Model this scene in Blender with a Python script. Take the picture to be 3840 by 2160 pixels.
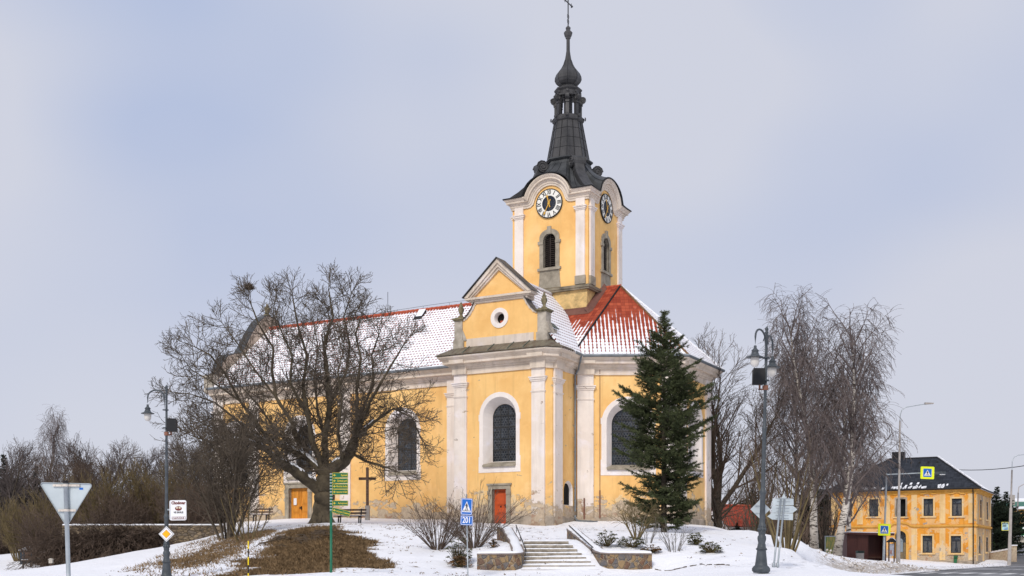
import bpy, bmesh, math, random
import numpy as np
from mathutils import Vector, Matrix, noise
from mathutils.geometry import tessellate_polygon
PI = math.pi
for _o in list(bpy.data.objects): bpy.data.objects.remove(_o)
SC = bpy.context.scene
COL = SC.collection

# ---------------------------------------------------------------- camera
F = 1150.0; HZ = 555.0            # focal length and horizon, in pixels of a 1024x576 frame
cam_data = bpy.data.cameras.new('camera'); cam = bpy.data.objects.new('camera', cam_data)
COL.objects.link(cam); SC.camera = cam
cam.location = (0, 0, 0); cam.rotation_euler = (PI/2, 0, 0)
cam_data.sensor_width = 36; cam_data.lens = 36*F/1024
cam_data.shift_y = (HZ-288)/1024
cam_data.clip_start = .5; cam_data.clip_end = 3000

# ---------------------------------------------------------------- sky and sun
SUN_EL, SUN_AZ = math.radians(40), math.radians(-18)     # azimuth measured from straight behind the camera
W = bpy.data.worlds.new('World'); SC.world = W; W.use_nodes = True
wn, wl = W.node_tree.nodes, W.node_tree.links
wn.clear()
def _w(t, **k):
    n = wn.new(t)
    for a, b in k.items(): setattr(n, a, b)
    return n
out = _w('ShaderNodeOutputWorld'); bg = _w('ShaderNodeBackground'); add = _w('ShaderNodeAddShader'); bg2 = _w('ShaderNodeBackground')
sky = _w('ShaderNodeTexSky', sky_type='NISHITA', sun_disc=False, sun_elevation=SUN_EL, sun_rotation=PI+SUN_AZ, altitude=450, dust_density=2.0)
tc = _w('ShaderNodeTexCoord'); mp = _w('ShaderNodeMapping'); nz = _w('ShaderNodeTexNoise')
mp.inputs['Scale'].default_value = (2.6, 2.6, 4.2); mp.inputs['Location'].default_value = (1.35, .4, .2)
nz.inputs['Scale'].default_value = 1.0; nz.inputs['Detail'].default_value = 2.0; nz.inputs['Roughness'].default_value = .4
rp = _w('ShaderNodeValToRGB')
rp.color_ramp.elements[0].position = .32; rp.color_ramp.elements[0].color = (.46, .54, .75, 1)
rp.color_ramp.elements[1].position = .55; rp.color_ramp.elements[1].color = (.66, .68, .775, 1)
sep = _w('ShaderNodeSeparateXYZ'); hr = _w('ShaderNodeMapRange')
hr.inputs['From Min'].default_value = 0; hr.inputs['From Max'].default_value = .42
mixh = _w('ShaderNodeMix', data_type='RGBA')
wl.new(tc.outputs['Generated'], mp.inputs['Vector']); wl.new(mp.outputs[0], nz.inputs['Vector'])
def _gap(px, py, w, amt, prev):          # a thinner place in the cloud, in one direction of the sky
    d = Vector(((px-512)/F, 1, (HZ-py)/F)).normalized(); vm = _w('ShaderNodeVectorMath', operation='DISTANCE'); vm.inputs[1].default_value = d
    nm = _w('ShaderNodeVectorMath', operation='NORMALIZE'); wl.new(tc.outputs['Generated'], nm.inputs[0]); wl.new(nm.outputs[0], vm.inputs[0])
    mr = _w('ShaderNodeMapRange', interpolation_type='SMOOTHERSTEP'); mr.inputs['From Min'].default_value = 0; mr.inputs['From Max'].default_value = w; mr.inputs['To Min'].default_value = amt; mr.inputs['To Max'].default_value = 0
    wl.new(vm.outputs['Value'], mr.inputs['Value']); ad = _w('ShaderNodeMath', operation='SUBTRACT'); wl.new(prev, ad.inputs[0]); wl.new(mr.outputs[0], ad.inputs[1]); return ad.outputs[0]
_f = nz.outputs['Fac']
for _g in ((165,190,.15,.085),(860,195,.17,.08),(60,60,.14,.04),(770,70,.10,.03)): _f = _gap(*_g, _f)
wl.new(_f, rp.inputs[0]); wl.new(tc.outputs['Generated'], sep.inputs[0])
wl.new(sep.outputs['Z'], hr.inputs['Value']); wl.new(hr.outputs[0], mixh.inputs['Factor'])
mixh.inputs[6].default_value = (.65, .66, .75, 1); wl.new(rp.outputs[0], mixh.inputs[7])
wl.new(mixh.outputs[2], bg2.inputs[0]); bg2.inputs[1].default_value = .93
wl.new(sky.outputs[0], bg.inputs[0]); bg.inputs[1].default_value = .008
wl.new(bg.outputs[0], add.inputs[0]); wl.new(bg2.outputs[0], add.inputs[1]); wl.new(add.outputs[0], out.inputs[0])
sl = bpy.data.lights.new('sun', 'SUN'); sl.energy = 2.3; sl.angle = math.radians(13); sl.color = (1, .94, .85)
so = bpy.data.objects.new('sun', sl); COL.objects.link(so)
_sd = Vector((math.sin(SUN_AZ)*math.cos(SUN_EL), -math.cos(SUN_AZ)*math.cos(SUN_EL), math.sin(SUN_EL)))
so.rotation_euler = _sd.to_track_quat('Z', 'Y').to_euler(); so.location = _sd*60
SC.view_settings.view_transform = 'Standard'; SC.view_settings.look = 'None'
SC.view_settings.exposure = 0.0; SC.view_settings.gamma = 1; SC.view_settings.use_curve_mapping = False
SC.render.engine = 'CYCLES'

def P(px, py, Y): return Vector(((px-512)/F*Y, Y, (HZ-py)/F*Y))   # a pixel of the photograph at a depth of Y metres

# ---------------------------------------------------------------- tagging
def tag(o, label=None, cat=None, group=None, kind=None):
    if label: o['label'] = label
    if cat: o['category'] = cat
    if group: o['group'] = group
    if kind: o['kind'] = kind
    return o
def empty(name, loc, rz=0, label=None, cat=None, group=None):
    o = bpy.data.objects.new(name, None); COL.objects.link(o); o.location = loc; o.rotation_euler = (0, 0, rz)
    o.empty_display_size = .3
    return tag(o, label, cat, group)
def copy_tree(o, parent=None):
    c = o.copy(); COL.objects.link(c); c.parent = parent
    for ch in list(o.children): copy_tree(ch, c)
    return c

# ---------------------------------------------------------------- mesh builder
class MB:
    def __init__(s): s.v = []; s.f = []; s.m = []; s.uv = {}
    def add(s, vs, fs, mi=0, uvs=None):
        b = len(s.v); s.v.extend([tuple(v) for v in vs])
        for k, f in enumerate(fs):
            if uvs: s.uv[len(s.f)] = [uvs[i] for i in f]
            s.f.append(tuple(b+i for i in f)); s.m.append(mi)
        return s
    def box(s, x0, y0, z0, x1, y1, z1, mi=0, M=None):
        vs = [(x0,y0,z0),(x1,y0,z0),(x1,y1,z0),(x0,y1,z0),(x0,y0,z1),(x1,y0,z1),(x1,y1,z1),(x0,y1,z1)]
        if M: vs = [M @ Vector(v) for v in vs]
        return s.add(vs, [(0,3,2,1),(4,5,6,7),(0,1,5,4),(1,2,6,5),(2,3,7,6),(3,0,4,7)], mi)
    def prism(s, pts, n, mi=0):                     # pts: 3D loop; n: extrusion vector; capped
        k = len(pts); pts = [Vector(p) for p in pts]; n = Vector(n)
        tri = tessellate_polygon([pts])
        vs = pts + [p+n for p in pts]
        fs = [tuple(t) for t in tri] + [tuple(i+k for i in reversed(t)) for t in tri]
        fs += [(i, (i+1) % k, (i+1) % k+k, i+k) for i in range(k)]
        return s.add(vs, fs, mi)
    def tube(s, pts, rs, n=6, mi=0, cap=True):
        pts = [Vector(p) for p in pts]
        if not hasattr(rs, '__len__'): rs = [rs]*len(pts)
        ref = Vector((0,0,1)) if abs((pts[-1]-pts[0]).normalized().z) < .9 else Vector((1,0,0))
        vs = []
        for i, p in enumerate(pts):
            d = (pts[min(i+1, len(pts)-1)] - pts[max(i-1, 0)]).normalized()
            a = d.cross(ref).normalized(); b = d.cross(a)
            for j in range(n):
                t = 2*PI*j/n; vs.append(p + a*(math.cos(t)*rs[i]) + b*(math.sin(t)*rs[i]))
        fs = []
        for i in range(len(pts)-1):
            for j in range(n):
                k = (j+1) % n; fs.append((i*n+j, i*n+k, (i+1)*n+k, (i+1)*n+j))
        if cap: fs += [tuple(range(n)), tuple(reversed(range((len(pts)-1)*n, len(pts)*n)))]
        return s.add(vs, fs, mi)
    def lathe(s, prof, n=16, c=(0,0), mi=0, rot=0, M=None, cap=True):          # prof: (r, z)
        vs = []
        for r, z in prof:
            for j in range(n):
                t = 2*PI*(j+.5)/n+rot; vs.append(Vector((c[0]+r*math.cos(t), c[1]+r*math.sin(t), z)))
        if M: vs = [M @ v for v in vs]
        fs = []
        for i in range(len(prof)-1):
            for j in range(n):
                k = (j+1) % n; fs.append((i*n+j, i*n+k, (i+1)*n+k, (i+1)*n+j))
        if cap and prof[0][0] > .001: fs.append(tuple(reversed(range(n))))
        if cap and prof[-1][0] > .001: fs.append(tuple(range((len(prof)-1)*n, len(prof)*n)))
        return s.add(vs, fs, mi)
    def sphere(s, c, r, n=10, mi=0, sz=1.0):
        pr = [(max(r*math.sin(PI*i/(n//2+2)), .0005), c[2]-r*sz*math.cos(PI*i/(n//2+2))) for i in range(n//2+3)]
        return s.lathe(pr, n, (c[0], c[1]), mi)
    def sweep(s, path, prof, closed=False, mi=0, z0=0):    # path in plan; prof: (out, z); outward = right hand of travel
        n = len(path); P2 = [Vector(p) for p in path]; vs = []; k = len(prof)
        for i in range(n):
            def nrm(a, b):
                d = (b-a).normalized(); return Vector((d.y, -d.x))
            ns = []
            if closed or i > 0: ns.append(nrm(P2[i-1], P2[i]))
            if closed or i < n-1: ns.append(nrm(P2[i], P2[(i+1) % n]))
            if len(ns) == 2:
                m = (ns[0]+ns[1]).normalized(); m = m/max(m.dot(ns[0]), .3)
            else: m = ns[0]
            for o, z in prof: vs.append((P2[i].x+m.x*o, P2[i].y+m.y*o, z+z0))
        fs = []
        for i in range(n if closed else n-1):
            a = i*k; b = ((i+1) % n)*k
            for j in range(k-1): fs.append((a+j, b+j, b+j+1, a+j+1))
        if not closed:
            fs += [tuple(range(k)), tuple(reversed(range((n-1)*k, n*k)))]
        return s.add(vs, fs, mi)
    def build(s, name, mats, parent=None, smooth=False, loc=None, rot=None):
        me = bpy.data.meshes.new(name); me.from_pydata(s.v, [], s.f)
        if not isinstance(mats, (list, tuple)): mats = [mats]
        for m in mats: me.materials.append(m)
        if any(s.m): me.polygons.foreach_set('material_index', s.m)
        if s.uv:
            ul = me.uv_layers.new(name='UVMap')
            for pi, uu in s.uv.items():
                ls = me.polygons[pi].loop_start
                for q, c in enumerate(uu): ul.data[ls+q].uv = c
        if smooth: me.polygons.foreach_set('use_smooth', [True]*len(me.polygons))
        me.update()
        o = bpy.data.objects.new(name, me); COL.objects.link(o)
        if parent: o.parent = parent
        if loc is not None: o.location = loc
        if rot is not None: o.rotation_euler = rot
        return o

def text_mesh(name, txt, size, M, mat, parent, sx=1.0, align='CENTER', ext=.004, bold=0.0):
    cu = bpy.data.curves.new('t', 'FONT'); cu.body = txt; cu.size = size; cu.align_x = align; cu.align_y = 'CENTER'
    cu.extrude = ext; cu.resolution_u = 3; cu.offset = bold
    to = bpy.data.objects.new('t', cu); COL.objects.link(to)
    bpy.context.view_layer.update()
    dg = bpy.context.evaluated_depsgraph_get()
    me = bpy.data.meshes.new_from_object(to.evaluated_get(dg)); bpy.data.objects.remove(to)
    me.transform(M @ Matrix.Diagonal((sx, 1, 1, 1))); me.materials.clear(); me.materials.append(mat)
    o = bpy.data.objects.new(name, me); COL.objects.link(o); o.parent = parent
    return o
FACE = Matrix.Rotation(PI/2, 4, 'X')        # text standing up, readable from -y

# ---------------------------------------------------------------- materials
_MC = {}
class NT:
    def __init__(s, name, rough=.8, spec=.3):
        s.mat = bpy.data.materials.new(name); s.mat.use_nodes = True
        s.t = s.mat.node_tree; s.n = s.t.nodes; s.l = s.t.links
        s.b = s.n['Principled BSDF']; s.b.inputs['Roughness'].default_value = rough
        s.b.inputs['Specular IOR Level'].default_value = spec
        s.tc = s.n.new('ShaderNodeTexCoord'); s.obj = s.tc.outputs['Object']
    def plug(s, sock, v):
        if isinstance(v, (int, float)): sock.default_value = v
        elif isinstance(v, tuple): sock.default_value = v if len(v) == len(sock.default_value) else (*v, 1)
        else: s.l.new(v, sock)
    def math(s, op, a, b=0.0, c=None, clamp=False):
        n = s.n.new('ShaderNodeMath'); n.operation = op; n.use_clamp = clamp
        s.plug(n.inputs[0], a); s.plug(n.inputs[1], b)
        if c is not None: s.plug(n.inputs[2], c)
        return n.outputs[0]
    def noise(s, scale, detail=3, rough=.5, vec=None, stretch=None, dist=0):
        n = s.n.new('ShaderNodeTexNoise'); n.inputs['Scale'].default_value = scale
        n.inputs['Detail'].default_value = detail; n.inputs['Roughness'].default_value = rough; n.inputs['Distortion'].default_value = dist
        v = vec or s.obj
        if stretch:
            m = s.n.new('ShaderNodeMapping'); m.inputs['Scale'].default_value = stretch; s.l.new(v, m.inputs['Vector']); v = m.outputs[0]
        s.l.new(v, n.inputs['Vector']); return n.outputs['Fac']
    def voro(s, scale, feat='F1', vec=None, out='Distance', rnd=1, stretch=None):
        n = s.n.new('ShaderNodeTexVoronoi'); n.feature = feat; n.inputs['Scale'].default_value = scale; n.inputs['Randomness'].default_value = rnd
        v = vec or s.obj
        if stretch:
            m = s.n.new('ShaderNodeMapping'); m.inputs['Scale'].default_value = stretch; s.l.new(v, m.inputs['Vector']); v = m.outputs[0]
        s.l.new(v, n.inputs['Vector']); return n.outputs[out]
    def ramp(s, v, a, b, lo=0.0, hi=1.0):
        n = s.n.new('ShaderNodeMapRange'); n.clamp = True
        s.plug(n.inputs['Value'], v); n.inputs['From Min'].default_value = a; n.inputs['From Max'].default_value = b
        n.inputs['To Min'].default_value = lo; n.inputs['To Max'].default_value = hi
        return n.outputs[0]
    def mix(s, f, a, b):
        n = s.n.new('ShaderNodeMix'); n.data_type = 'RGBA'
        s.plug(n.inputs['Factor'], f); s.plug(n.inputs[6], a); s.plug(n.inputs[7], b); return n.outputs[2]
    def xyz(s, v=None):
        n = s.n.new('ShaderNodeSeparateXYZ'); s.l.new(v or s.obj, n.inputs[0]); return n.outputs
    def comb(s, x, y, z):
        n = s.n.new('ShaderNodeCombineXYZ')
        for i, v in enumerate((x, y, z)): s.plug(n.inputs[i], v)
        return n.outputs[0]
    def white(s, vec):
        n = s.n.new('ShaderNodeTexWhiteNoise'); s.l.new(vec, n.inputs['Vector']); return n.outputs['Value']
    def color(s, c): s.plug(s.b.inputs['Base Color'], c)
    def bump(s, h, strength=.3, dist=.02):
        n = s.n.new('ShaderNodeBump'); n.inputs['Strength'].default_value = strength; n.inputs['Distance'].default_value = dist
        s.plug(n.inputs['Height'], h); s.l.new(n.outputs[0], s.b.inputs['Normal'])
def simple(name, c, rough=.6, var=.25, scale=3.0, metal=0, bump=0, c2=None, spec=.3, stretch=None):
    if name in _MC: return _MC[name]
    m = NT(name, rough, spec)
    n = m.noise(scale, 5, .6, stretch=stretch)
    a = tuple(x*(1-var) for x in c); b = c2 or tuple(min(x*(1+var), 1) for x in c)
    m.color(m.mix(m.ramp(n, .3, .7), a, b)); m.b.inputs['Metallic'].default_value = metal
    if bump: m.bump(m.noise(scale*6, 4, .6), .5, bump)
    _MC[name] = m.mat; return m.mat

def plaster(name, c1, c2, ground=None, pale=(.62,.52,.38), peel=.5, bump=.006, streak=.7, patchy=0.0):
    m = NT(name, .92, .15)
    n1 = m.noise(.35, 4, .6); n2 = m.noise(2.2, 5, .65)
    col = m.mix(m.ramp(n1, .35, .65), c1, c2)
    col = m.mix(m.math('MULTIPLY', m.ramp(n2, .5, .75), .35), col, tuple(x*1.15 for x in c2))
    st = m.noise(1.6, 4, .6, stretch=(1.5, 1.5, .12))
    col = m.mix(m.math('MULTIPLY', m.ramp(st, .52, .75), streak*.6), col, tuple(x*.62 for x in c1))
    mo = m.noise(.55, 6, .6, dist=.3); col = m.mix(m.ramp(mo, .54, .66, 0, .42), col, tuple(q*r for q, r in zip(c2, (1.06, 1.12, 1.35)))); col = m.mix(m.ramp(m.noise(.9, 5, .6, stretch=(1,1,.5)), .58, .72, 0, .35), col, tuple(q*r for q, r in zip(c1, (.88, .80, .70))))
    h = m.noise(14, 4, .6)
    if patchy:
        pn = m.noise(.9, 6, .62, dist=.15); pm = m.ramp(pn, .60-patchy*.1, .615-patchy*.1)
        col = m.mix(m.math('MULTIPLY', pm, .6), col, pale)
        gn = m.noise(.8, 7, .62, vec=None, stretch=(1, 1, 1.3), dist=.2); 
        col = m.mix(m.ramp(gn, .655-patchy*.05, .665-patchy*.05), col, (.36, .31, .26))
    if ground is not None:
        z = m.xyz()[2]
        hgt = m.ramp(z, ground, ground+2.6, 1, 0)
        big = m.noise(.8, 6, .65, dist=.1)
        pal = m.ramp(m.math('ADD', big, m.math('MULTIPLY', hgt, .34)), .66, .70)
        col = m.mix(m.math('MULTIPLY', pal, .8), col, pale)
        big2 = m.noise(1.3, 8, .62, stretch=(1, 1, 1.5), dist=.15)
        v = m.math('ADD', big2, m.math('MULTIPLY', m.ramp(z, ground+.3, ground+2.4, 1, 0), .27*peel+.055))
        bare = m.ramp(v, .675, .685); edge = m.math('SUBTRACT', m.ramp(v, .665, .67), bare, clamp=True)
        bn = m.noise(5, 5, .7)
        barec = m.mix(m.ramp(bn, .4, .62), (.48, .38, .28), (.64, .52, .38))
        brk = m.ramp(m.noise(1.7, 4, .6), .58, .62)
        barec = m.mix(m.math('MULTIPLY', brk, .7), barec, (.34, .16, .10))
        col = m.mix(bare, col, barec); col = m.mix(m.math('MULTIPLY', edge, .7), col, (.16, .11, .08))
        dirt = m.ramp(m.math('ADD', z, m.math('MULTIPLY', m.noise(2.5, 5, .7), .8)), ground+.3, ground+2.3, .5, 0)
        col = m.mix(dirt, col, (.25, .20, .15))
        h = m.math('SUBTRACT', h, m.math('MULTIPLY', bare, 1.2))
    m.color(col); m.bump(h, .6, bump); return m.mat

SNOWC = (.84, .85, .89)
def tiles(name, red, cov0, cov1, vlen, lipw=.45, triw=.4, nw=.35, tw=.26, th=.36, red2=None, nscale=.5, topred=None):
    m = NT(name, .8, .2); uv = m.tc.outputs['UV']; x = m.xyz(uv); U, V = x[0], x[1]
    a = m.math('FRACT', m.math('DIVIDE', U, tw)); b = m.math('FRACT', m.math('DIVIDE', V, th))
    fu = m.math('FLOOR', m.math('DIVIDE', U, tw)); fv = m.math('FLOOR', m.math('DIVIDE', V, th))
    rnd = m.white(m.comb(fu, fv, 0.0)); rnc = m.white(m.comb(fu, 3.0, 1.0))
    tri = m.math('MULTIPLY', m.math('ABSOLUTE', m.math('SUBTRACT', a, .5)), 2.0)
    lip = m.ramp(b, .12, .46, 1, 0)
    cov = m.ramp(V, 0, vlen, cov0, cov1)
    nn = m.noise(nscale, 5, .6, vec=uv)
    sv = m.math('ADD', cov, m.math('MULTIPLY', m.math('SUBTRACT', nn, .5), nw*3))
    sv = m.math('SUBTRACT', sv, m.math('MULTIPLY', tri, triw))
    sv = m.math('SUBTRACT', sv, m.math('MULTIPLY', m.math('MULTIPLY', lip, m.ramp(tri, .15, .5)), lipw))
    sv = m.math('ADD', sv, m.math('MULTIPLY', m.math('SUBTRACT', rnc, .5), .22))
    sv = m.math('ADD', sv, m.math('MULTIPLY', m.math('SUBTRACT', rnd, .5), .30))
    if topred:
        sv = m.math('SUBTRACT', sv, m.ramp(m.math('ADD', V, m.math('MULTIPLY', m.noise(1.2, 3, .6, vec=uv), .7)), vlen-topred+.35, vlen-topred+.75, 0, 1.2))
    snow = m.ramp(sv, 0, .06)
    rc = m.mix(rnd, tuple(q*.75 for q in red), red2 or tuple(q*1.2 for q in red))
    gap = m.ramp(b, 0, .12, .75, 0); gap2 = m.ramp(tri, .8, 1.0, 0, .35)
    rc = m.mix(m.math('MAXIMUM', gap, gap2), rc, tuple(q*.22 for q in red))
    m.color(m.mix(snow, rc, SNOWC))
    h = m.math('ADD', m.math('MULTIPLY', m.math('SUBTRACT', 1.0, b), .5), m.math('MULTIPLY', m.math('COSINE', m.math('MULTIPLY', a, 2*PI)), -.25))
    h = m.math('ADD', m.math('MULTIPLY', h, m.ramp(snow, 0, 1, 1, .35)), m.math('MULTIPLY', snow, .5))
    m.bump(h, .8, .05); return m.mat

def snow_ground():
    m = NT('snow_ground', .75, .25)
    at = m.n.new('ShaderNodeAttribute'); at.attribute_name = 'bare'; at.attribute_type = 'GEOMETRY'
    dt = m.n.new('ShaderNodeAttribute'); dt.attribute_name = 'dirty'; dt.attribute_type = 'GEOMETRY'
    n1 = m.noise(1.3, 7, .72, stretch=(1, .6, 1)); n2 = m.noise(3.6, 6, .75, stretch=(.6, 1.4, 1))
    v = m.math('ADD', at.outputs['Fac'], m.math('ADD', m.math('MULTIPLY', m.math('SUBTRACT', n1, .5), 1.3), m.math('MULTIPLY', m.math('SUBTRACT', n2, .5), 1.7)))
    bare = m.ramp(v, .52, .56)
    sn = m.mix(m.noise(.25, 4, .6), (.80, .81, .86), (.88, .88, .91))
    dn = m.ramp(m.math('ADD', dt.outputs['Fac'], m.math('MULTIPLY', m.math('SUBTRACT', m.noise(3.2, 7, .8), .5), 3.2)), .45, .95)
    sn = m.mix(m.math('MULTIPLY', dn, .8), sn, (.32, .27, .22))
    br = m.mix(m.ramp(m.noise(9, 4, .6), .35, .65), (.13, .082, .042), (.26, .18, .095))
    m.color(m.mix(bare, sn, br))
    h = m.math('ADD', m.math('MULTIPLY', m.noise(3, 6, .6), .6), m.math('MULTIPLY', m.noise(.7, 3, .5), .8))
    h = m.math('SUBTRACT', h, m.math('MULTIPLY', bare, .35))
    tr = m.n.new('ShaderNodeAttribute'); tr.attribute_name = 'trod'; tr.attribute_type = 'GEOMETRY'
    ft = m.math('MULTIPLY', m.ramp(m.voro(2.6, 'F1', rnd=1, stretch=(1.3, .8, 1)), .12, .34, 1, 0), tr.outputs['Fac'])
    m.color(m.mix(bare, m.mix(m.math('MULTIPLY', ft, .6), sn, (.52,.50,.50)), br))
    h = m.math('SUBTRACT', h, m.math('MULTIPLY', ft, .9))
    m.bump(m.math('ADD', h, m.math('MULTIPLY', m.noise(9, 4, .6), .22)), .8, .14)
    m.b.inputs['Subsurface Weight'].default_value = 0
    return m.mat

def rubble(name, scale=5.2, mortar=(.36,.29,.21), cols=((.065,.060,.060),(.20,.095,.05),(.12,.115,.12),(.27,.185,.10)), stretch=None, mw=.05):
    m = NT(name, .85, .25)
    m_noise = m.n.new('ShaderNodeTexNoise'); m_noise.inputs['Scale'].default_value = 2.0; m.l.new(m.obj, m_noise.inputs['Vector'])
    va = m.n.new('ShaderNodeVectorMath'); va.operation = 'MULTIPLY_ADD'; m.l.new(m_noise.outputs['Color'], va.inputs[0]); va.inputs[1].default_value = (.25,.25,.25); m.l.new(m.obj, va.inputs[2])
    vec = va.outputs[0]
    d = m.voro(scale, 'DISTANCE_TO_EDGE', vec, stretch=stretch); cc = m.voro(scale, 'F1', vec, 'Color', stretch=stretch)
    x = m.xyz(cc)
    c = m.mix(x[0], cols[0], cols[1]); c = m.mix(m.ramp(x[1], .45, .55), c, cols[2]); c = m.mix(m.ramp(x[2], .68, .72), c, cols[3])
    c = m.mix(m.math('MULTIPLY', m.ramp(m.noise(9, 5, .7), .45, .8), .5), c, tuple(q*1.5 for q in cols[3]))
    j = m.ramp(d, mw*.4, mw)
    m.color(m.mix(j, mortar, c)); m.bump(m.math('ADD', m.ramp(d, 0, mw*2.5), m.math('MULTIPLY', m.noise(12, 4, .6), .3)), .9, .05)
    return m.mat

def glass_mat(name, c=(.02,.024,.03), rough=.12):
    m = NT(name, rough, .5); cc = m.xyz(m.voro(5.5, 'F1', out='Color'))[0]; m.color(m.mix(m.math('MULTIPLY', m.ramp(cc, .35, 1), m.ramp(m.noise(.9, 4, .7), .3, .7, .25, 1)), c, tuple(q*3.6 for q in c))); m.bump(m.noise(5, 2, .5), .25, .02); return m.mat  # paler cells paint uneven reflections into the glass colour

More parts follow.
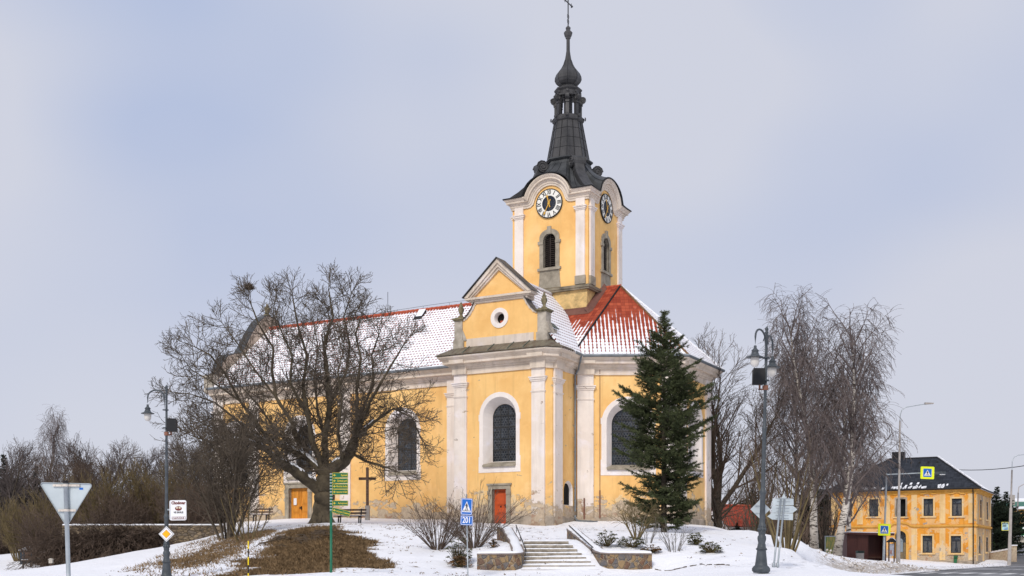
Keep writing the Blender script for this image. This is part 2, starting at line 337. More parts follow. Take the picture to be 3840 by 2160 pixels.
M = dict(
    wall=plaster('yellow_plaster', (.80,.465,.165), (.90,.585,.24), ground=2.05, peel=.8, pale=(.74,.58,.36)),
    tower_wall=plaster('tower_plaster', (.80,.46,.16), (.90,.57,.225), pale=(.76,.60,.42), streak=.35),
    tower_low=None,
    white=plaster('white_trim', (.74,.65,.58), (.84,.76,.69), ground=2.0, peel=.7, pale=(.66,.58,.49), streak=.7),
    cornice=plaster('cornice_trim', (.58,.49,.40), (.74,.64,.54), streak=1.0),
    surround=plaster('window_surround', (.76,.69,.64), (.86,.80,.76), streak=.25),
    stone=simple('grey_stone', (.30,.26,.20), .9, .3, 2.2, bump=.02, c2=(.42,.37,.29)),
    oldstone=simple('weathered_stone', (.42,.36,.28), .92, .45, 1.6, bump=.03, c2=(.58,.52,.44)),
    moss=simple('mossy_stone', (.15,.13,.08), .95, .4, 5, bump=.04, c2=(.30,.25,.15)),
    plinth=simple('plinth_stone', (.26,.22,.17), .92, .3, 1.4, bump=.02, c2=(.48,.40,.32)),
    ledge=simple('dark_ledge', (.17,.15,.11), .9, .4, 1.5, bump=.03, c2=(.34,.29,.21)),
    copper=simple('dark_metal_roof', (.045,.050,.056), .5, .35, 1.3, metal=.25, c2=(.085,.088,.09), spec=.4),
    copper2=simple('spire_metal', (.040,.040,.043), .55, .35, 2.0, metal=.2, c2=(.078,.076,.077), stretch=(1,1,.25), spec=.4),
    greenmetal=simple('green_patina_metal', (.085,.105,.09), .6, .3, 3, metal=.2, c2=(.16,.19,.165)),
    browncopper=simple('brown_copper', (.13,.085,.06), .65, .3, 1.2, metal=.1, c2=(.21,.19,.14), stretch=(3,1,1)),
    black=simple('black_paint', (.012,.012,.014), .6, .3),
    iron=simple('wrought_iron', (.03,.03,.032), .6, .3, 8),
    gold=simple('gilding', (.70,.40,.07), .4, .15, 9, metal=.4),
    dial=simple('dial_white', (.80,.78,.72), .7, .05, 2),
    louvre=simple('louvre_wood', (.035,.026,.022), .85, .4, 7),
    glass=glass_mat('leaded_glass'),
    lead=simple('lead_came', (.12,.12,.125), .5, .2, 6, metal=.3),
    bar=simple('window_bar', (.035,.035,.035), .6, .2, 6),
    dark=simple('dark_void', (.006,.006,.006), .9, .1),
    reddoor=simple('red_door_paint', (.52,.085,.022), .55, .15, 2.5, bump=.003),
    wooddoor=simple('varnished_wood', (.62,.25,.035), .45, .25, 3, stretch=(4,4,.5)),
    gutter=simple('zinc_gutter', (.20,.22,.24), .45, .2, 2, metal=.5),
    brownflash=simple('brown_flashing', (.16,.07,.05), .6, .2, 2),
    redtile=simple('ridge_tile', (.42,.09,.045), .8, .3, 6, bump=.02),
    snow=simple('snow', (.82,.83,.87), .7, .03, 2, bump=.03),
    galv=simple('galvanised_steel', (.34,.38,.41), .45, .12, 3, metal=.35, c2=(.44,.48,.51)),
    galvplate=simple('sign_back', (.47,.53,.56), .42, .1, 1.6, metal=.25, c2=(.56,.62,.65)),
    lampgrey=simple('lamp_paint', (.050,.060,.070), .5, .2, 4, c2=(.082,.094,.105)),
    lampglass=simple('frosted_glass', (.60,.57,.53), .25, .1, 4),
    rust=simple('rusty_bracket', (.20,.09,.06), .8, .3, 8),
    blue=simple('sign_blue', (.012,.13,.50), .4, .06, 2), signwhite=simple('sign_white', (.78,.78,.80), .45, .04, 2),
    signblack=simple('sign_black', (.01,.01,.012), .5, .1), signyellow=simple('sign_amber', (.90,.42,.01), .45, .05, 2),
    fluo=simple('fluorescent_yellow', (.80,.88,.02), .5, .05, 2), green=simple('sign_green', (.006,.12,.055), .45, .08, 2),
    arrowyel=simple('sign_text_yellow', (.85,.60,.03), .5, .05), maroon=simple('sign_maroon', (.16,.035,.028), .5, .1),
    polegreen=simple('pole_green', (.01,.13,.07), .45, .15, 4),
    wood=simple('old_wood', (.095,.055,.042), .85, .3, 5, stretch=(1,1,4), c2=(.15,.095,.07)),
    concrete=simple('concrete', (.34,.31,.28), .9, .2, 3, bump=.01), concrete2=simple('concrete_pole', (.36,.33,.31), .85, .15, 3),
    stepst=simple('granite_step', (.27,.23,.18), .9, .3, 4, bump=.02, c2=(.42,.37,.30)),
    capst=simple('coping_stone', (.22,.18,.16), .9, .3, 4, bump=.01),
    rubble=rubble('rubble_masonry'), drywall=rubble('field_stone_wall', 3.6, (.05,.04,.03), ((.12,.09,.06),(.20,.15,.09),(.16,.13,.10),(.26,.20,.13)), (1,1,1.7), .045),
    ground=snow_ground(),
    bark=simple('bark', (.075,.058,.045), .95, .4, 5, bump=.04, c2=(.13,.105,.075)),
    bark_moss=simple('mossy_bark', (.058,.046,.032), .95, .4, 2.0, bump=.08, c2=(.125,.10,.065)),
    twig=simple('twig', (.072,.056,.044), .9, .3, 1.5, c2=(.14,.11,.08)),
    twig_brown=simple('brown_twig', (.085,.058,.043), .9, .3, .12, c2=(.165,.118,.088)),
    twig_purple=simple('purple_twig', (.11,.086,.082), .9, .3, .15, c2=(.20,.168,.155)),
    twig_birch=simple('birch_twig', (.12,.095,.09), .9, .3, 1.5, c2=(.22,.18,.17)),
    twig_olive=simple('olive_twig', (.13,.10,.05), .9, .3, 1.5, c2=(.20,.15,.07)),
    twig_grey=simple('grey_twig', (.16,.15,.14), .9, .3, 1.5, c2=(.26,.24,.22)),
    birch=None, needle=simple('spruce_needles', (.030,.044,.018), .75, .5, 2.2, c2=(.11,.13,.052)),
    needle_dark=simple('pine_needles', (.012,.022,.012), .75, .45, 1.2, c2=(.032,.048,.025)),
    leaf=simple('evergreen_leaf', (.05,.068,.022), .5, .4, 4, c2=(.13,.125,.045)), deadleaf=simple('brown_leaf', (.16,.085,.035), .8, .4, 4),
    grass=simple('dry_grass', (.10,.062,.030), .95, .5, 5.0, c2=(.36,.24,.125)),
    asphalt=None,
)
def _extra():
    m = NT('birch_bark', .85, .2); n = m.ramp(m.noise(3.0, 5, .7, stretch=(1, 1, 2.6)), .50, .56)
    z = m.xyz()[2]; lo = m.ramp(m.math('ADD', z, m.math('MULTIPLY', m.noise(1.2, 4, .6), 3.0)), 1.5, 4.5, .75, 0)
    m.color(m.mix(m.math('MAXIMUM', n, lo), (.62, .57, .51), (.055, .045, .038))); m.bump(m.noise(9, 4, .6), .5, .02); M['birch'] = m.mat
    m = NT('asphalt', .75, .3); n = m.ramp(m.noise(.22, 6, .65, stretch=(1, .35, 1)), .52, .60)
    m.color(m.mix(m.math('MULTIPLY', n, .6), m.mix(m.noise(30, 3, .6), (.085,.088,.095), (.15,.15,.158)), (.33,.33,.35))); m.bump(m.noise(40, 3, .6), .3, .01); M['asphalt'] = m.mat
    m = NT('stained_plaster', .92, .15); z = m.xyz()[2]
    st = m.math('MULTIPLY', m.ramp(m.noise(.9, 6, .7, dist=.5), .45, .62), m.ramp(z, 15.2, 16.6, .3, 1))
    m.color(m.mix(m.math('MULTIPLY', st, .62), m.mix(m.noise(.8, 4, .6), (.66,.45,.19), (.78,.55,.25)), (.20,.16,.08))); m.bump(m.noise(12, 4, .6), .5, .006); M['tower_low'] = m.mat
_extra()
# ================================================================ terrain
CP = [(762,573,31),(700,574,34),(640,574,36),(774,566.5,38),(558,574.6,42.4),(600,575,41.8),(500,575,41.8),(470,574,41.5),(480,574.4,42.3),(515,574.4,42.3),(610,574.8,42.4),(632,574.8,42.4),(654,574.2,42.5),(668,571,42.8),
 (525,541,45.8),(545,541,46),(545,535,54),(545,528,66),(546,527,69.5),(520,526,68),(575,521.5,72),(610,541,48),(600,531,56),
 (612,550,44.5),(650,550,45),(640,538,52),(640,526,66),(672,533.5,60),(700,546,46),(700,536,52),(708,527.5,66),(660,522,72.5),(712,526,76),
 (752,530.5,60),(795,540,58),(815,550,60),(843,563,66),(740,556,42),(790,560,42),(820,566,48),(740,566,36),(800,572,38),(843,570,52),
 (790,548,49),(770,546,78),(800,552,82),(840,558,95),(760,545,100),
 (900,572,66),(976,565.5,108),(1008,565.8,104),(920,566,100),(870,563,92),(830,563,94),(1012,552,150),(1022,543,180),(990,546,300),(700,546,300),(512,540,300),
 (0,560,160),(100,562,130),(60,568,75),(20,572,60),(0,573,50),(331,572.5,37),(166,581,39),(250,577,38),(420,573,40),(420,568,43),(437,551,48),(461,560.5,45),
 (400,540,52),(420,527,66),(470,525.5,68),(380,522,74),(321,522.5,64),(321,525.5,58),(300,531,53),(270,523,74),(340,528,56),(330,550,47),(290,545,50),(260,535,55),(250,560,44),
 (200,541,60),(200,560,46),(160,556,54),(120,569,50),(60,577,46),(250,522,80),(225,522,88),(232,530,66),(185,546,67),(210,542,67.5),(150,549,66),(110,556,70),
 (0,556,200),(300,530,110),(500,528,110),(700,540,110),(200,545,120)]
CW = [(0,0,-1.6),(-20,10,-1.5),(20,10,-1.3),(0,24,-.85),(-12,28,-1.0),(12,24,-.75),(25,40,-1.1),(60,60,-1.2),(-40,30,-1.5),(-60,60,-1.5),(-70,100,-2),(60,20,-1.2),(70,90,-1),(110,140,1),
 (-700,1400,14),(700,1400,16),(0,1400,14),(-900,-200,-4),(900,-200,-4),(0,-400,-4),(200,500,7),(-250,500,5)]
_pts = np.array([[P(*c).x, P(*c).y, P(*c).z] for c in CP] + [list(c) for c in CW])
def _rbf_fit():
    n = len(_pts); A = np.zeros((n+3, n+3)); d = np.hypot(_pts[:,None,0]-_pts[None,:,0], _pts[:,None,1]-_pts[None,:,1])
    A[:n,:n] = d + np.eye(n)*(-.05); A[:n,n] = 1; A[:n,n+1] = _pts[:,0]; A[:n,n+2] = _pts[:,1]; A[n:,:n] = A[:n,n:].T
    return np.linalg.solve(A, np.concatenate([_pts[:,2], [0,0,0]]))
_rc = _rbf_fit()
EDGE = [(16,-60),(13.5,28),(13.6,46),(17.05,58),(25.3,72),(45.7,106),(62,142),(76,190),(86,240),(96,330)]
ROADW = 9.0
def edge_dist(x, y):          # signed distance right of the kerb line, and position along it
    best = np.full(x.shape, 1e9); sg = np.zeros(x.shape)
    for (ax, ay), (bx, by) in zip(EDGE[:-1], EDGE[1:]):
        L = math.hypot(bx-ax, by-ay); dx, dy = (bx-ax)/L, (by-ay)/L
        t = np.clip((x-ax)*dx+(y-ay)*dy, 0, L); qx, qy = ax+dx*t, ay+dy*t
        d = np.hypot(x-qx, y-qy); s = (x-ax)*dy-(y-ay)*dx
        m = d < best; best = np.where(m, d, best); sg = np.where(m, np.sign(s), sg)
    return best*sg
def road_z(y): return np.interp(y, [-100,0,60,110,142,190,240,400], [-1.15,-1.12,-1.03,-.95,.2,2.2,3.6,6])
def sstep(a, b, v):
    t = np.clip((v-a)/(b-a), 0, 1); return t*t*(3-2*t)
def lump(x, y, f, seed=0):
    return (np.sin(x*f+seed)+np.sin(y*f*1.13+seed*2.1)+np.sin((x+y)*f*.73+seed*.7)+np.sin((x*.6-y*1.3)*f*1.9+seed))/4
def gz(x, y, detail=True):
    x = np.atleast_1d(np.asarray(x, float)); y = np.atleast_1d(np.asarray(y, float)); z = np.zeros(x.shape)
    n = len(_pts)
    for i in range(n): z += _rc[i]*np.hypot(x-_pts[i,0], y-_pts[i,1])
    z += _rc[n]+_rc[n+1]*x+_rc[n+2]*y
    if detail: z += .035*lump(x, y, 1.1)+.02*lump(x, y, 3.1, 2)
    s = edge_dist(x, y); rz = road_z(y)
    w = sstep(-2.6, -.1, s)*(1-sstep(ROADW+.1, ROADW+3, s)); z = z*(1-w)+(rz-.03)*w
    bank = np.exp(-((s+.9)/1.25)**2)*sstep(52, 59, y)*(1-sstep(70, 78, y))*.36 + np.exp(-((s+.8)/.7)**2)*sstep(78, 84, y)*(1-sstep(150, 170, y))*.16
    z += bank*(1+.45*lump(x, y, 2.7, 1)+.35*lump(x, y, 6.3, 4))
    return z
def gz1(x, y): return float(gz([x], [y])[0])
def hit(px, py, y0=26, y1=140):     # where the line of sight through a pixel of the photograph meets the ground
    Y = np.arange(y0, y1, .25); X = (px-512)/F*Y; Z = (HZ-py)/F*Y; g = gz(X, Y)
    k = np.argmax(g >= Z)
    if g[k] < Z[k]: k = len(Y)-1
    return Vector((X[k], Y[k], g[k]))
def in_poly(x, y, poly):
    c = np.zeros(x.shape, bool); j = len(poly)-1
    for i in range(len(poly)):
        xi, yi = poly[i][0], poly[i][1]; xj, yj = poly[j][0], poly[j][1]
        if yi != yj: c ^= ((yi > y) != (yj > y)) & (x < (xj-xi)*(y-yi)/(yj-yi)+xi)
        j = i
    return c
def grass_dist(x, y): return poly_dist(x, y, GRASS)+.8*lump(x, y, 1.5, 5)+.6*lump(x, y, 3.9, 2)-.1
def poly_dist(x, y, poly):          # positive inside
    d = np.full(x.shape, 1e9)
    for i in range(len(poly)):
        ax, ay = poly[i-1][0], poly[i-1][1]; bx, by = poly[i][0], poly[i][1]; L2 = (bx-ax)**2+(by-ay)**2+1e-9
        t = np.clip(((x-ax)*(bx-ax)+(y-ay)*(by-ay))/L2, 0, 1); d = np.minimum(d, np.hypot(x-ax-t*(bx-ax), y-ay-t*(by-ay)))
    return np.where(in_poly(x, y, poly), d, -d)
def WP(lst): return [tuple(P(a, b, c).xy) for a, b, c in lst]
GRASS = WP([(225,577,38.5),(246,566,41.5),(262,552,46),(282,540,51),(314,531,55),(346,533,54),(364,540,50.5),(374,552,46),(398,561,43.5),(384,569,41),(342,567,41.5),(300,573,39)])
LITTER = WP([(165,562,47),(200,552,51),(235,540,56),(262,533,60),(270,538,56),(236,550,50),(205,566,44),(180,569,43)])
HOLLOW = WP([(272,545,49),(285,534,54),(310,529,56.5),(335,529,56.5),(332,534,54),(300,538,52),(284,550,47.5)])
SLOPE = WP([(120,570,46),(160,552,54),(215,536,62),(275,530,58),(270,545,49),(240,572,39),(160,580,38)])
def build_ground():
    xs = np.concatenate([np.array([-900,-600,-400,-300,-220,-160,-120,-90,-72,-60,-52]), np.arange(-46, 70, .36), np.array([72,76,82,90,100,120,150,200,280,400,600,900])])
    ys = np.concatenate([np.array([-400,-200,-100,-50,-20,-5,5,14,20,24]), np.arange(27, 100, .30), np.arange(100, 150, .8), np.array([155,162,170,180,190,205,220,240,270,300,350,420,520,700,1000,1400])])
    X, Y = np.meshgrid(xs, ys); x = X.ravel(); y = Y.ravel(); z = gz(x, y)
    nx, ny = len(xs), len(ys)
    i = np.arange((nx-1)*(ny-1)); r = i//(nx-1); c = i % (nx-1); a = r*nx+c
    faces = np.stack([a, a+1, a+1+nx, a+nx], 1)
    me = bpy.data.meshes.new('ground'); me.vertices.add(len(x)); me.vertices.foreach_set('co', np.stack([x,y,z],1).ravel())
    me.loops.add(faces.size); me.loops.foreach_set('vertex_index', faces.ravel().astype(np.int32))
    me.polygons.add(len(faces)); me.polygons.foreach_set('loop_start', (np.arange(len(faces))*4).astype(np.int32))
    me.polygons.foreach_set('use_smooth', np.ones(len(faces), bool)); me.update(calc_edges=True)
    b = np.where((y > 38) & (y < 75) & (x < 13), -.22, -.45)
    b = np.maximum(b, np.clip(.50+grass_dist(x, y)*.34, -.4, .95))
    b = np.maximum(b, np.clip(.42+poly_dist(x, y, LITTER)*.16, -.4, .62))
    b = np.maximum(b, np.clip(.48+poly_dist(x, y, HOLLOW)*.22, -.4, .8))
    b = np.maximum(b, np.clip(.22+poly_dist(x, y, SLOPE)*.05, -.4, .25))
    s = edge_dist(x, y)
    d = np.exp(-((s+.2)/1.5)**2)*np.where(y < 80, 1.0, .55)*sstep(50, 56, y)
    d = np.where((s > -3.4) & (s < 1.5), d, 0)
    td = np.zeros(x.shape)
    for tp_, w_ in (([(1.3,45.6),(1.2,52),(.6,60),(-.2,69.5)],.8), ([(1.3,47),(4,56),(3.6,66),(3.2,70.5)],.9), ([(-6,37.5),(2,39),(7,38),(12,42),(15,52)],1.3), ([(-16,41),(-6,37.5)],1.0), ([(10,58),(14,52),(11,44)],.5)):
        for (ax, ay), (bx, by) in zip(tp_[:-1], tp_[1:]):
            q = np.clip(((x-ax)*(bx-ax)+(y-ay)*(by-ay))/((bx-ax)**2+(by-ay)**2), 0, 1); td = np.maximum(td, np.clip(1.4-np.hypot(x-ax-q*(bx-ax), y-ay-q*(by-ay))/w_, 0, 1))
    for nm, val in (('bare', b), ('dirty', d), ('trod', td)):
        at = me.attributes.new(nm, 'FLOAT', 'POINT'); at.data.foreach_set('value', val.astype(np.float32))
    me.materials.append(M['ground']); o = bpy.data.objects.new('ground', me); COL.objects.link(o); tag(o, kind='structure')
build_ground()

def build_road():
    mb = MB(); rows = []
    E = []
    for (ax, ay), (bx, by) in zip(EDGE[:-1], EDGE[1:]):
        n = max(int(math.hypot(bx-ax, by-ay)/2), 1)
        for k in range(n): E.append((ax+(bx-ax)*k/n, ay+(by-ay)*k/n))
    for i in range(len(E)-1):
        dx, dy = E[i+1][0]-E[i][0], E[i+1][1]-E[i][1]; L = math.hypot(dx, dy); n = (dy/L, -dx/L)
        w = .12*math.sin(i*1.7)+.1*math.sin(i*.61)
        row = []
        for q in (.1+w, 3, 6, ROADW-w):
            x, y = E[i][0]+n[0]*q, E[i][1]+n[1]*q; row.append((x, y, float(road_z(E[i][1]))+.0))
        rows.append(row)
    vs = [v for r in rows for v in r]; fs = []
    for i in range(len(rows)-1):
        for j in range(3): fs.append((i*4+j, i*4+j+1, (i+1)*4+j+1, (i+1)*4+j))
    mb.add(vs, fs); o = mb.build('road', M['asphalt']); tag(o, kind='structure')
    mk = MB(); dx, dy = 20.4, 34; L = math.hypot(dx, dy); dx /= L; dy /= L; nx, ny = dy, -dx
    def quad(s0, s1, t0, t1):
        c = [(25.3+dx*t+nx*s, 72+dy*t+ny*s) for s, t in ((s0,t0),(s1,t0),(s1,t1),(s0,t1))]
        mk.add([(a, b, float(road_z(b))+.006) for a, b in c], [(0,1,2,3)])
    for k in range(8): quad(.8+k*1.05, 1.3+k*1.05, -9, -5)
    for k in range(-8, 1): quad(4.45, 4.57, 2+k*6 if k > -1 else -14+k*6, 5+k*6 if k > -1 else -11+k*6)
    for k in range(5): quad(4.45, 4.57, 2+k*6.5, 6.5+k*6.5)
    quad(8.3, 8.45, -50, 38); quad(2.2, 2.3, 0, 34)
    o = mk.build('road_marking', simple('road_paint', (.62,.62,.62), .7, .3, 6)); tag(o, kind='structure')
build_road()
def build_kerb():
    random.seed(6); t = MB(); pts = [P(655,571,43.0), P(700,571.5,42.0), P(735,573.5,39.6)]
    L = [];
    for a, b in zip(pts[:-1], pts[1:]): L += [a.lerp(b, k/14) for k in range(14)]
    for a, b in zip(L[:-1], L[1:]):
        if random.random() < .35: continue
        za, zb_ = gz1(a.x, a.y), gz1(b.x, b.y); h = random.uniform(.02, .05); t.prism([(a.x,a.y,za-.1),(b.x,b.y,zb_-.1),(b.x,b.y,zb_+h),(a.x,a.y,za+h)], (0,.12,0))
    o = t.build('garden_kerb', simple('kerb_stone', (.10,.08,.065), .9, .3, 4)); tag(o, kind='structure')
build_kerb()

# dry grass on the bank: blades standing where the snow has gone
def build_grass():
    rng = np.random.default_rng(5); n = 72000
    xs = np.array([p[0] for p in GRASS]+[p[0] for p in SLOPE]); ys = np.array([p[1] for p in GRASS]+[p[1] for p in SLOPE])
    x = rng.uniform(xs.min(), xs.max(), n*5); y = rng.uniform(ys.min(), ys.max(), n*5)
    pr = np.clip((grass_dist(x, y)+.25)/.8, 0, 1)+np.clip((poly_dist(x, y, HOLLOW)+.5)/2, 0, .35)+np.clip((poly_dist(x, y, LITTER)+.5)/2, 0, .16)+np.where(poly_dist(x, y, SLOPE) > 0, .035, 0)
    cl = .5+.5*lump(x, y, 2.3, 3); keep = rng.random(len(x)) < pr*(.35+cl); x = x[keep][:n]; y = y[keep][:n]
    z = gz(x, y); g = .3
    gx = (gz(x+g, y)-z)/g; gy = (gz(x, y+g)-z)/g
    h = rng.uniform(.05, .27, len(x))*(.6+.8*(.5+.5*lump(x, y, 5.1, 7))); a = rng.uniform(0, 2*PI, len(x)); w = rng.uniform(.012, .028, len(x))
    lx = -gx*.9+rng.normal(0, .45, len(x)); ly = -gy*.9+rng.normal(0, .45, len(x))
    b = np.stack([x, y, z-.01], 1); s = np.stack([np.cos(a)*w, np.sin(a)*w, 0*w], 1); t = np.stack([x+lx*h, y+ly*h, z+h*.6], 1)
    v = np.stack([b-s, b+s, t], 1).reshape(-1, 3); f = np.arange(len(v)).reshape(-1, 3)
    me = bpy.data.meshes.new('dry_grass'); me.vertices.add(len(v)); me.vertices.foreach_set('co', v.ravel()); me.loops.add(len(v)); me.loops.foreach_set('vertex_index', f.ravel().astype(np.int32))
    me.polygons.add(len(f)); me.polygons.foreach_set('loop_start', (np.arange(len(f))*3).astype(np.int32)); me.update(calc_edges=True)
    me.materials.append(M['grass']); o = bpy.data.objects.new('dry_grass', me); COL.objects.link(o)
    tag(o, 'flattened brown grass on the snow free part of the bank below the old tree', 'grass', kind='stuff')
build_grass()

def build_clods():      # lumps of dirty snow thrown up by the plough along the kerb
    random.seed(8); mb = MB(); dx, dy = 20.4, 34; L = math.hypot(dx, dy); dx /= L; dy /= L
    for k in range(900):
        t = random.uniform(-17, 4)if k < 700 else random.uniform(6, 34); s = random.gauss(-.6, 1.0)
        if s > 1.0: continue
        x, y = 25.3+dx*t+dy*s, 72+dy*t-dx*s; r = random.uniform(.03, .13)*(1 if k < 700 else .7)
        z = gz1(x, y) if k % 3 == 0 else None
        if z is None: continue
        for q in range(3):
            xx, yy = x+random.gauss(0, .2), y+random.gauss(0, .2); rr = r*random.uniform(.5, 1)
            a = [Vector((random.gauss(0,1), random.gauss(0,1), random.gauss(0,.7))).normalized()*rr*random.uniform(.7, 1.2) for _ in range(6)]
            base = [(xx+rr*math.cos(i*PI/2.5)*random.uniform(.7,1.2), yy+rr*math.sin(i*PI/2.5)*random.uniform(.7,1.2), z-.02) for i in range(5)]
            top = [(xx+rr*.55*math.cos(i*PI/2.5+.3), yy+rr*.55*math.sin(i*PI/2.5+.3), z+rr*random.uniform(.6,1.1)) for i in range(5)]
            mb.add(base+top, [(4,3,2,1,0),(5,6,7,8,9)]+[(i,(i+1)%5,(i+1)%5+5,i+5) for i in range(5)])
    m = NT('dirty_snow', .8, .2); m.color(m.mix(m.ramp(m.noise(2.2, 5, .7), .42, .58), (.74,.73,.75), (.30,.25,.20)))
    o = mb.build('ploughed_snow', m.mat); tag(o, 'ridge of dirty ploughed snow lumps along the kerb of the road', 'snow bank', kind='stuff')
build_clods()

def build_roots():
    random.seed(31); r = empty('tree_roots', P(300,531,55), 0, 'dark exposed roots and earth in the hollow at the top of the bank', 'roots'); o = Vector(r.location); t = MB()
    for k in range(46):
        px = random.uniform(276, 336); py = 545-(px-276)*.24+random.uniform(-4, 3.5); h = hit(px, py, 44, 62); d = Vector((random.gauss(.6,.6), random.gauss(-.6,.5), 0)).normalized()
        pts = []
        for j in range(5): q = h+d*j*.28+Vector((random.gauss(0,.06), random.gauss(0,.06), 0)); q.z = gz1(q.x, q.y)+.02+.12*math.sin(j*.8)*random.random(); pts.append(q-o)
        a = random.uniform(.03, .09); t.tube(pts, [a, a*1.1, a*.8, a*.6, a*.3], 5)
    t.build('roots', simple('dark_root', (.05,.036,.025), .95, .4, 4, c2=(.10,.07,.045)), r)
build_roots()
def build_tufts():      # dead tufts and leaves poking through the snow of the slope
    rng = np.random.default_rng(77); n = 5200; x = rng.uniform(-16, 12, n); y = rng.uniform(38, 66, n)
    w = np.where(x < 1, 1.0, .25)*(.5+.5*lump(x, y, 1.4, 9))**2; k = (rng.random(n) < w) & (gz(x, y) < 1.75); x = x[k]; y = y[k]; vs = []; fs = []
    z = gz(x, y)
    for i in range(len(x)):
        for j in range(4):
            a = rng.uniform(0, 6.28); l = rng.uniform(.05, .13); c = rng.uniform(-.08, .08, 2); b = len(vs); px, py = x[i]+c[0], y[i]+c[1]
            vs += [(px-math.sin(a)*.02, py+math.cos(a)*.02, z[i]), (px+math.sin(a)*.02, py-math.cos(a)*.02, z[i]), (px+math.cos(a)*l, py+math.sin(a)*l, z[i]+rng.uniform(.01, .07))]; fs.append((b, b+1, b+2))
    mb = MB(); mb.add(vs, fs); o = mb.build('dead_tufts', M['grass']); tag(o, 'scattered dead grass tufts and leaves showing through the snow', 'grass', kind='stuff')
build_tufts()
# ================================================================ church
# local axes of the church: x to the right along the front, y into the picture, z above eye level
CR = math.atan2(-.4805, .877)
church = empty('church', (2.1, 70, 0), CR, 'yellow baroque church with snowy red tiled roof, clock tower and dark metal spire', 'church')
XN = -30.2; YS = 3.5; YN = 15.7; YA = 9.6; ZE = 12.0; ZB = .6
PATH = [(XN,YS),(-6.6,YS),(-6.6,0),(0,0),(.27,.27),(.27,YS),(6.06,6.6),(6.06,12.6),(.27,YN),(XN,YN)]

def arch_pts(cx, w, z0, z1, n=14, rise=None):      # outline (s, z) of an arched opening; z1 crown
    r = w/2; rise = rise or r; pts = [(cx-r, z0), (cx+r, z0)]
    for k in range(n+1):
        t = PI*k/n; pts.append((cx+r*math.cos(t), z1-rise+rise*math.sin(t)))
    return pts
def rect_pts(cx, w, z0, z1): r = w/2; return [(cx-r,z0),(cx+r,z0),(cx+r,z1),(cx-r,z1)]
class Wall:                  # a flat wall from a to b in plan, seen from its right-hand side
    def __init__(s, a, b):
        s.a = Vector((*a, 0)); d = Vector((*b, 0))-s.a; s.L = d.length; s.d = d.normalized(); s.n = Vector((s.d.y, -s.d.x, 0))
    def p(s, u, z, out=0): v = s.a+s.d*u+s.n*out; return Vector((v.x, v.y, z))
    def face(s, mb, z0, z1, holes=(), mi=0, out=0, top=None):
        outer = [s.p(0,z0,out), s.p(s.L,z0,out)] + ([s.p(u,z,out) for u, z in top] if top else [s.p(s.L,z1,out), s.p(0,z1,out)])
        loops = [outer]+[[s.p(u,z,out) for u, z in h] for h in holes]
        tri = tessellate_polygon(loops); vs = [v for l in loops for v in l]
        fs = []
        for t in tri:
            a, b, c = (vs[i] for i in t)
            fs.append(tuple(t) if (b-a).cross(c-a).dot(s.n) > 0 else tuple(reversed(t)))
        mb.add(vs, fs, mi)
    def loft(s, mb, o0, o1, d0, d1, mi=0):           # surface between two outlines of equal count
        n = len(o0); vs = [s.p(u,z,d0) for u, z in o0]+[s.p(u,z,d1) for u, z in o1]
        mb.add(vs, [(i, (i+1) % n, (i+1) % n+n, i+n) for i in range(n)], mi)
    def plate(s, mb, o, d0, d1, mi=0):
        mb.prism([s.p(u,z,d0) for u, z in o], s.n*(d1-d0), mi)
    def ring(s, mb, outer, inner, d0, d1, mi=0):     # flat band between two outlines of equal count, raised d1
        n = len(outer); s.loft(mb, outer, inner, d1, d1, mi); s.loft(mb, outer, outer, d0, d1, mi); s.loft(mb, inner, inner, d1, d0, mi)
    def box(s, mb, u0, u1, z0, z1, d0, d1, mi=0):
        s.plate(mb, [(u0,z0),(u1,z0),(u1,z1),(u0,z1)], d0, d1, mi)
    def matrix(s, u, z, out):                          # frame for text and dials: x along wall, y up, z outward
        m = Matrix.Identity(4); p = s.p(u, z, out)
        for i in range(3): m[i][0] = s.d[i]; m[i][1] = (0,0,1)[i]; m[i][2] = s.n[i]; m[i][3] = p[i]
        return m

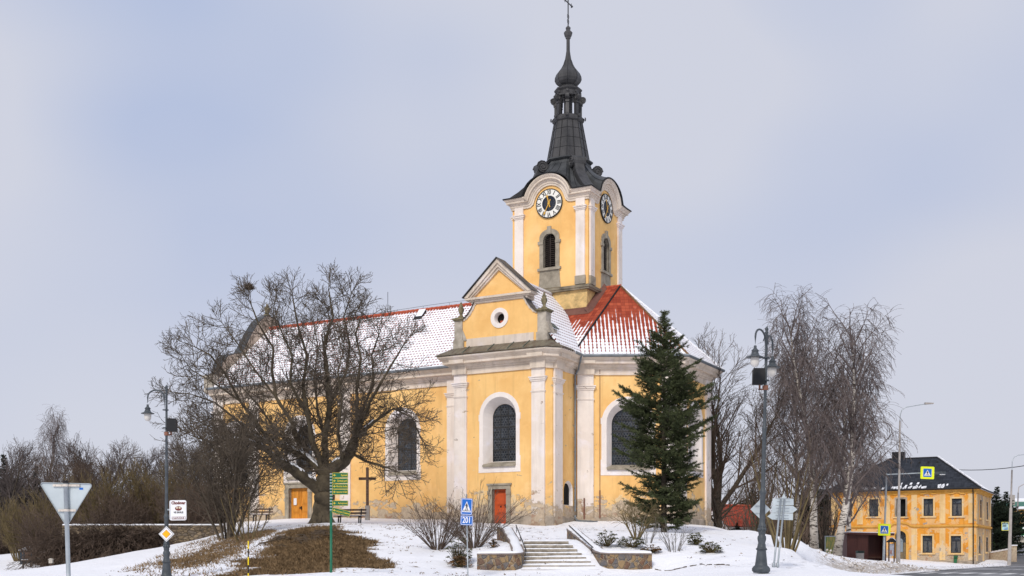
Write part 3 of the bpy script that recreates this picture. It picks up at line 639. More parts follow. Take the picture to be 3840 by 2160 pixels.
walls = [Wall(PATH[i], PATH[i+1]) for i in range(len(PATH)-1)]
W_nave, W_wl, W_wing, W_ch, W_side, W_cham, W_end, W_chn, W_n = walls
def big_window(wall, u, gw=1.66, z0=5.87, z1=9.47, nw=2.35, nz0=5.55, nz1=9.85, bw=2.88, bz0=5.15, bz1=10.15, holes=None, name='arched_window', stain=False):
    glass_o = arch_pts(u, gw, z0, z1); niche = arch_pts(u, nw, nz0, nz1); band = arch_pts(u, bw, bz0, bz1)
    holes.append(niche)
    t = MB(); wall.ring(t, band, niche, -.01, .035); wall.loft(t, niche, glass_o, .03, -.62)
    for sx in (-1, 1):
        for a, b in ((bz0, bz0+1.0), (bz1-1.75, bz1-1.35)): wall.box(t, u+sx*bw/2-.02, u+sx*bw/2+.05, a, b, -.01, .033) if sx > 0 else wall.box(t, u-bw/2-.05, u-bw/2+.02, a, b, -.01, .033)
    w = t.build(name, M['surround'], church)
    g = MB(); wall.plate(g, glass_o, -.70, -.66); g.build('glass_pane', M['glass'], w)
    b = MB(); hw = gw/2
    for k in (1, 2): wall.box(b, u-hw+gw*k/3-.025, u-hw+gw*k/3+.025, z0, z1-.25, -.66, -.63)
    nr = 5
    for k in range(1, nr): zz = z0+(z1-z0)*k/nr; wall.box(b, u-hw, u+hw, zz-.03, zz+.03, -.66, -.62)
    b.build('window_bar', M['bar'], w)
    h = MB(); R = .105; dx = R*math.sqrt(3); r = 0; z = z0-.05
    while z < z1+.1:
        x = u-hw-(dx/2 if r % 2 else 0)
        while x < u+hw+.1:
            zt = z1-hw+math.sqrt(max(hw*hw-min(abs(x-u), hw)**2, 0))
            if abs(x-u) < hw-.02 and z < zt-.04:
                c = [(x+R*math.sin(k*PI/3), z+R*math.cos(k*PI/3)) for k in range(4)]
                for a_, b_ in zip(c[:-1], c[1:]):
                    nx, nz = (b_[1]-a_[1]), -(b_[0]-a_[0]); q = .011/math.hypot(nx, nz); nx *= q; nz *= q
                    h.add([wall.p(a_[0]-nx,a_[1]-nz,-.652), wall.p(b_[0]-nx,b_[1]-nz,-.652), wall.p(b_[0]+nx,b_[1]+nz,-.652), wall.p(a_[0]+nx,a_[1]+nz,-.652)], [(0,1,2,3)])
            x += dx
        z += R*1.5; r += 1
    h.build('lead_came', M['lead'], w)
    s = MB(); s.prism([wall.p(u-nw/2+.02,nz0+.25,-.6), wall.p(u-nw/2+.02,nz0+.30,-.6), wall.p(u-nw/2+.02,nz0+.08,.16), wall.p(u-nw/2+.02,nz0-.05,.16), wall.p(u-nw/2+.02,nz0-.05,0)], wall.d*(nw-.04))
    s.build('window_sill', M['stone'], w)

H = {w: [] for w in walls}
big_window(W_wing, 3.32, holes=H[W_wing])
for uu in (12.9, 21.9, 28.0): big_window(W_nave, -XN-uu, holes=H[W_nave])
big_window(W_cham, 3.35, gw=2.0, nw=2.75, bw=3.4, z0=5.75, z1=9.35, nz0=5.45, nz1=9.75, bz0=5.05, bz1=10.05, holes=H[W_cham])
big_window(W_end, 3.0, holes=H[W_end])
# doors
def church_door(wall, u, w, z0, z1, fw, name, mat, double, label):
    H[wall].append(rect_pts(u, w, z0-1, z1))
    f = MB(); o = rect_pts(u, w+fw*2, z0-.6, z1+fw); i = rect_pts(u, w, z0-.6, z1)
    wall.ring(f, o, i, -.05, .08); wall.loft(f, i, i, .08, -.3)
    wall.box(f, u-w/2-fw-.08, u+w/2+fw+.08, z1+fw-.06, z1+fw+.05, -.02, .14)
    wall.box(f, u-w/2-fw-.05, u-w/2+.0, z1-.35, z1-.1, .075, .11); wall.box(f, u+w/2, u+w/2+fw+.05, z1-.35, z1-.1, .075, .11)
    wall.box(f, u-w/2-.3, u+w/2+.3, z0-.5, z0, -.3, .35)
    fr = f.build(name, M['stone'], church); tag(fr, label)
    d = MB(); n = 2 if double else 1; lw = w/n
    wall.box(d, u-w/2, u+w/2, z0, z1, -.3, -.24)
    for k in range(n):
        a = u-w/2+k*lw; H_ = z1-z0
        for (p0, p1) in ((.06, .27), (.31, .50), (.55, .93)):
            wall.box(d, a+lw*.16, a+lw*.84, z0+H_*p0, z0+H_*p1, -.24, -.215); wall.box(d, a+lw*.24, a+lw*.76, z0+H_*(p0+.03), z0+H_*(p1-.03), -.215, -.195)
        if k: wall.box(d, a-.04, a+.04, z0, z1, -.24, -.19)
    dr = d.build('door_leaf', mat, fr)
    k = MB(); hx = u+w*.36 if not double else u+.1
    wall.box(k, hx-.03, hx+.03, z0+1.0, z0+1.25, -.22, -.15); wall.box(k, hx-.14, hx+.02, z0+1.16, z0+1.2, -.18, -.14); wall.box(k, u-.06, u+.02, z0+1.05, z0+1.15, -.2, -.17)
    k.build('door_handle', M['black'], fr)
    return fr
church_door(W_wing, 3.33, .98, 1.92, 4.10, .30, 'side_door', M['reddoor'], False, 'orange red panelled door in a grey stone frame')
fd = church_door(W_nave, -XN-22.0, 1.75, 2.30, 4.87, .36, 'nave_door', M['wooddoor'], True, 'varnished orange wooden double door in a stone frame')
pn = MB(); W_nave.box(pn, -XN-22.0-.62, -XN-22.0-.35, 3.65, 4.15, -.19, -.185); pn.build('notice_paper', M['signwhite'], fd)
pl_ = MB(); W_nave.box(pl_, -XN-20.4, -XN-20.1, 3.9, 4.15, .01, .04); pl_.build('wall_plaque', M['galv'], church)
# small niche in the wing side
nc = arch_pts(2.2, 1.3, 3.1, 4.65, 10); nc2 = arch_pts(2.33, .85, 3.15, 4.5, 10)
H[W_side].append(nc)
t = MB(); W_side.loft(t, nc, nc2, 0, -.22); sn = t.build('side_niche', M['surround'], church)
t = MB(); W_side.plate(t, nc2, -.30, -.22); t.build('niche_opening', M['dark'], sn)

mb = MB()
for w in walls: w.face(mb, ZB, ZE, H[w])
for x in (XN+.3, -1.0): pass
mb.build('wall', M['wall'], church)
# plinth
pl = MB()
segs = [[PATH[0], (-23.3,YS)], [(-21.0+.35,YS), PATH[1]], [PATH[2], (-4.1+.0,0)], [(-2.45,0)]+PATH[3:9]+[PATH[9]]]
for sg in segs: pl.sweep(sg, [(-.02,ZB),(.09,ZB),(.09,2.32),(.0,2.40),(-.02,2.40)])
pl.build('plinth', M['plinth'], church)

# pilasters
def pilaster(wall, u0, u1, z0, z1, cap, astr, name='pilaster', mat=None, d=.12, base=True, foot=None):
    mat = mat or M['white']; t = MB()
    wall.box(t, u0, u1, z0+.001, z1, -.02, d)
    def band(z, h, o):
        wall.plate(t, [(u0-o,z),(u1+o,z),(u1+o,z+h),(u0-o,z+h)], -.02, d+o)
    if cap: band(cap, .10, .05); band(cap+.10, .12, .10); band(cap+.22, .06, .15)
    if astr: band(astr, .05, .03); band(astr+.05, .04, .05)
    if base: band(z0, .55, .09); band(z0+.55, .10, .12); band(z0+.65, .08, .06)
    return t.build(name, mat, church)
for a, b in ((.06,.98),(5.62,6.52)): pilaster(W_wing, a, b, 1.2, 11.85, 10.62, 9.95)
pilaster(W_side, .12, 1.18, 1.2, 11.85, 10.55, 9.9)
pilaster(W_cham, .12, 1.15, 1.6, 11.85, 10.45, 9.8)
pilaster(W_cham, 5.45, 6.45, 1.6, 11.85, 10.45, 9.8); pilaster(W_end, .15, 1.1, 1.6, 11.85, 10.45, 9.8)
pilaster(W_end, 4.9, 5.85, 1.6, 11.85, 10.45, 9.8); pilaster(W_chn, .15, 1.1, 1.6, 11.85, 10.45, 9.8)
for a, b in ((8.25,9.25),(17.3,18.2),(25.7,26.6),(29.2,30.15)): pilaster(W_nave, -XN-b, -XN-a, 1.6, 11.85, 10.6, 9.95)
# main cornice, one run per body
CORN = [(-.02,11.40),(.09,11.40),(.09,11.46),(.05,11.48),(.05,11.74),(.15,11.76),(.15,11.86),(.22,11.88),(.30,11.99),(.30,12.04),(.54,12.06),(.54,12.23),(.59,12.24),(.59,12.28),(.64,12.30),(.78,12.43),(.80,12.53),(.0,12.56),(-.02,12.56)]
c = MB(); c.sweep([(XN,YS),(-6.55,YS)], CORN); c.sweep([(-6.6,YS-.02),(-6.6,0),(0,0),(.27,.27),(.27,YS),(6.06,6.6),(6.06,12.6),(.27,YN),(XN,YN)], CORN)
for a, b in ((0,1.04),(5.56,6.6)): pass
c.build('cornice', M['cornice'], church)
# projecting blocks of the entablature over the pilasters
for wl, a, b in ((W_wing,-.0,1.02),(W_wing,5.58,6.6),(W_side,.08,1.22),(W_cham,.08,1.2),(W_cham,5.4,6.55),(W_end,.1,1.15)):
    c = MB(); wl.box(c, a, b, 11.42, 12.03, 0, .26); wl.box(c, a-.02, b+.02, 12.06, 12.29, .3, .64); c.build('entablature_block', M['cornice'], church)

# roofs
def roof_poly(name, pts, mat, parent=None, flip=False):
    pts = [Vector(p) for p in pts]; n = (pts[1]-pts[0]).cross(pts[2]-pts[0]).normalized()
    if n.z < 0: pts.reverse(); n = -n
    e = Vector((0,0,1)).cross(n).normalized(); up = n.cross(e).normalized(); lo = min(pts, key=lambda p: p.z)
    uv = [((p-lo).dot(e), (p-lo).dot(up)) for p in pts]
    t = MB(); tri = tessellate_polygon([pts]); 
    fs = []
    for q in tri:
        a, b, c2 = (pts[i] for i in q); fs.append(tuple(q) if (b-a).cross(c2-a).dot(n) > 0 else tuple(reversed(q)))
    t.add(pts, fs, 0, uv)
    k = len(pts); t.add(pts+[p-n*.12 for p in pts], [(i, i+k, (i+1) % k+k, (i+1) % k) for i in range(k)], 0, uv+uv)
    return t.build(name, mat, parent or church)
OV = .80; ze = 12.56; zr = 18.25
def offs(path, o):
    P2 = [Vector(p) for p in path]; r = []
    for i in range(1, len(P2)-1):
        a = (P2[i]-P2[i-1]).normalized(); b = (P2[i+1]-P2[i]).normalized(); na = Vector((a.y,-a.x)); nb = Vector((b.y,-b.x)); m = (na+nb).normalized(); m = m/m.dot(na); r.append(P2[i]+m*o)
    return r
E1, E2, E3, E4 = offs([(XN,YS),(.27,YS),(6.06,6.6),(6.06,12.6),(.27,YN),(XN,YN)], OV)
ap = (.75, YA, zr); ys_ = YS-OV
sl_ = (zr-ze)/(YA-ys_)
slope_len = math.hypot(zr-ze, YA-ys_)
RT = dict(
  nave=tiles('nave_tiles', (.34,.055,.028), .84, .68, slope_len, lipw=.80, triw=.50, nw=.20, topred=.3, red2=(.43,.085,.04)),
  south=tiles('tower_side_tiles', (.34,.055,.028), 1.05, -.55, slope_len*.75, lipw=.35, triw=.5, nw=.18, red2=(.43,.085,.04)),
  cham=tiles('chancel_tiles', (.35,.056,.028), 1.05, -.42, slope_len*.80, lipw=.30, triw=.95, nw=.13, red2=(.44,.09,.042), nscale=.6),
  end=tiles('chancel_end_tiles', (.34,.055,.028), 1.2, 1.05, slope_len, lipw=1.0, triw=.5, nw=.12),
  wing=tiles('wing_tiles', (.24,.06,.04), 1.12, 1.0, slope_len, lipw=1.15, triw=.5, nw=.10))
roof_poly('nave_roof', [(XN+.2, ys_, ze), (-8.2, ys_, ze), (-8.2,YA,zr),(XN+.2,YA,zr)], RT['nave'])
roof_poly('nave_roof', [(-8.2, ys_, ze), (-3.2, ys_, ze), (-3.2,YA,zr), (-8.2,YA,zr)], RT['nave'])
roof_poly('nave_roof', [(-3.2, ys_, ze), (E1.x, E1.y, ze), ap, (-3.2,YA,zr)], RT['south'])
roof_poly('chancel_roof', [(E1.x,E1.y,ze),(E2.x,E2.y,ze),ap], RT['cham'])
roof_poly('chancel_roof', [(E2.x,E2.y,ze),(E3.x,E3.y,ze),ap], RT['end'])
roof_poly('chancel_roof', [(E3.x,E3.y,ze),(E4.x,E4.y,ze),ap], RT['end'])
roof_poly('nave_roof', [(E4.x,E4.y,ze),(XN+.2,E4.y,ze),(XN+.2,YA,zr),ap], RT['end'])
zwr = 17.65; yv = ys_+(zwr-ze)/sl_
xr, xl, xc = .27+OV, -6.6-OV, -3.3
roof_poly('wing_roof', [(xr,.15,ze),(xr,ys_,ze),(xc,yv,zwr),(xc,.15,zwr)], RT['wing'])
roof_poly('wing_roof', [(xl,ys_,ze),(xl,.15,ze),(xc,.15,zwr),(xc,yv,zwr)], RT['wing'])
def ridge(a, b, mat, r=.13, name='ridge_cap', step=.42):
    a, b = Vector(a), Vector(b); n = max(int((b-a).length/step), 1); t = MB()
    for k in range(n):
        p, q = a.lerp(b, k/n), a.lerp(b, (k+1.12)/n); t.tube([p, q], [r*.85, r*1.05], 8)
    return t.build(name, mat, church)
ridge((XN+.2,YA,zr+.04), ap, M['redtile'])
ridge((E2.x,E2.y,ze+.0), (ap[0],ap[1],ap[2]+.02), simple('mossy_ridge_tile', (.20,.075,.04), .85, .5, 3, c2=(.26,.17,.09)), .08)
t = MB(); t.tube([(E1.x,E1.y,ze+.05), (ap[0],ap[1],ap[2]+.06)], .055, 6); t.build('hip_seam', M['black'], church)
ridge((E3.x,E3.y,ze+.0), (ap[0],ap[1],ap[2]+.02), M['snow'], .09)
t = MB(); t.tube([(xc,.3,zwr+.03),(xc,yv,zwr+.03)], .1, 8); t.build('wing_ridge', M['snow'], church)
# gutters and downpipes
g = MB()
for path in ([(XN,ys_,ze-.02),(-7.3,ys_,ze-.02)], [(xr,1.9,ze-.02),(xr,ys_,ze-.04),(E1.x,E1.y,ze-.04),(E2.x,E2.y,ze-.04),(E3.x,E3.y,ze-.04)]):
    g.tube(path, .10, 8)
g.build('gutter', M['gutter'], church)
d = MB(); q = W_cham.p(.02, 0, .22)
d.tube([(xr,ys_,ze-.1),(xr-.08,ys_,ze-.45),(q.x+.25,q.y-.15,11.7),(q.x,q.y-.1,11.35),(q.x,q.y-.1,2.75)], .065, 8)
d.tube([(q.x,q.y-.1,2.5),(q.x+.02,q.y-.12,2.3),(q.x+.25,q.y-.2,2.15),(q.x+1.7,q.y-.5,2.05)], .075, 8)
for z in (4.2,6.5,9): d.lathe([(.085,z),(.085,z+.06)], 8, (q.x,q.y-.1))
d.build('downpipe', M['gutter'], church)
d = MB(); d.tube([(-7.35,ys_,ze-.1),(-7.3,ys_+.1,12.0),(-6.95,YS-.15,11.6),(-6.85,YS-.12,2.4)], .06, 8); d.build('downpipe', M['gutter'], church)
d = MB(); p = W_cham.p(1.55,0,.06); d.tube([(p.x,p.y,12.2),(p.x,p.y,4.1)], .018, 5); d.tube([(p.x,p.y,4.1),(p.x,p.y,2.3)], .04, 6); p = W_cham.p(.55,0,.2); d.tube([(p.x,p.y,3.6),(p.x,p.y,2.2)], .045, 6)
d.build('lightning_conductor', M['rust'], church)
# roof windows, snow guard, lightning rod
def on_south(x, k, up=0): y = ys_+(YA-ys_)*k; return Vector((x, y, ze+(zr-ze)*k+up))
for x, k in ((-9.6,.38),(-15.4,.84)):
    t = MB(); a = on_south(x,k,.04); b = on_south(x+.7,k,.04); c_ = on_south(x+.7,k+.11,.20); d_ = on_south(x,k+.11,.20)
    t.prism([a,b,c_,d_], (0,0,-.25)); s = t.build('roof_window', M['black'], church)
    t = MB(); t.prism([a+Vector((.08,.25,.2)), b+Vector((-.08,.25,.2)), c_+Vector((-.05,0,.03)), d_+Vector((.05,0,.03))], (0,0,.06)); t.build('snow_patch', M['snow'], s)
t = MB(); t.tube([(-18.4,YA,zr),(-18.4,YA,zr+1.7)], .02, 5); t.tube([(-18.7,YA,zr+.2),(-18.1,YA,zr+.2)], .015, 4)
t.tube([(-30,YA,zr+.25)]+[(-30+k*2.2,YA,zr+.28+.06*math.sin(k)) for k in range(1,11)]+[(-7.2,YA,zr+.5)], .012, 4)
for k in range(10): t.tube([(-29+k*2.3,YA,zr),(-29+k*2.3,YA,zr+.3)], .012, 4)
t.build('lightning_rod', M['iron'], church)

# west gable seen over the roof
pf = [(3.0,12.2),(3.0,13.6),(3.7,13.8),(4.1,14.7),(4.7,15.3),(5.5,15.6),(6.2,15.75),(6.7,16.4),(7.4,17.5),(8.2,18.5),(8.9,19.05),(9.2,19.2)]
pf = pf+[(2*YA-y, z) for y, z in reversed(pf)]
t = MB(); t.prism([(XN-.35,y,z) for y, z in pf], (.65,0,0)); wg = t.build('west_gable', simple('old_render', (.46,.36,.28), .9, .3, 1.5, c2=(.60,.50,.40)), church)
t = MB(); 
for i in range(1, len(pf)-2):
    a, b = pf[i], pf[i+1]; t.prism([(XN-.5,a[0],a[1]+.01),(XN-.5,b[0],b[1]+.01),(XN-.5,b[0],b[1]+.07),(XN-.5,a[0],a[1]+.07)], (.85,0,0))
t.build('gable_coping', M['copper'], wg)
t = MB(); t.lathe([(.28,19.2),(.28,19.4),(.14,19.5),(.22,19.75),(.25,19.95),(.1,20.1),(.07,20.25),(.005,20.35)], 10, (XN-.02,YA)); t.build('urn', M['moss'], wg)
t = MB(); t.box(XN-.4,2.85,12.3,XN+.5,3.3,13.4); t.box(XN-.5,2.75,13.4,XN+.6,3.4,13.6); t.build('gable_pier', M['oldstone'], wg)

# wing gable
GW = W_wing
oc = (3.3, 14.77)
def circ(c, r, n=20): return [(c[0]+r*math.cos(2*PI*k/n), c[1]+r*math.sin(2*PI*k/n)) for k in range(n)]
neck = 1.62
side = [(.62,13.4),(.62,14.9),(.80,14.98),(1.05,15.2),(1.28,15.5),(1.45,15.8),(neck,16.05)]
prof = [(.2,12.5),(6.4,12.5),(6.4,13.45)]+[(6.6-s,z) for s, z in side]+[(s,z) for s, z in reversed(side)]+[(.2,13.4)]
t = MB(); gy = -.05                    # gable stands 5 cm behind the wing front
GW.face(t, 0, 0, [], 0, gy) if False else None
loops = [[GW.p(u,z,gy) for u, z in prof], [GW.p(u,z,gy) for u, z in circ(oc,.45)]]
tri = tessellate_polygon(loops); vs = [v for l in loops for v in l]
t.add(vs, [tuple(q) if (vs[q[1]]-vs[q[0]]).cross(vs[q[2]]-vs[q[0]]).dot(GW.n) > 0 else tuple(reversed(q)) for q in tri])
back = [GW.p(u,z,gy-.55) for u, z in prof]; n = len(prof)
t.add([GW.p(u,z,gy) for u, z in prof]+back, [(i, i+n, (i+1) % n+n, (i+1) % n) for i in range(n)])
wgab = t.build('wing_gable', M['tower_wall'], church)
t = MB(); GW.box(t, .9, 5.7, 12.9, 13.66, gy-.01, gy+.035); t.build('gable_base_band', M['cornice'], wgab)
t = MB(); GW.ring(t, circ(oc,.63), circ(oc,.36), gy-.02, gy+.05); GW.loft(t, circ(oc,.36), circ(oc,.31), gy+.05, gy-.3); ocu = t.build('oculus', M['surround'], wgab)
t = MB(); GW.plate(t, circ(oc,.34), gy-.40, gy-.32); t.build('oculus_void', M['dark'], ocu)
t = MB(); GW.box(t, oc[0]-.02, oc[0]+.28, oc[1]-.34, oc[1]-.16, gy-.31, gy-.12); t.build('stray_tile', M['redtile'], ocu)
# scroll edges
t = MB()
for m_ in (0, 1):
    pts = [(6.6-s, z) if m_ else (s, z) for s, z in side[1:]]
    for (a, b) in zip(pts[:-1], pts[1:]):
        o = .12 if not m_ else -.12
        t.prism([GW.p(a[0],a[1],gy-.1), GW.p(b[0],b[1],gy-.1), GW.p(b[0]+o,b[1]-.02,gy-.1), GW.p(a[0]+o,a[1]-.1,gy-.1)], GW.n*.16)
t.build('scroll_edge', M['cornice'], wgab)
for m_ in (0, 1):
    t = MB()
    pts = [(6.6-s, z) if m_ else (s, z) for s, z in side[1:]]
    for (a, b) in zip(pts[:-1], pts[1:]): t.prism([GW.p(a[0],a[1]+.003,.1), GW.p(b[0],b[1]+.003,.1), GW.p(b[0],b[1]+.05,.1), GW.p(a[0],a[1]+.05,.1)], GW.n*-.8)
    t.build('scroll_flashing', M['copper'], wgab)
# pediment
t = MB()
def raked(mb, pts, d0, d1, th):
    for (a, b) in zip(pts[:-1], pts[1:]):
        dn = (b[0]-a[0], b[1]-a[1]); L = math.hypot(*dn); nx, nz = dn[1]/L*th, -dn[0]/L*th
        mb.prism([GW.p(a[0],a[1],d0), GW.p(b[0],b[1],d0), GW.p(b[0]+(nx if abs(b[0]-3.3) > .1 else 0),b[1]+nz-(0 if abs(b[0]-3.3) > .1 else abs(th)*.35),d0), GW.p(a[0]+(nx if abs(a[0]-3.3) > .1 else 0),a[1]+nz-(0 if abs(a[0]-3.3) > .1 else abs(th)*.35),d0)], GW.n*(d1-d0))
pz0, pzA, pw = 16.12, 18.42, 2.42
apx = (3.3, pzA)
for k, (sh, dd, th) in enumerate(((0,.34,.20),(.20,.24,.16),(.36,.14,.12))):
    for sx in (-1, 1):
        e = (3.3+sx*(pw-sh*1.05), pz0+.05); a2 = (3.3, pzA-sh*1.4)
        L = math.hypot(a2[0]-e[0], a2[1]-e[1]); nx, nz = -(a2[1]-e[1])/L*sx*th*-1, 0
        poly = [e, a2, (3.3, a2[1]-th*1.4), (e[0]-sx*th*1.45, e[1])]
        if sx > 0: poly.reverse()
        t.prism([GW.p(u,z,gy-.25) for u, z in poly], GW.n*(dd+.25-k*.001))
GWW = GW
for z, h, o, w in ((15.84,.10,.10,pw-.42),(15.94,.10,.18,pw-.3),(16.04,.13,.30,pw-.05)):
    GW.box(t, 3.3-w, 3.3+w, z, z+h, gy-.5, gy+o)
t.build('pediment_moulding', M['cornice'], wgab)
t = MB(); t.prism([GW.p(3.3-pw+.4,16.17,gy), GW.p(3.3+pw-.4,16.17,gy), GW.p(3.3,pzA-.35,gy)], GW.n*-.9); t.build('pediment_field', M['tower_wall'], wgab)
t = MB()
for sx in (-1, 1):
    a = (3.3+sx*(pw+.06), pz0+.05); b = (3.3, pzA+.03)
    t.prism([GW.p(a[0],a[1],.42), GW.p(b[0],b[1],.42), GW.p(b[0],b[1]+.035,.42), GW.p(a[0],a[1]+.035,.42)], GW.n*-1.15)
t.build('pediment_flashing', M['copper'], wgab)
t = MB(); t.box(xc-2.0,.0,15.8,xc+2.0,.9,16.1); t.prism([(xc-pw+.1,.1,16.15),(xc+pw-.1,.1,16.15),(xc,.1,pzA-.1)],(0,.85,0)); t.build('gable_back', M['cornice'], wgab)
# corner pedestals with urns
for u in (.0, 5.95):
    u0, u1 = u, u+.65; t = MB(); oz = 12.5
    GW.box(t, u0-.04, u1+.08, oz, 13.62, gy-.75, gy+.10); GW.box(t, u0+.03, u1-.03, 13.55, 14.85, gy-.62, gy+.06)
    if u > 1: t.prism([GW.p(u1-.03,13.55,.0),GW.p(u1+.25,13.55,0),GW.p(u1+.12,14.0,0),GW.p(u1-.03,14.3,0)], GW.n*-.6)
    else: t.prism([GW.p(.66,13.55,-.0),GW.p(.95,13.55,0),GW.p(.75,14.0,0),GW.p(.6,14.3,0)], GW.n*-.1)
    t.build('pedestal', M['oldstone'], wgab)
    t = MB(); GW.box(t, u0-.02, u1+.02, 14.85, 14.93, gy-.68, gy+.12); GW.box(t, u0-.09, u1+.09, 14.93, 15.03, gy-.74, gy+.18); GW.box(t, u0+.05, u1-.05, 15.03, 15.10, gy-.6, gy+.02)
    t.build('pedestal_cap', M['moss'], wgab)
    c_ = GW.p((u0+u1)/2, 0, -.33); t = MB(); t.lathe([(.20,15.1),(.20,15.16),(.09,15.24),(.11,15.36),(.19,15.55),(.20,15.68),(.13,15.78),(.15,15.84),(.10,15.92),(.06,16.0),(.07,16.06),(.005,16.12)], 12, (c_.x,c_.y))
    t.build('urn', M['moss'], wgab, smooth=True)
# metal pent roof over the wing cornice
t = MB(); pr_ = [(.86,12.56),(.86,12.62),(-.10,13.20),(-.10,12.9)]
t.sweep([(-6.6,YS-.3),(-6.6,0),(0,0),(.27,.27),(.27,1.6)], pr_); t.build('pent_roof', M['browncopper'], church)
t = MB()
for u in (1.1,2.9,4.3,5.4): t.prism([GW.p(u,12.63,.85), GW.p(u+.05,12.63,.85), GW.p(u+.05,13.20,-.09), GW.p(u,13.20,-.09)], (0,0,.05))
t.build('roof_seam', M['greenmetal'], church)
t = MB(); t.box(-.1,.62,12.9,.14,1.15,13.9); cns = t.build('console', M['oldstone'], church); t = MB(); t.prism([(-.15,.6,14.25),(.22,.6,13.9),(.22,.6,13.96),(-.15,.6,14.32)], (0,.7,0)); t.build('console_cap', M['greenmetal'], cns)

# ---------------------------------------------------------------- tower
TX0, TX1, TY0, TY1 = -6.2, -.5, 7.05, 12.75; TS = 5.7
TP = [(TX0,TY0),(TX1,TY0),(TX1,TY1),(TX0,TY1)]
tc_ = ((TX0+TX1)/2, (TY0+TY1)/2)
tower = empty('tower', (0,0,0)); tower.parent = church
T = [Wall(TP[i], TP[(i+1) % 4]) for i in range(4)]
t = MB(); t.sweep(TP, [(-.12,13.5),(-.12,17.8)], True); t.build('tower_base', M['tower_low'], tower)
t = MB(); t.sweep(TP, [(-.15,17.72),(.10,17.72),(.10,17.80),(.16,17.84),(.16,18.0),(.03,18.04),(-.15,18.04)], True); t.build('stone_ledge', M['ledge'], tower)
t = MB(); q = .12
def roofz(x, y): return ze+sl_*(y-ys_)
fl = [(TX0-.1,TY0-.18),(TX1+.1,TY0-.18),(TX1+.3,TY0+.1),(TX1+.3,YA)]
pts = [Vector((x,y,roofz(x,y)+.02)) for x, y in fl]
for a, b in zip(pts[:-1], pts[1:]):
    i = Vector((0,.2,.45)) if abs(a.y-b.y) < .01 else Vector((-.3,0,.35))
    t.add([a,b,b+i,a+i], [(0,1,2,3)])
t.box(TX0+.0,TY0-.02,roofz(0,TY0)-.2,TX1+.02,TY0+.115,roofz(0,TY0)+.35)
a = Vector((TX1+.0,TY0,roofz(0,TY0))); b = Vector((TX1+.0,YA,roofz(0,YA)))
t.prism([a+Vector((0,0,-.2)), b+Vector((0,0,-.2)), b+Vector((0,0,.32)), a+Vector((0,0,.42))], (-.115,0,0))
t.build('tower_flashing', M['brownflash'], tower)
ZT0, ZT1 = 18.03, 23.75
hw_ = {}
body = MB()
CZ = 23.78; AR = 1.22     # clock centre and inner arch radius
for k, w in enumerate(T):
    u = w.L/2; hole = arch_pts(u, .92, 19.45, 21.75, 12)
    topo = [(w.L,ZT1),(u+AR+.15,ZT1)]+[(u+AR*math.cos(a_),CZ+.02+AR*math.sin(a_)) for a_ in [PI*j/14 for j in range(15)]]+[(u-AR-.15,ZT1),(0,ZT1)]
    w.face(body, ZT0, ZT1, [hole], 0, 0, top=topo)
body.build('tower_wall', M['tower_wall'], tower)
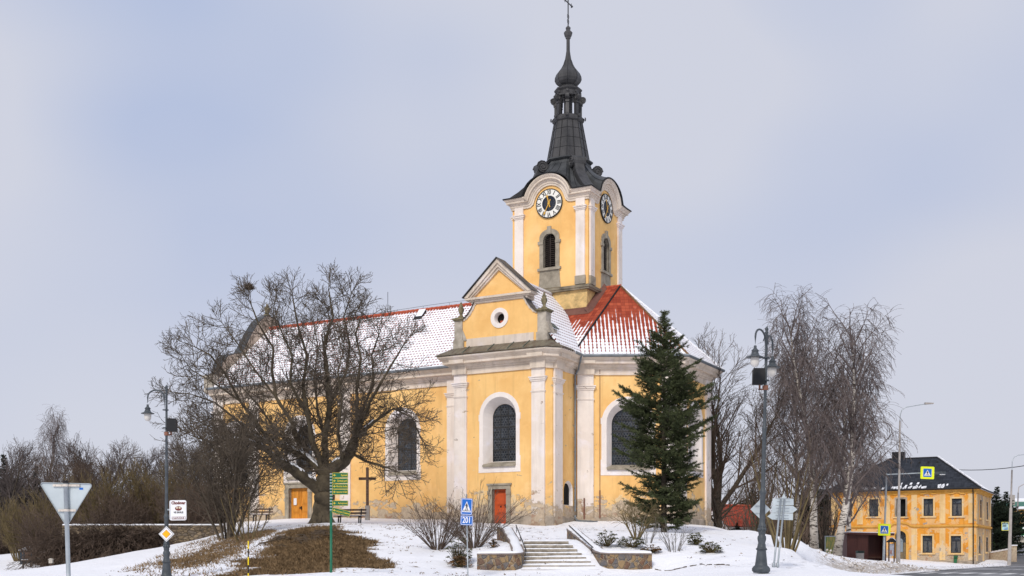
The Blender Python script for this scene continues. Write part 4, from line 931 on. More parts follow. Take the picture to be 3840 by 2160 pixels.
for k, w in enumerate(T):
    u = w.L/2
    if k in (0, 1):
        # louvred window
        hole = arch_pts(u,.92,19.45,21.75,12); t = MB(); fr = arch_pts(u,1.5,19.3,22.05,12,.55)
        w.ring(t, fr, hole, -.01, .07); w.loft(t, hole, hole, .07, -.3)
        w.box(t, u-.86, u-.46, 21.05, 21.25, .0, .12); w.box(t, u+.46, u+.86, 21.05, 21.25, .0, .12); w.box(t, u-.14, u+.14, 21.7, 22.22, .0, .14)
        w.box(t, u-.88, u+.88, 19.25, 19.42, -.2, .15); lw = t.build('bell_window', M['stone'], tower)
        t = MB(); w.plate(t, hole, -.34, -.3); t.build('window_void', M['dark'], lw)
        t = MB()
        for j in range(17):
            z = 19.5+j*.135; hwid = .44 if z < 21.25 else math.sqrt(max(.44**2-(z-21.27)**2, .01))
            t.prism([w.p(u-hwid,z,-.12), w.p(u-hwid,z+.02,-.12), w.p(u-hwid,z+.11,-.24), w.p(u-hwid,z+.09,-.24)], w.d*2*hwid)
        w.box(t, u-.035, u+.035, 19.4, 21.7, -.2, -.10); t.build('louvre', M['louvre'], lw)
        t = MB(); w.plate(t, [(u-.85,18.06),(u+.85,18.06),(u+.80,18.35),(u+.74,19.25),(u-.74,19.25),(u-.80,18.35)], -.01, .04); t.build('window_apron', M['stone'], lw)
        # clock
        mt = w.matrix(u, CZ-.02, .04); R = .96
        ck = empty('clock_face', (0,0,0)); ck.parent = tower
        t = MB(); t.lathe([(.001,0),(R,0),(R,.05),(R-.03,.05),(R-.03,.06),(.001,.06)], 40, M=mt); t.build('dial', M['dial'], ck)
        t = MB(); t.lathe([(R-.005,-.01),(R+.035,-.01),(R+.035,.075),(R-.02,.075),(R-.02,.055)], 40, M=mt, cap=False)
        t.lathe([(.49,.062),(.49,.075),(.52,.075),(.52,.062)], 32, M=mt, cap=False); t.build('dial_rim', M['black'], ck)
        t = MB(); t.lathe([(.001,.062),(.49,.062),(.49,.07),(.001,.07)], 32, M=mt)
        t.build('dial_centre', simple('dial_dark', (.012,.018,.035), .5, .3), ck)
        t = MB()
        for j in range(14):
            a_ = j*2.399; r_ = .1+.36*((j*.37) % 1); t.lathe([(.07,.071),(.07,.08),(.085,.08),(.085,.071)], 10, (r_*math.cos(a_), r_*math.sin(a_)), M=mt, cap=False)
        t.build('dial_tracery', M['lead'], ck)
        for j, s_ in enumerate('XII I II III IIII V VI VII VIII IX X XI'.split()):
            an = -j*PI/6; mm = mt @ Matrix.Rotation(an, 4, 'Z') @ Matrix.Translation((0,.745,.066))
            wd = {'I':.9,'II':.9,'III':.85,'IIII':.75,'V':.8,'VI':.7,'VII':.6,'VIII':.5,'IX':.7,'X':.8,'XI':.75,'XII':.6}[s_]
            text_mesh('numeral', s_, .40, mm, M['black'], ck, sx=wd, ext=.004, bold=.010)
        for an, L, wd, nm in ((math.radians(15), .62, .045, 'hour_hand'), (math.radians(153), .86, .035, 'minute_hand')):
            mm = mt @ Matrix.Rotation(an, 4, 'Z') @ Matrix.Translation((0,0,.09 if nm[0] == 'h' else .11)); t = MB()
            o = [(-wd,-.28),(wd,-.28),(wd*.8,L*.75),(wd*2.4,L*.78),(0,L),(-wd*2.4,L*.78),(-wd*.8,L*.75)]
            t.prism([mm @ Vector((x,y,0)) for x, y in o], mm.to_3x3() @ Vector((0,0,.012))); t.lathe([(.001,0),(.09,0),(.09,.02),(.001,.02)], 12, M=mm); t.build(nm, M['gold'], ck)
    # pilasters
    for a_, b_ in ((.20,.86),(w.L-.86,w.L-.20)):
        t = MB(); w.box(t, a_, b_, 18.6, 23.95, -.02, .11)
        for z, h, o in ((23.0,.08,.04),(23.08,.12,.09),(23.2,.07,.14)): w.plate(t, [(a_-o,z),(b_+o,z),(b_+o,z+h),(a_-o,z+h)], -.02, .11+o)
        t.build('tower_pilaster', M['white'], tower)
        t = MB(); w.box(t, a_-.05, b_+.05, 18.05, 18.62, -.02, .16); t.build('pilaster_base', M['stone'], tower)
# tower cornice with the arch over each clock
cprof = [(.02,-.08),(.09,-.08),(.09,.05),(.14,.07),(.14,.18),(.20,.22),(.22,.30),(.34,.32),(.34,.44),(.38,.46),(.46,.56),(.46,.63),(.0,.66)]
t = MB()
hN = TS/2
def corn_line(s0=1.0):          # (u, base z, normal(u,z)) along a side, centre 0
    L = [(-hN,ZT1),(-AR-.42,ZT1)]
    L += [(-AR-.22,ZT1+.03),(-AR-.06,ZT1+.16)]
    L += [(AR*math.cos(a_), CZ+.06+AR*math.sin(a_)) for a_ in [PI-PI*j/16 for j in range(2,15)]]
    L += [(AR+.06,ZT1+.16),(AR+.22,ZT1+.03),(AR+.42,ZT1),(hN,ZT1)]
    return L
CL = corn_line()
for w in T:
    vs = []; k = len(cprof); n = len(CL)
    for i, (u, z) in enumerate(CL):
        a_ = CL[max(i-1,0)]; b_ = CL[min(i+1,n-1)]; dx, dz = b_[0]-a_[0], b_[1]-a_[1]; L = math.hypot(dx,dz); nx, nz = -dz/L, dx/L
        for o, hh in cprof:
            uu = u+nx*hh*.9; zz = z+nz*hh
            if i == 0: uu = -hN-o
            if i == n-1: uu = hN+o
            vs.append(w.p(w.L/2+uu, zz, o))
    fs = [(i*k+j, (i+1)*k+j, (i+1)*k+j+1, i*k+j+1) for i in range(n-1) for j in range(k-1)]
    t.add(vs, fs)
t.build('tower_cornice', M['cornice'], tower)
# tower roof: concave, sweeping from the arched outline to the octagonal drum
t = MB(); e_ = .50; NS = 28; NR = 9; zD = 26.95; rD = 1.52
outl = []
for s_ in range(4):
    w = T[s_]
    for j in range(NS):
        u = -hN-e_+(TS+2*e_)*j/NS
        if abs(u) < AR+.62:
            q = abs(u)/(AR+.62); z = ZT1+.66+(CZ+AR+.06-ZT1)*max(0, math.sqrt(max(1-q*q,0)))
        else: z = ZT1+.64
        outl.append(w.p(w.L/2+u, z, e_))
n = len(outl); vs = []
cx_, cy_ = tc_
for r_ in range(NR+1):
    f = r_/NR
    for i, p in enumerate(outl):
        dx, dy = p.x-cx_, p.y-cy_; an = math.atan2(dy, dx)
        m8 = ((an+PI/8) % (PI/4))-PI/8; ro = rD/math.cos(m8)*.98; R0 = math.hypot(dx,dy)
        rr = R0+(ro-R0)*f; g_ = .30*f+.70*f**2.2
        z = p.z+(zD-p.z)*g_
        vs.append((cx_+math.cos(an)*rr, cy_+math.sin(an)*rr, z))
fs = [(r_*n+i, r_*n+(i+1) % n, (r_+1)*n+(i+1) % n, (r_+1)*n+i) for r_ in range(NR) for i in range(n)]
t.add(vs, fs); t.sweep([tuple(p.xy) for p in outl[::NS]], [(-.1,ZT1+.60),(.02,ZT1+.60),(.02,ZT1+.66)], True) if False else None
t.build('tower_roof', M['copper'], tower, smooth=False)
t = MB()
for i in range(0, n, 4): t.tube([vs[r_*n+i] for r_ in range(NR+1)], .022, 4)
t.tube([p for p in outl]+[outl[0]], .045, 5); t.build('roof_seam', M['black'], tower)
O8 = PI/8
t = MB(); t.lathe([(1.62,26.6),(1.62,27.0),(1.55,27.2)], 8, tc_, rot=0)
t.lathe([(1.62,27.18),(1.74,27.26),(1.74,27.34),(1.5,27.42)], 8, tc_, rot=0); t.build('spire_drum', M['copper'], tower)
t = MB(); t.lathe([(1.50,27.4),(.99,30.1)], 8, tc_); sp_ = t.build('spire', M['copper2'], tower)
t = MB()
for k in range(16):
    a_ = k*PI/8; t.tube([(cx_+1.50*math.cos(a_)*(1 if k % 2 == 0 else 1)*(1 if k % 2 else .935), cy_+1.50*math.sin(a_)*(1 if k % 2 else .935), 27.42), (cx_+1.0*math.cos(a_)*(1 if k % 2 else .935), cy_+1.0*math.sin(a_)*(1 if k % 2 else .935), 30.1)], .022, 4)
for z in (28.1,28.8,29.5):
    f = (z-27.4)/2.7; r = 1.505-.51*f; t.lathe([(r,z),(r+.012,z+.01),(r-.004,z+.03)], 8, tc_)
t.build('spire_seam', M['black'], sp_)
t = MB(); t.lathe([(.98,30.05),(1.10,30.15),(1.14,30.28),(1.14,30.38),(.96,30.46),(.96,30.52),(.2,30.53)], 8, tc_); t.build('lantern_floor', M['copper2'], tower)
def volute(mb, c, ax, r, w, M_=None):       # a rolled scroll: spiral raised on both ends
    ax = Vector(ax).normalized(); up = Vector((0,0,1)); sd = ax.cross(up)
    for e in (-1, 1):
        pts = [Vector(c)+ax*(e*w/2)+sd*(rr*math.cos(a_))+up*(rr*math.sin(a_)) for a_, rr in [(j*PI/5, r*(1-j/26)) for j in range(22)]]
        mb.tube(pts, r*.11, 4)
    a = Vector(c)-ax*(w/2); b = Vector(c)+ax*(w/2); mb.tube([a, b], r*.93, 12)
t = MB()
for k in range(8):
    a_ = PI/8+k*PI/4; ca, sa = math.cos(a_), math.sin(a_); x, y = cx_+.86*ca, cy_+.86*sa
    R_ = Matrix.Translation((x,y,0)) @ Matrix.Rotation(a_, 4, 'Z'); t.box(-.13,-.11,30.5,.10,.11,31.45, M=R_); t.box(-.15,-.13,31.3,.16,.13,31.42, M=R_)
    volute(t, (cx_+1.04*ca, cy_+1.04*sa, 31.68), (-sa, ca, 0), .20, .26); t.box(-.2,-.1,31.45,.2,.1,31.9, M=R_)
    t.lathe([(.001,0),(.13,0),(.13,.05),(.06,.09),(.001,.09)], 8, M=Matrix.Translation((cx_+1.16*ca,cy_+1.16*sa,30.36)) @ Matrix.Rotation(a_,4,'Z') @ Matrix.Rotation(PI/2,4,'Y'))
t.lathe([(.30,30.5),(.30,32.0)], 8, tc_)
t.build('lantern', M['copper2'], tower)
t = MB(); t.lathe([(.2,31.85),(.93,31.88),(.93,31.98),(.86,32.04),(.86,32.22),(.98,32.34),(.98,32.42),(.66,32.56),(.56,32.62),(.54,32.75)], 8, tc_)
for k in range(8):
    a_ = k*PI/4+PI/8; t.lathe([(.001,0),(.13,0),(.12,.05),(.05,.09),(.001,.09)], 8, M=Matrix.Translation((cx_+.84*math.cos(a_),cy_+.84*math.sin(a_),32.14)) @ Matrix.Rotation(a_,4,'Z') @ Matrix.Rotation(PI/2,4,'Y'))
t.build('lantern_cornice', M['copper2'], tower)
t = MB(); t.lathe([(.52,32.66),(.68,32.76),(.84,32.92),(.93,33.12),(.91,33.34),(.80,33.58),(.62,33.80),(.46,34.0),(.33,34.24),(.23,34.55),(.165,34.92),(.125,35.2),(.12,36.02)], 8, tc_)
on = t.build('onion_dome', M['copper2'], tower)
t = MB()
for k in range(8):
    a_ = (k+.5)*PI/4; t.tube([(cx_+r*math.cos(a_), cy_+r*math.sin(a_), z) for r, z in ((.68,32.76),(.84,32.92),(.93,33.12),(.91,33.34),(.80,33.58),(.62,33.80),(.46,34.0),(.33,34.24),(.23,34.55))], .018, 4)
t.build('dome_seam', M['black'], on)
t = MB(); t.lathe([(.12,36.0),(.18,36.05),(.18,36.12),(.24,36.2),(.30,36.42),(.30,36.48),(.18,36.58),(.14,36.66),(.17,36.72),(.17,36.82),(.06,36.92),(.03,36.98)], 8, tc_); t.build('finial', M['copper2'], tower)
t = MB(); ct = Vector((cx_,cy_,0))
t.tube([ct+Vector((0,0,36.9)), ct+Vector((0,0,39.6))], .04, 6); zc = 38.55
t.tube([ct+Vector((0,-.62,zc)), ct+Vector((0,.62,zc))], .04, 5)
for dy, dz in ((-.62,zc),(.62,zc),(0,39.6)):
    c0 = ct+Vector((0,dy,dz)); t.sphere(tuple(c0), .075, 6)
    for a_, b_ in ((.0,.13),(0,-.13)) if dy == 0 else ((.0,.0),): pass
    v = Vector((0,0,1)) if dy else Vector((0,1,0)); t.tube([c0*1.0+v*.15-(Vector((0,math.copysign(.12,dy),0)) if dy else Vector((0,0,.12))), c0-v*.15-(Vector((0,math.copysign(.12,dy),0)) if dy else Vector((0,0,.12)))], .03, 4)
for s_ in (-1, 1):
    for z in (37.25, 37.6): t.tube([ct+Vector((0,s_*(.02+.13*math.sin(a_)),z+.15*math.cos(a_))) for a_ in [PI*j/6 for j in range(7)]], .014, 4)
t.build('cross', M['iron'], tower)
# volutes on the hips
for (sx, sy) in ((1,-1),(1,1),(-1,-1),(-1,1)):
    t = MB()
    dgn = Vector((sx,sy,0)).normalized(); ax = Vector((-dgn.y,dgn.x,0))
    prof_ = [(4.25,24.45),(3.7,24.85),(3.2,25.3),(2.75,25.75),(2.45,26.15),(2.3,26.5),(2.2,26.78)]
    for (a_, b_) in zip(prof_[:-1], prof_[1:]):
        pa, pb = Vector((cx_,cy_,a_[1]))+dgn*a_[0], Vector((cx_,cy_,b_[1]))+dgn*b_[0]
        nn = (pb-pa).cross(ax).normalized(); nn = nn if nn.z > 0 else -nn
        t.prism([pa-ax*.34-nn*.3, pb-ax*.34-nn*.5, pb-ax*.34+nn*.06, pa-ax*.34+nn*.06], ax*.68)
    volute(t, tuple(Vector((cx_,cy_,26.80))+dgn*2.0), ax, .42, .95)
    t.build('roof_volute', M['copper2'], tower)
# ================================================================ trees and shrubs
class Twigs:                      # many thin tapering tubes, built together with numpy
    def __init__(s): s.g = {}
    def add(s, pts, r0, r1, sides=3):
        s.g.setdefault((len(pts), sides), []).append([c for p in pts for c in (p[0], p[1], p[2])]+[r0, r1])
    def mesh(s, name, mat):
        V = []; Fc = []; base = 0
        for (n, k), rows in s.g.items():
            A = np.array(rows); B = len(A); pts = A[:, :3*n].reshape(B, n, 3); r0, r1 = A[:, -2], A[:, -1]
            d = np.gradient(pts, axis=1) if n > 1 else pts
            d /= np.linalg.norm(d, axis=2, keepdims=True)+1e-9
            ref = np.where(np.abs(d[:, :1, 2:3]) > .9, np.array([[[1., 0, 0]]]), np.array([[[0, 0, 1.]]]))
            a = np.cross(d, np.broadcast_to(ref, d.shape)); a /= np.linalg.norm(a, axis=2, keepdims=True)+1e-9; b = np.cross(d, a)
            rr = r0[:, None]+(r1-r0)[:, None]*np.linspace(0, 1, n)[None]
            th = np.arange(k)*2*PI/k
            v = pts[:, :, None, :]+rr[:, :, None, None]*(a[:, :, None, :]*np.cos(th)[None, None, :, None]+b[:, :, None, :]*np.sin(th)[None, None, :, None])
            V.append(v.reshape(-1, 3))
            o = base+np.arange(B)[:, None, None]*(n*k); i = np.arange(n-1)[None, :, None]*k; j = np.arange(k)[None, None, :]; j2 = (j+1) % k
            f = np.stack([o+i+j, o+i+j2, o+i+k+j2, o+i+k+j], -1).reshape(-1, 4); Fc.append(f); base += B*n*k
        V = np.concatenate(V); Fc = np.concatenate(Fc)
        me = bpy.data.meshes.new(name); me.vertices.add(len(V)); me.vertices.foreach_set('co', V.ravel())
        me.loops.add(Fc.size); me.loops.foreach_set('vertex_index', Fc.ravel().astype(np.int32)); me.polygons.add(len(Fc))
        me.polygons.foreach_set('loop_start', (np.arange(len(Fc))*4).astype(np.int32)); me.polygons.foreach_set('use_smooth', np.ones(len(Fc), bool))
        me.update(calc_edges=True); me.materials.append(mat); return me
    def build(s, name, mat, parent=None):
        o = bpy.data.objects.new(name, s.mesh(name, mat)); COL.objects.link(o); o.parent = parent; return o
def rv(): return Vector((random.gauss(0, 1), random.gauss(0, 1), random.gauss(0, 1))).normalized()
def path(p, d, L, n, wander, trop):        # trop: pull added to the direction at each step
    pts = [p.copy()]; d = d.normalized(); s = L/n
    for i in range(n):
        d = (d+rv()*wander+trop).normalized(); p = p+d*s; pts.append(p)
    return pts
def side_dir(d, ang):
    a = d.cross(rv()).normalized(); return (d*math.cos(ang)+a*math.sin(ang)).normalized()
def spray(tw, pts, r0, r1, spec, lvl, keep=None):
    # spec[lvl] = (spacing, length, angle, wander, tropism z, npts, r_end, start fraction)
    if lvl >= len(spec): return
    sp, L, ang, wan, trop, n, re, st = spec[lvl]
    tot = sum((b-a).length for a, b in zip(pts[:-1], pts[1:])); s = tot*st+random.uniform(0, sp)
    seg = [(b-a).length for a, b in zip(pts[:-1], pts[1:])]
    while s < tot:
        q = s; i = 0
        while i < len(seg)-1 and q > seg[i]: q -= seg[i]; i += 1
        f = min(q/seg[i], 1) if seg[i] else 0; p = pts[i].lerp(pts[i+1], f); d = (pts[i+1]-pts[i]).normalized()
        fr = s/tot; l = L*random.uniform(.6, 1.25)*(1.1-.55*fr); r = max(min((r0+(r1-r0)*fr)*.62, l*.035), re*1.05)
        dd = side_dir(d, ang*random.uniform(.75, 1.25)); ch = path(p, dd, l, n, wan, Vector((0, 0, trop)))
        if keep is None or keep(ch[-1]):
            tw.add(ch, r, re, 3 if lvl else 4); spray(tw, ch, r, re, spec, lvl+1, keep)
        s += sp*random.uniform(.6, 1.4)
def tree_root(name, x, y, label, cat='tree', group=None, rz=0, z=None):
    return empty(name, (x, y, gz1(x, y) if z is None else z), rz, label, cat, group)

# ---- the old tree in front of the nave
def old_tree():
    random.seed(11); YD = 64.0; b = P(321.5, 522.5, YD); b.z = gz1(b.x, b.y)
    root = empty('old_chestnut_tree', b, 0, 'huge gnarled bare tree with snow on its heavy limbs, in front of the nave wall', 'tree')
    def D(x, y, dy): return P(x/2.5156, y/2.5156, YD+dy)-b
    limbs = [  # (x, y, depth offset, radius)
     [(808,1330,0,.62),(812,1290,0,.62),(816,1250,0,.56),(818,1215,0,.56),(822,1180,0,.50)],
     [(812,1245,0,.42),(770,1207,-.4,.38),(722,1175,-.8,.34),(690,1152,-1,.30),(658,1122,-1.2,.22),(600,1105,-1.6,.15),(530,1112,-2,.09),(480,1095,-2.2,.05)],
     [(820,1200,0,.36),(770,1150,.9,.30),(700,1118,1.5,.24),(640,1100,2,.17),(560,1090,2.6,.10),(500,1060,3,.05)],
     [(822,1195,0,.44),(862,1165,-.2,.40),(884,1130,-.4,.36),(896,1098,-.4,.30)],
     [(896,1098,-.4,.20),(940,1062,-.8,.15),(990,1028,-1,.09),(1040,1040,-1.2,.05)],
     [(880,1135,-.4,.20),(900,1060,0,.19),(897,980,.2,.16),(908,890,.3,.12),(895,820,.4,.08),(910,760,.4,.04)],
     [(885,1140,-.4,.14),(920,1160,-1.2,.11),(960,1172,-1.8,.08),(1010,1190,-2.2,.04)],
     [(820,1195,0,.34),(816,1120,.2,.29),(829,1020,.2,.25),(822,930,.3,.20),(815,850,.4,.15),(838,770,.4,.10),(826,690,.5,.05)],
     [(816,1195,.1,.30),(788,1120,-.6,.25),(775,1050,-1,.21),(762,970,-1.2,.17),(772,880,-1.3,.13),(748,790,-1.3,.09),(735,705,-1.3,.05)],
     [(790,1175,.5,.26),(755,1130,1.3,.22),(738,1070,1.7,.19),(695,1000,2,.16),(684,920,2.2,.13),(688,860,2.3,.10),(650,790,2.4,.08),(627,722,2.4,.05)],
     [(722,1175,-.8,.17),(665,1090,-1.6,.15),(605,1010,-2.2,.12),(565,930,-2.6,.09),(530,880,-2.8,.07),(480,850,-3,.04)],
     [(658,1122,-1.2,.14),(600,1060,-.6,.11),(540,1012,0,.08),(480,990,.3,.05),(430,985,.4,.03)],
     [(896,1098,-.4,.18),(930,1010,-1.4,.15),(965,945,-2,.11),(1000,880,-2.3,.08),(1020,840,-2.4,.04)],
     [(900,1060,0,.13),(940,960,1.2,.11),(935,880,1.8,.08),(960,800,2,.05)],
     [(990,1028,-1,.08),(1035,1050,-1.3,.06),(1062,1110,-1.5,.035)],
     [(600,1105,-1.6,.11),(530,1140,-2.2,.08),(480,1180,-2.6,.05),(450,1215,-2.8,.03)],
     [(640,1110,-1.2,.11),(600,1170,-2,.08),(570,1215,-2.4,.05)],
     [(829,1020,.2,.15),(870,930,.8,.12),(880,850,1.2,.10),(865,770,1.4,.07),(885,700,1.5,.04)],
     [(775,1050,-1,.13),(730,960,-2,.11),(735,880,-2.6,.09),(700,790,-3,.06),(690,730,-3,.03)],
     [(695,1000,2,.11),(640,920,2.8,.09),(600,850,3.2,.07),(560,790,3.4,.04)],
     [(605,1010,-2.2,.08),(540,960,-3.4,.06),(480,920,-4,.04),(455,880,-4,.03)],
     [(770,1150,.9,.16),(700,1090,3,.12),(650,1020,4.4,.09),(600,960,5,.05)],
     [(820,1120,.2,.14),(800,1040,2.6,.12),(790,950,4,.09),(800,860,4.6,.06),(790,790,4.6,.03)],
     [(862,1165,-.2,.16),(850,1090,-2.6,.13),(860,1010,-3.6,.10),(850,930,-4.2,.07),(865,860,-4.4,.04)],
    ]
    t = MB(); tw = Twigs()
    spec = [(.27, 2.15, 1.0, .20, .05, 7, .017, .12), (.19, .95, .85, .22, .055, 5, .0115, .1), (.15, .42, .8, .22, .08, 3, .0085, .15)]
    k = 0
    for lb in limbs:
        pts = [D(q[0], q[1]+max(0, (1000-q[1]))*.115, q[2]) for q in lb]; rs = [q[3]*(.94 if q[3] > .5 else .84 if q[3] > .3 else .60) for q in lb]; P2 = []; R2 = []; snow = MB()
        for i in range(len(pts)-1):
            for j in range(4):
                f = j/4; w = rv()*rs[i]*(.22 if j else 0); P2.append(pts[i].lerp(pts[i+1], f)+w); R2.append((rs[i]+(rs[i+1]-rs[i])*f)*random.uniform(.9, 1.12))
        P2.append(pts[-1]); R2.append(rs[-1]*.8); t.tube(P2, R2, 10)
        if lb is limbs[0]: continue
        low = lb[-1][1] > 1000
        sp = spec if not low else [(.36,)+spec[0][1:]]+spec[1:]
        for i in range(0, len(P2)-1):
            if R2[i] < .30: spray(tw, P2[i:i+2], R2[i]*.55, R2[i+1]*.5, [(spec[0][0]*(.72 if low else 1.0),)+spec[0][1:5]+spec[0][5:7]+(0,)]+list(spec[1:]), 0)
        e = P2[-1]; dd = (P2[-1]-P2[-3]).normalized()
        for _ in range(3):
            c = path(e, side_dir(dd, .35), 1.1, 5, .14, Vector((0,0,.06))); tw.add(c, R2[-1]*.6, .012, 4); spray(tw, c, R2[-1]*.6, .012, spec[1:], 0)
        for i in range(len(P2)-1):          # snow lying on the flatter stretches
            d = P2[i+1]-P2[i]
            if R2[i] > .10 and abs(d.z) < d.length*.8 and random.random() < (.98 if R2[i] > .16 else .7):
                u = Vector((0,0,1)); sd = d.cross(u).normalized(); q = R2[i]*.75
                a = P2[i]+u*R2[i]*.78; c = P2[i+1]+u*R2[i+1]*.78; h = u*(.07+R2[i]*.25)
                snow.add([a-sd*q, a+sd*q, c+sd*q*.9, c-sd*q*.9, a-sd*q*.4+h, a+sd*q*.4+h, c+sd*q*.4+h, c-sd*q*.4+h], [(4,5,6,7),(0,4,7,3),(1,2,6,5),(0,1,5,4),(3,7,6,2)])
        if snow.v: snow.build('branch_snow', M['snow'], root)
    for a_ in range(7):
        an = a_*.9+.2; t.tube([Vector((math.cos(an)*.2,math.sin(an)*.2,.75)), Vector((math.cos(an)*.48,math.sin(an)*.48,.2)), Vector((math.cos(an)*.8,math.sin(an)*.8,-.2))], [.24,.15,.09], 7)
    t.build('trunk', M['bark_moss'], root, smooth=True)
    # hanging dense shoots low on the left side of the crown
    for _ in range(150):
        x = random.triangular(455, 800, 620); y = random.uniform(1060, 1190); p = D(x, y, random.uniform(-3, 3)); c = path(p, Vector((random.gauss(-.3,.8), random.gauss(0,.6), random.gauss(-.3,.6))), random.uniform(1, 2), 5, .2, Vector((0,0,-.05)))
        tw.add(c, .022, .010, 3); spray(tw, c, .022, .01, [(.22,.8,.85,.2,.03,4,.008,.1),(.2,.4,.8,.2,.05,3,.006,.2)], 0)
    for _ in range(26):
        x = random.uniform(930, 1075); y = random.uniform(1000, 1190); p = D(x-30, y, random.uniform(-2, 1)); c = path(p, Vector((random.gauss(.5,.5), random.gauss(0,.6), random.gauss(-.35,.5))), random.uniform(1, 1.9), 5, .2, Vector((0,0,.03)))
        tw.add(c, .022, .010, 3); spray(tw, c, .022, .01, [(.3,.8,.85,.2,.05,4,.008,.1),(.24,.4,.8,.2,.07,3,.006,.2)], 0)
    cr = tw.build('crown', M['twig'], root)
    nb = P(627/2.5156, 722/2.5156, YD+2.4); nest = empty('bird_nest', nb, 0, 'ball of twigs, a bird nest high in the top left of the big bare tree', 'nest')
    tw = Twigs()
    for _ in range(320):
        a_ = rv()*random.uniform(.05, .26); a_.z *= .8; d = rv(); d.z *= .6; tw.add([a_-d*.2, a_, a_+d*.2], .011, .007)
    o = tw.build('nest_twigs', M['twig_brown'], nest)
old_tree()

SPEC_BROAD = [(.75, 4.6, .75, .10, .06, 6, .03, .28), (.55, 2.1, .75, .14, .05, 5, .018, .15), (.36, 1.0, .7, .16, .04, 3, .012, .1), (.26, .5, .7, .15, .03, 3, .009, .1)]
def make_bare(name, h, r, spec, seed, bark, twig, fork=3, lean=0, crown_w=1.0, forkh=.3):
    random.seed(seed); root = empty(name, (0,0,0)); t = MB(); tw = Twigs()
    tr = path(Vector((0,0,-.4)), Vector((lean,0,1)), h*forkh+.4, 5, .05, Vector((0,0,.02)))
    t.tube(tr, [r*(1.35-.35*i/5 if i else 1.5) for i in range(6)], 8)
    for k in range(fork):
        a = 2*PI*k/fork+random.uniform(-.5,.5); sp = random.uniform(.22, .5)*crown_w
        if k == 0: sp *= .3
        q = path(tr[-1]-Vector((0,0,r)), Vector((math.cos(a)*sp, math.sin(a)*sp, 1)), h*(1-forkh)*random.uniform(.82, 1.0), 9, .10, Vector((0,0,.045)))
        rs = [r*.72*(1-i/9.5)+.015 for i in range(10)]; t.tube(q, rs, 6); spray(tw, q, r*.6, .02, spec, 0)
    for k in range(5):
        a = random.uniform(0, 2*PI); q = path(tr[random.randint(2,4)], Vector((math.cos(a), math.sin(a), .7)), h*.3, 6, .12, Vector((0,0,.05))); t.tube(q, [r*.3*(1-i/7)+.012 for i in range(7)], 5); spray(tw, q, r*.25, .015, spec[1:], 0)
    t.build('trunk', bark, root, smooth=True); tw.build('crown', twig, root); return root
def plant(proto, x, y, s, rz, label, name=None, group=None, cat='tree', first=None, z=None, sx=None):
    o = proto if proto.get('category') is None else copy_tree(proto)
    o.location = (x, y, (gz1(x, y) if z is None else z)-.05); o.rotation_euler = (0, 0, rz); o.scale = (sx or s, sx or s, s)
    if 'group' in o: del o['group']
    tag(o, label, cat, group); return o
def px2x(px, Y): return (px-512)/F*Y

# bare trees right of the chancel
A1 = make_bare('bare_tree', 15.2, .26, [(.6, 4.2, .50, .09, .07, 6, .022, .15), (.48, 2.2, .6, .12, .06, 5, .014, .12), (.36, 1.1, .6, .14, .05, 3, .010, .1), (.34,.5,.6,.14,.04,2,.008,.2)], 21, M['bark'], M['twig_brown'], fork=5, forkh=.16, crown_w=1.25)
plant(A1, px2x(718, 82), 82, .85, .4, 'tall bare tree with upright forking trunk right beside the chancel corner', sx=1.05)
A2 = make_bare('bare_tree', 12.8, .17, [(.7, 3.0, .42, .08, .07, 6, .018, .2), (.55, 1.7, .5, .12, .05, 5, .010, .12), (.4,.8,.6,.14,.04,3,.008,.1)], 33, M['bark'], M['twig'], fork=2, forkh=.35, crown_w=.8)
plant(A2, px2x(704, 88), 88, .95, 2.0, 'slimmer bare tree half hidden behind the chancel corner')
# birches
def make_birch(h, r, seed, lean):
    random.seed(seed); root = empty('birch_tree', (0,0,0)); t = MB(); tw = Twigs()
    tr = path(Vector((0,0,-.4)), Vector((lean,0,1)), h, 12, .045, Vector((0,0,.03))); t.tube(tr, [r*(1.25 if i == 0 else 1-i/12.6)+.01 for i in range(13)], 8)
    for k in range(44):
        i = 2.5+k*9.5/44; f = i-int(i); p = tr[int(i)].lerp(tr[min(int(i)+1,12)], f); a = k*2.4+random.uniform(-.4,.4); fr = (i-2.5)/9.5
        L = h*(.36-.18*fr)*random.uniform(.75,1.15); q = path(p, Vector((math.cos(a), math.sin(a), 1.9+1.0*fr)), L, 7, .10, Vector((0,0,.03)))
        rr = r*.42*(1-.6*fr); tw.add(q, rr*.8+.006, .008, 5)
        spec = [(.34, 1.3, .55, .12, .03, 5, .010, .2), (.20, 1.1, .9, .07, -.22, 6, .0075, .2)]
        spray(tw, q, rr*.5, .009, spec, 0)
        for _ in range(9):
            p2 = q[random.randint(3,7)]; c = path(p2, Vector((math.cos(a)*.35, math.sin(a)*.35, -.25))+rv()*.25, random.uniform(1.2, 2.3)*(1-.45*fr), 7, .06, Vector((0,0,-.22))); tw.add(c, .011, .007); spray(tw, c, .011, .007, [(.26,.7,.5,.06,-.3,4,.0065,.1)], 0)
    t.build('trunk', M['birch'], root, smooth=True); tw.build('crown', M['twig_birch'], root); return root
B1 = make_birch(17.2, .22, 5, .03); B2 = make_birch(15.8, .20, 9, .13); B3 = make_birch(15.5, .16, 14, .0)
plant(B1, px2x(814, 78), 78, .94, 0, 'tallest weeping birch, its white trunk left of the dark roofed low house', sx=1.35)
plant(B2, px2x(836, 76), 76, .95, .1, 'weeping birch leaning right with drooping twigs over the ochre house facade', sx=1.5)
plant(B3, px2x(797, 84), 84, .91, 2.6, 'slender weeping birch farther back at the left side of the birch clump', sx=1.4)
plant(B3, px2x(848, 94), 94, .98, 4.1, 'slender weeping birch farther back, rightmost of the birch clump', sx=1.5)
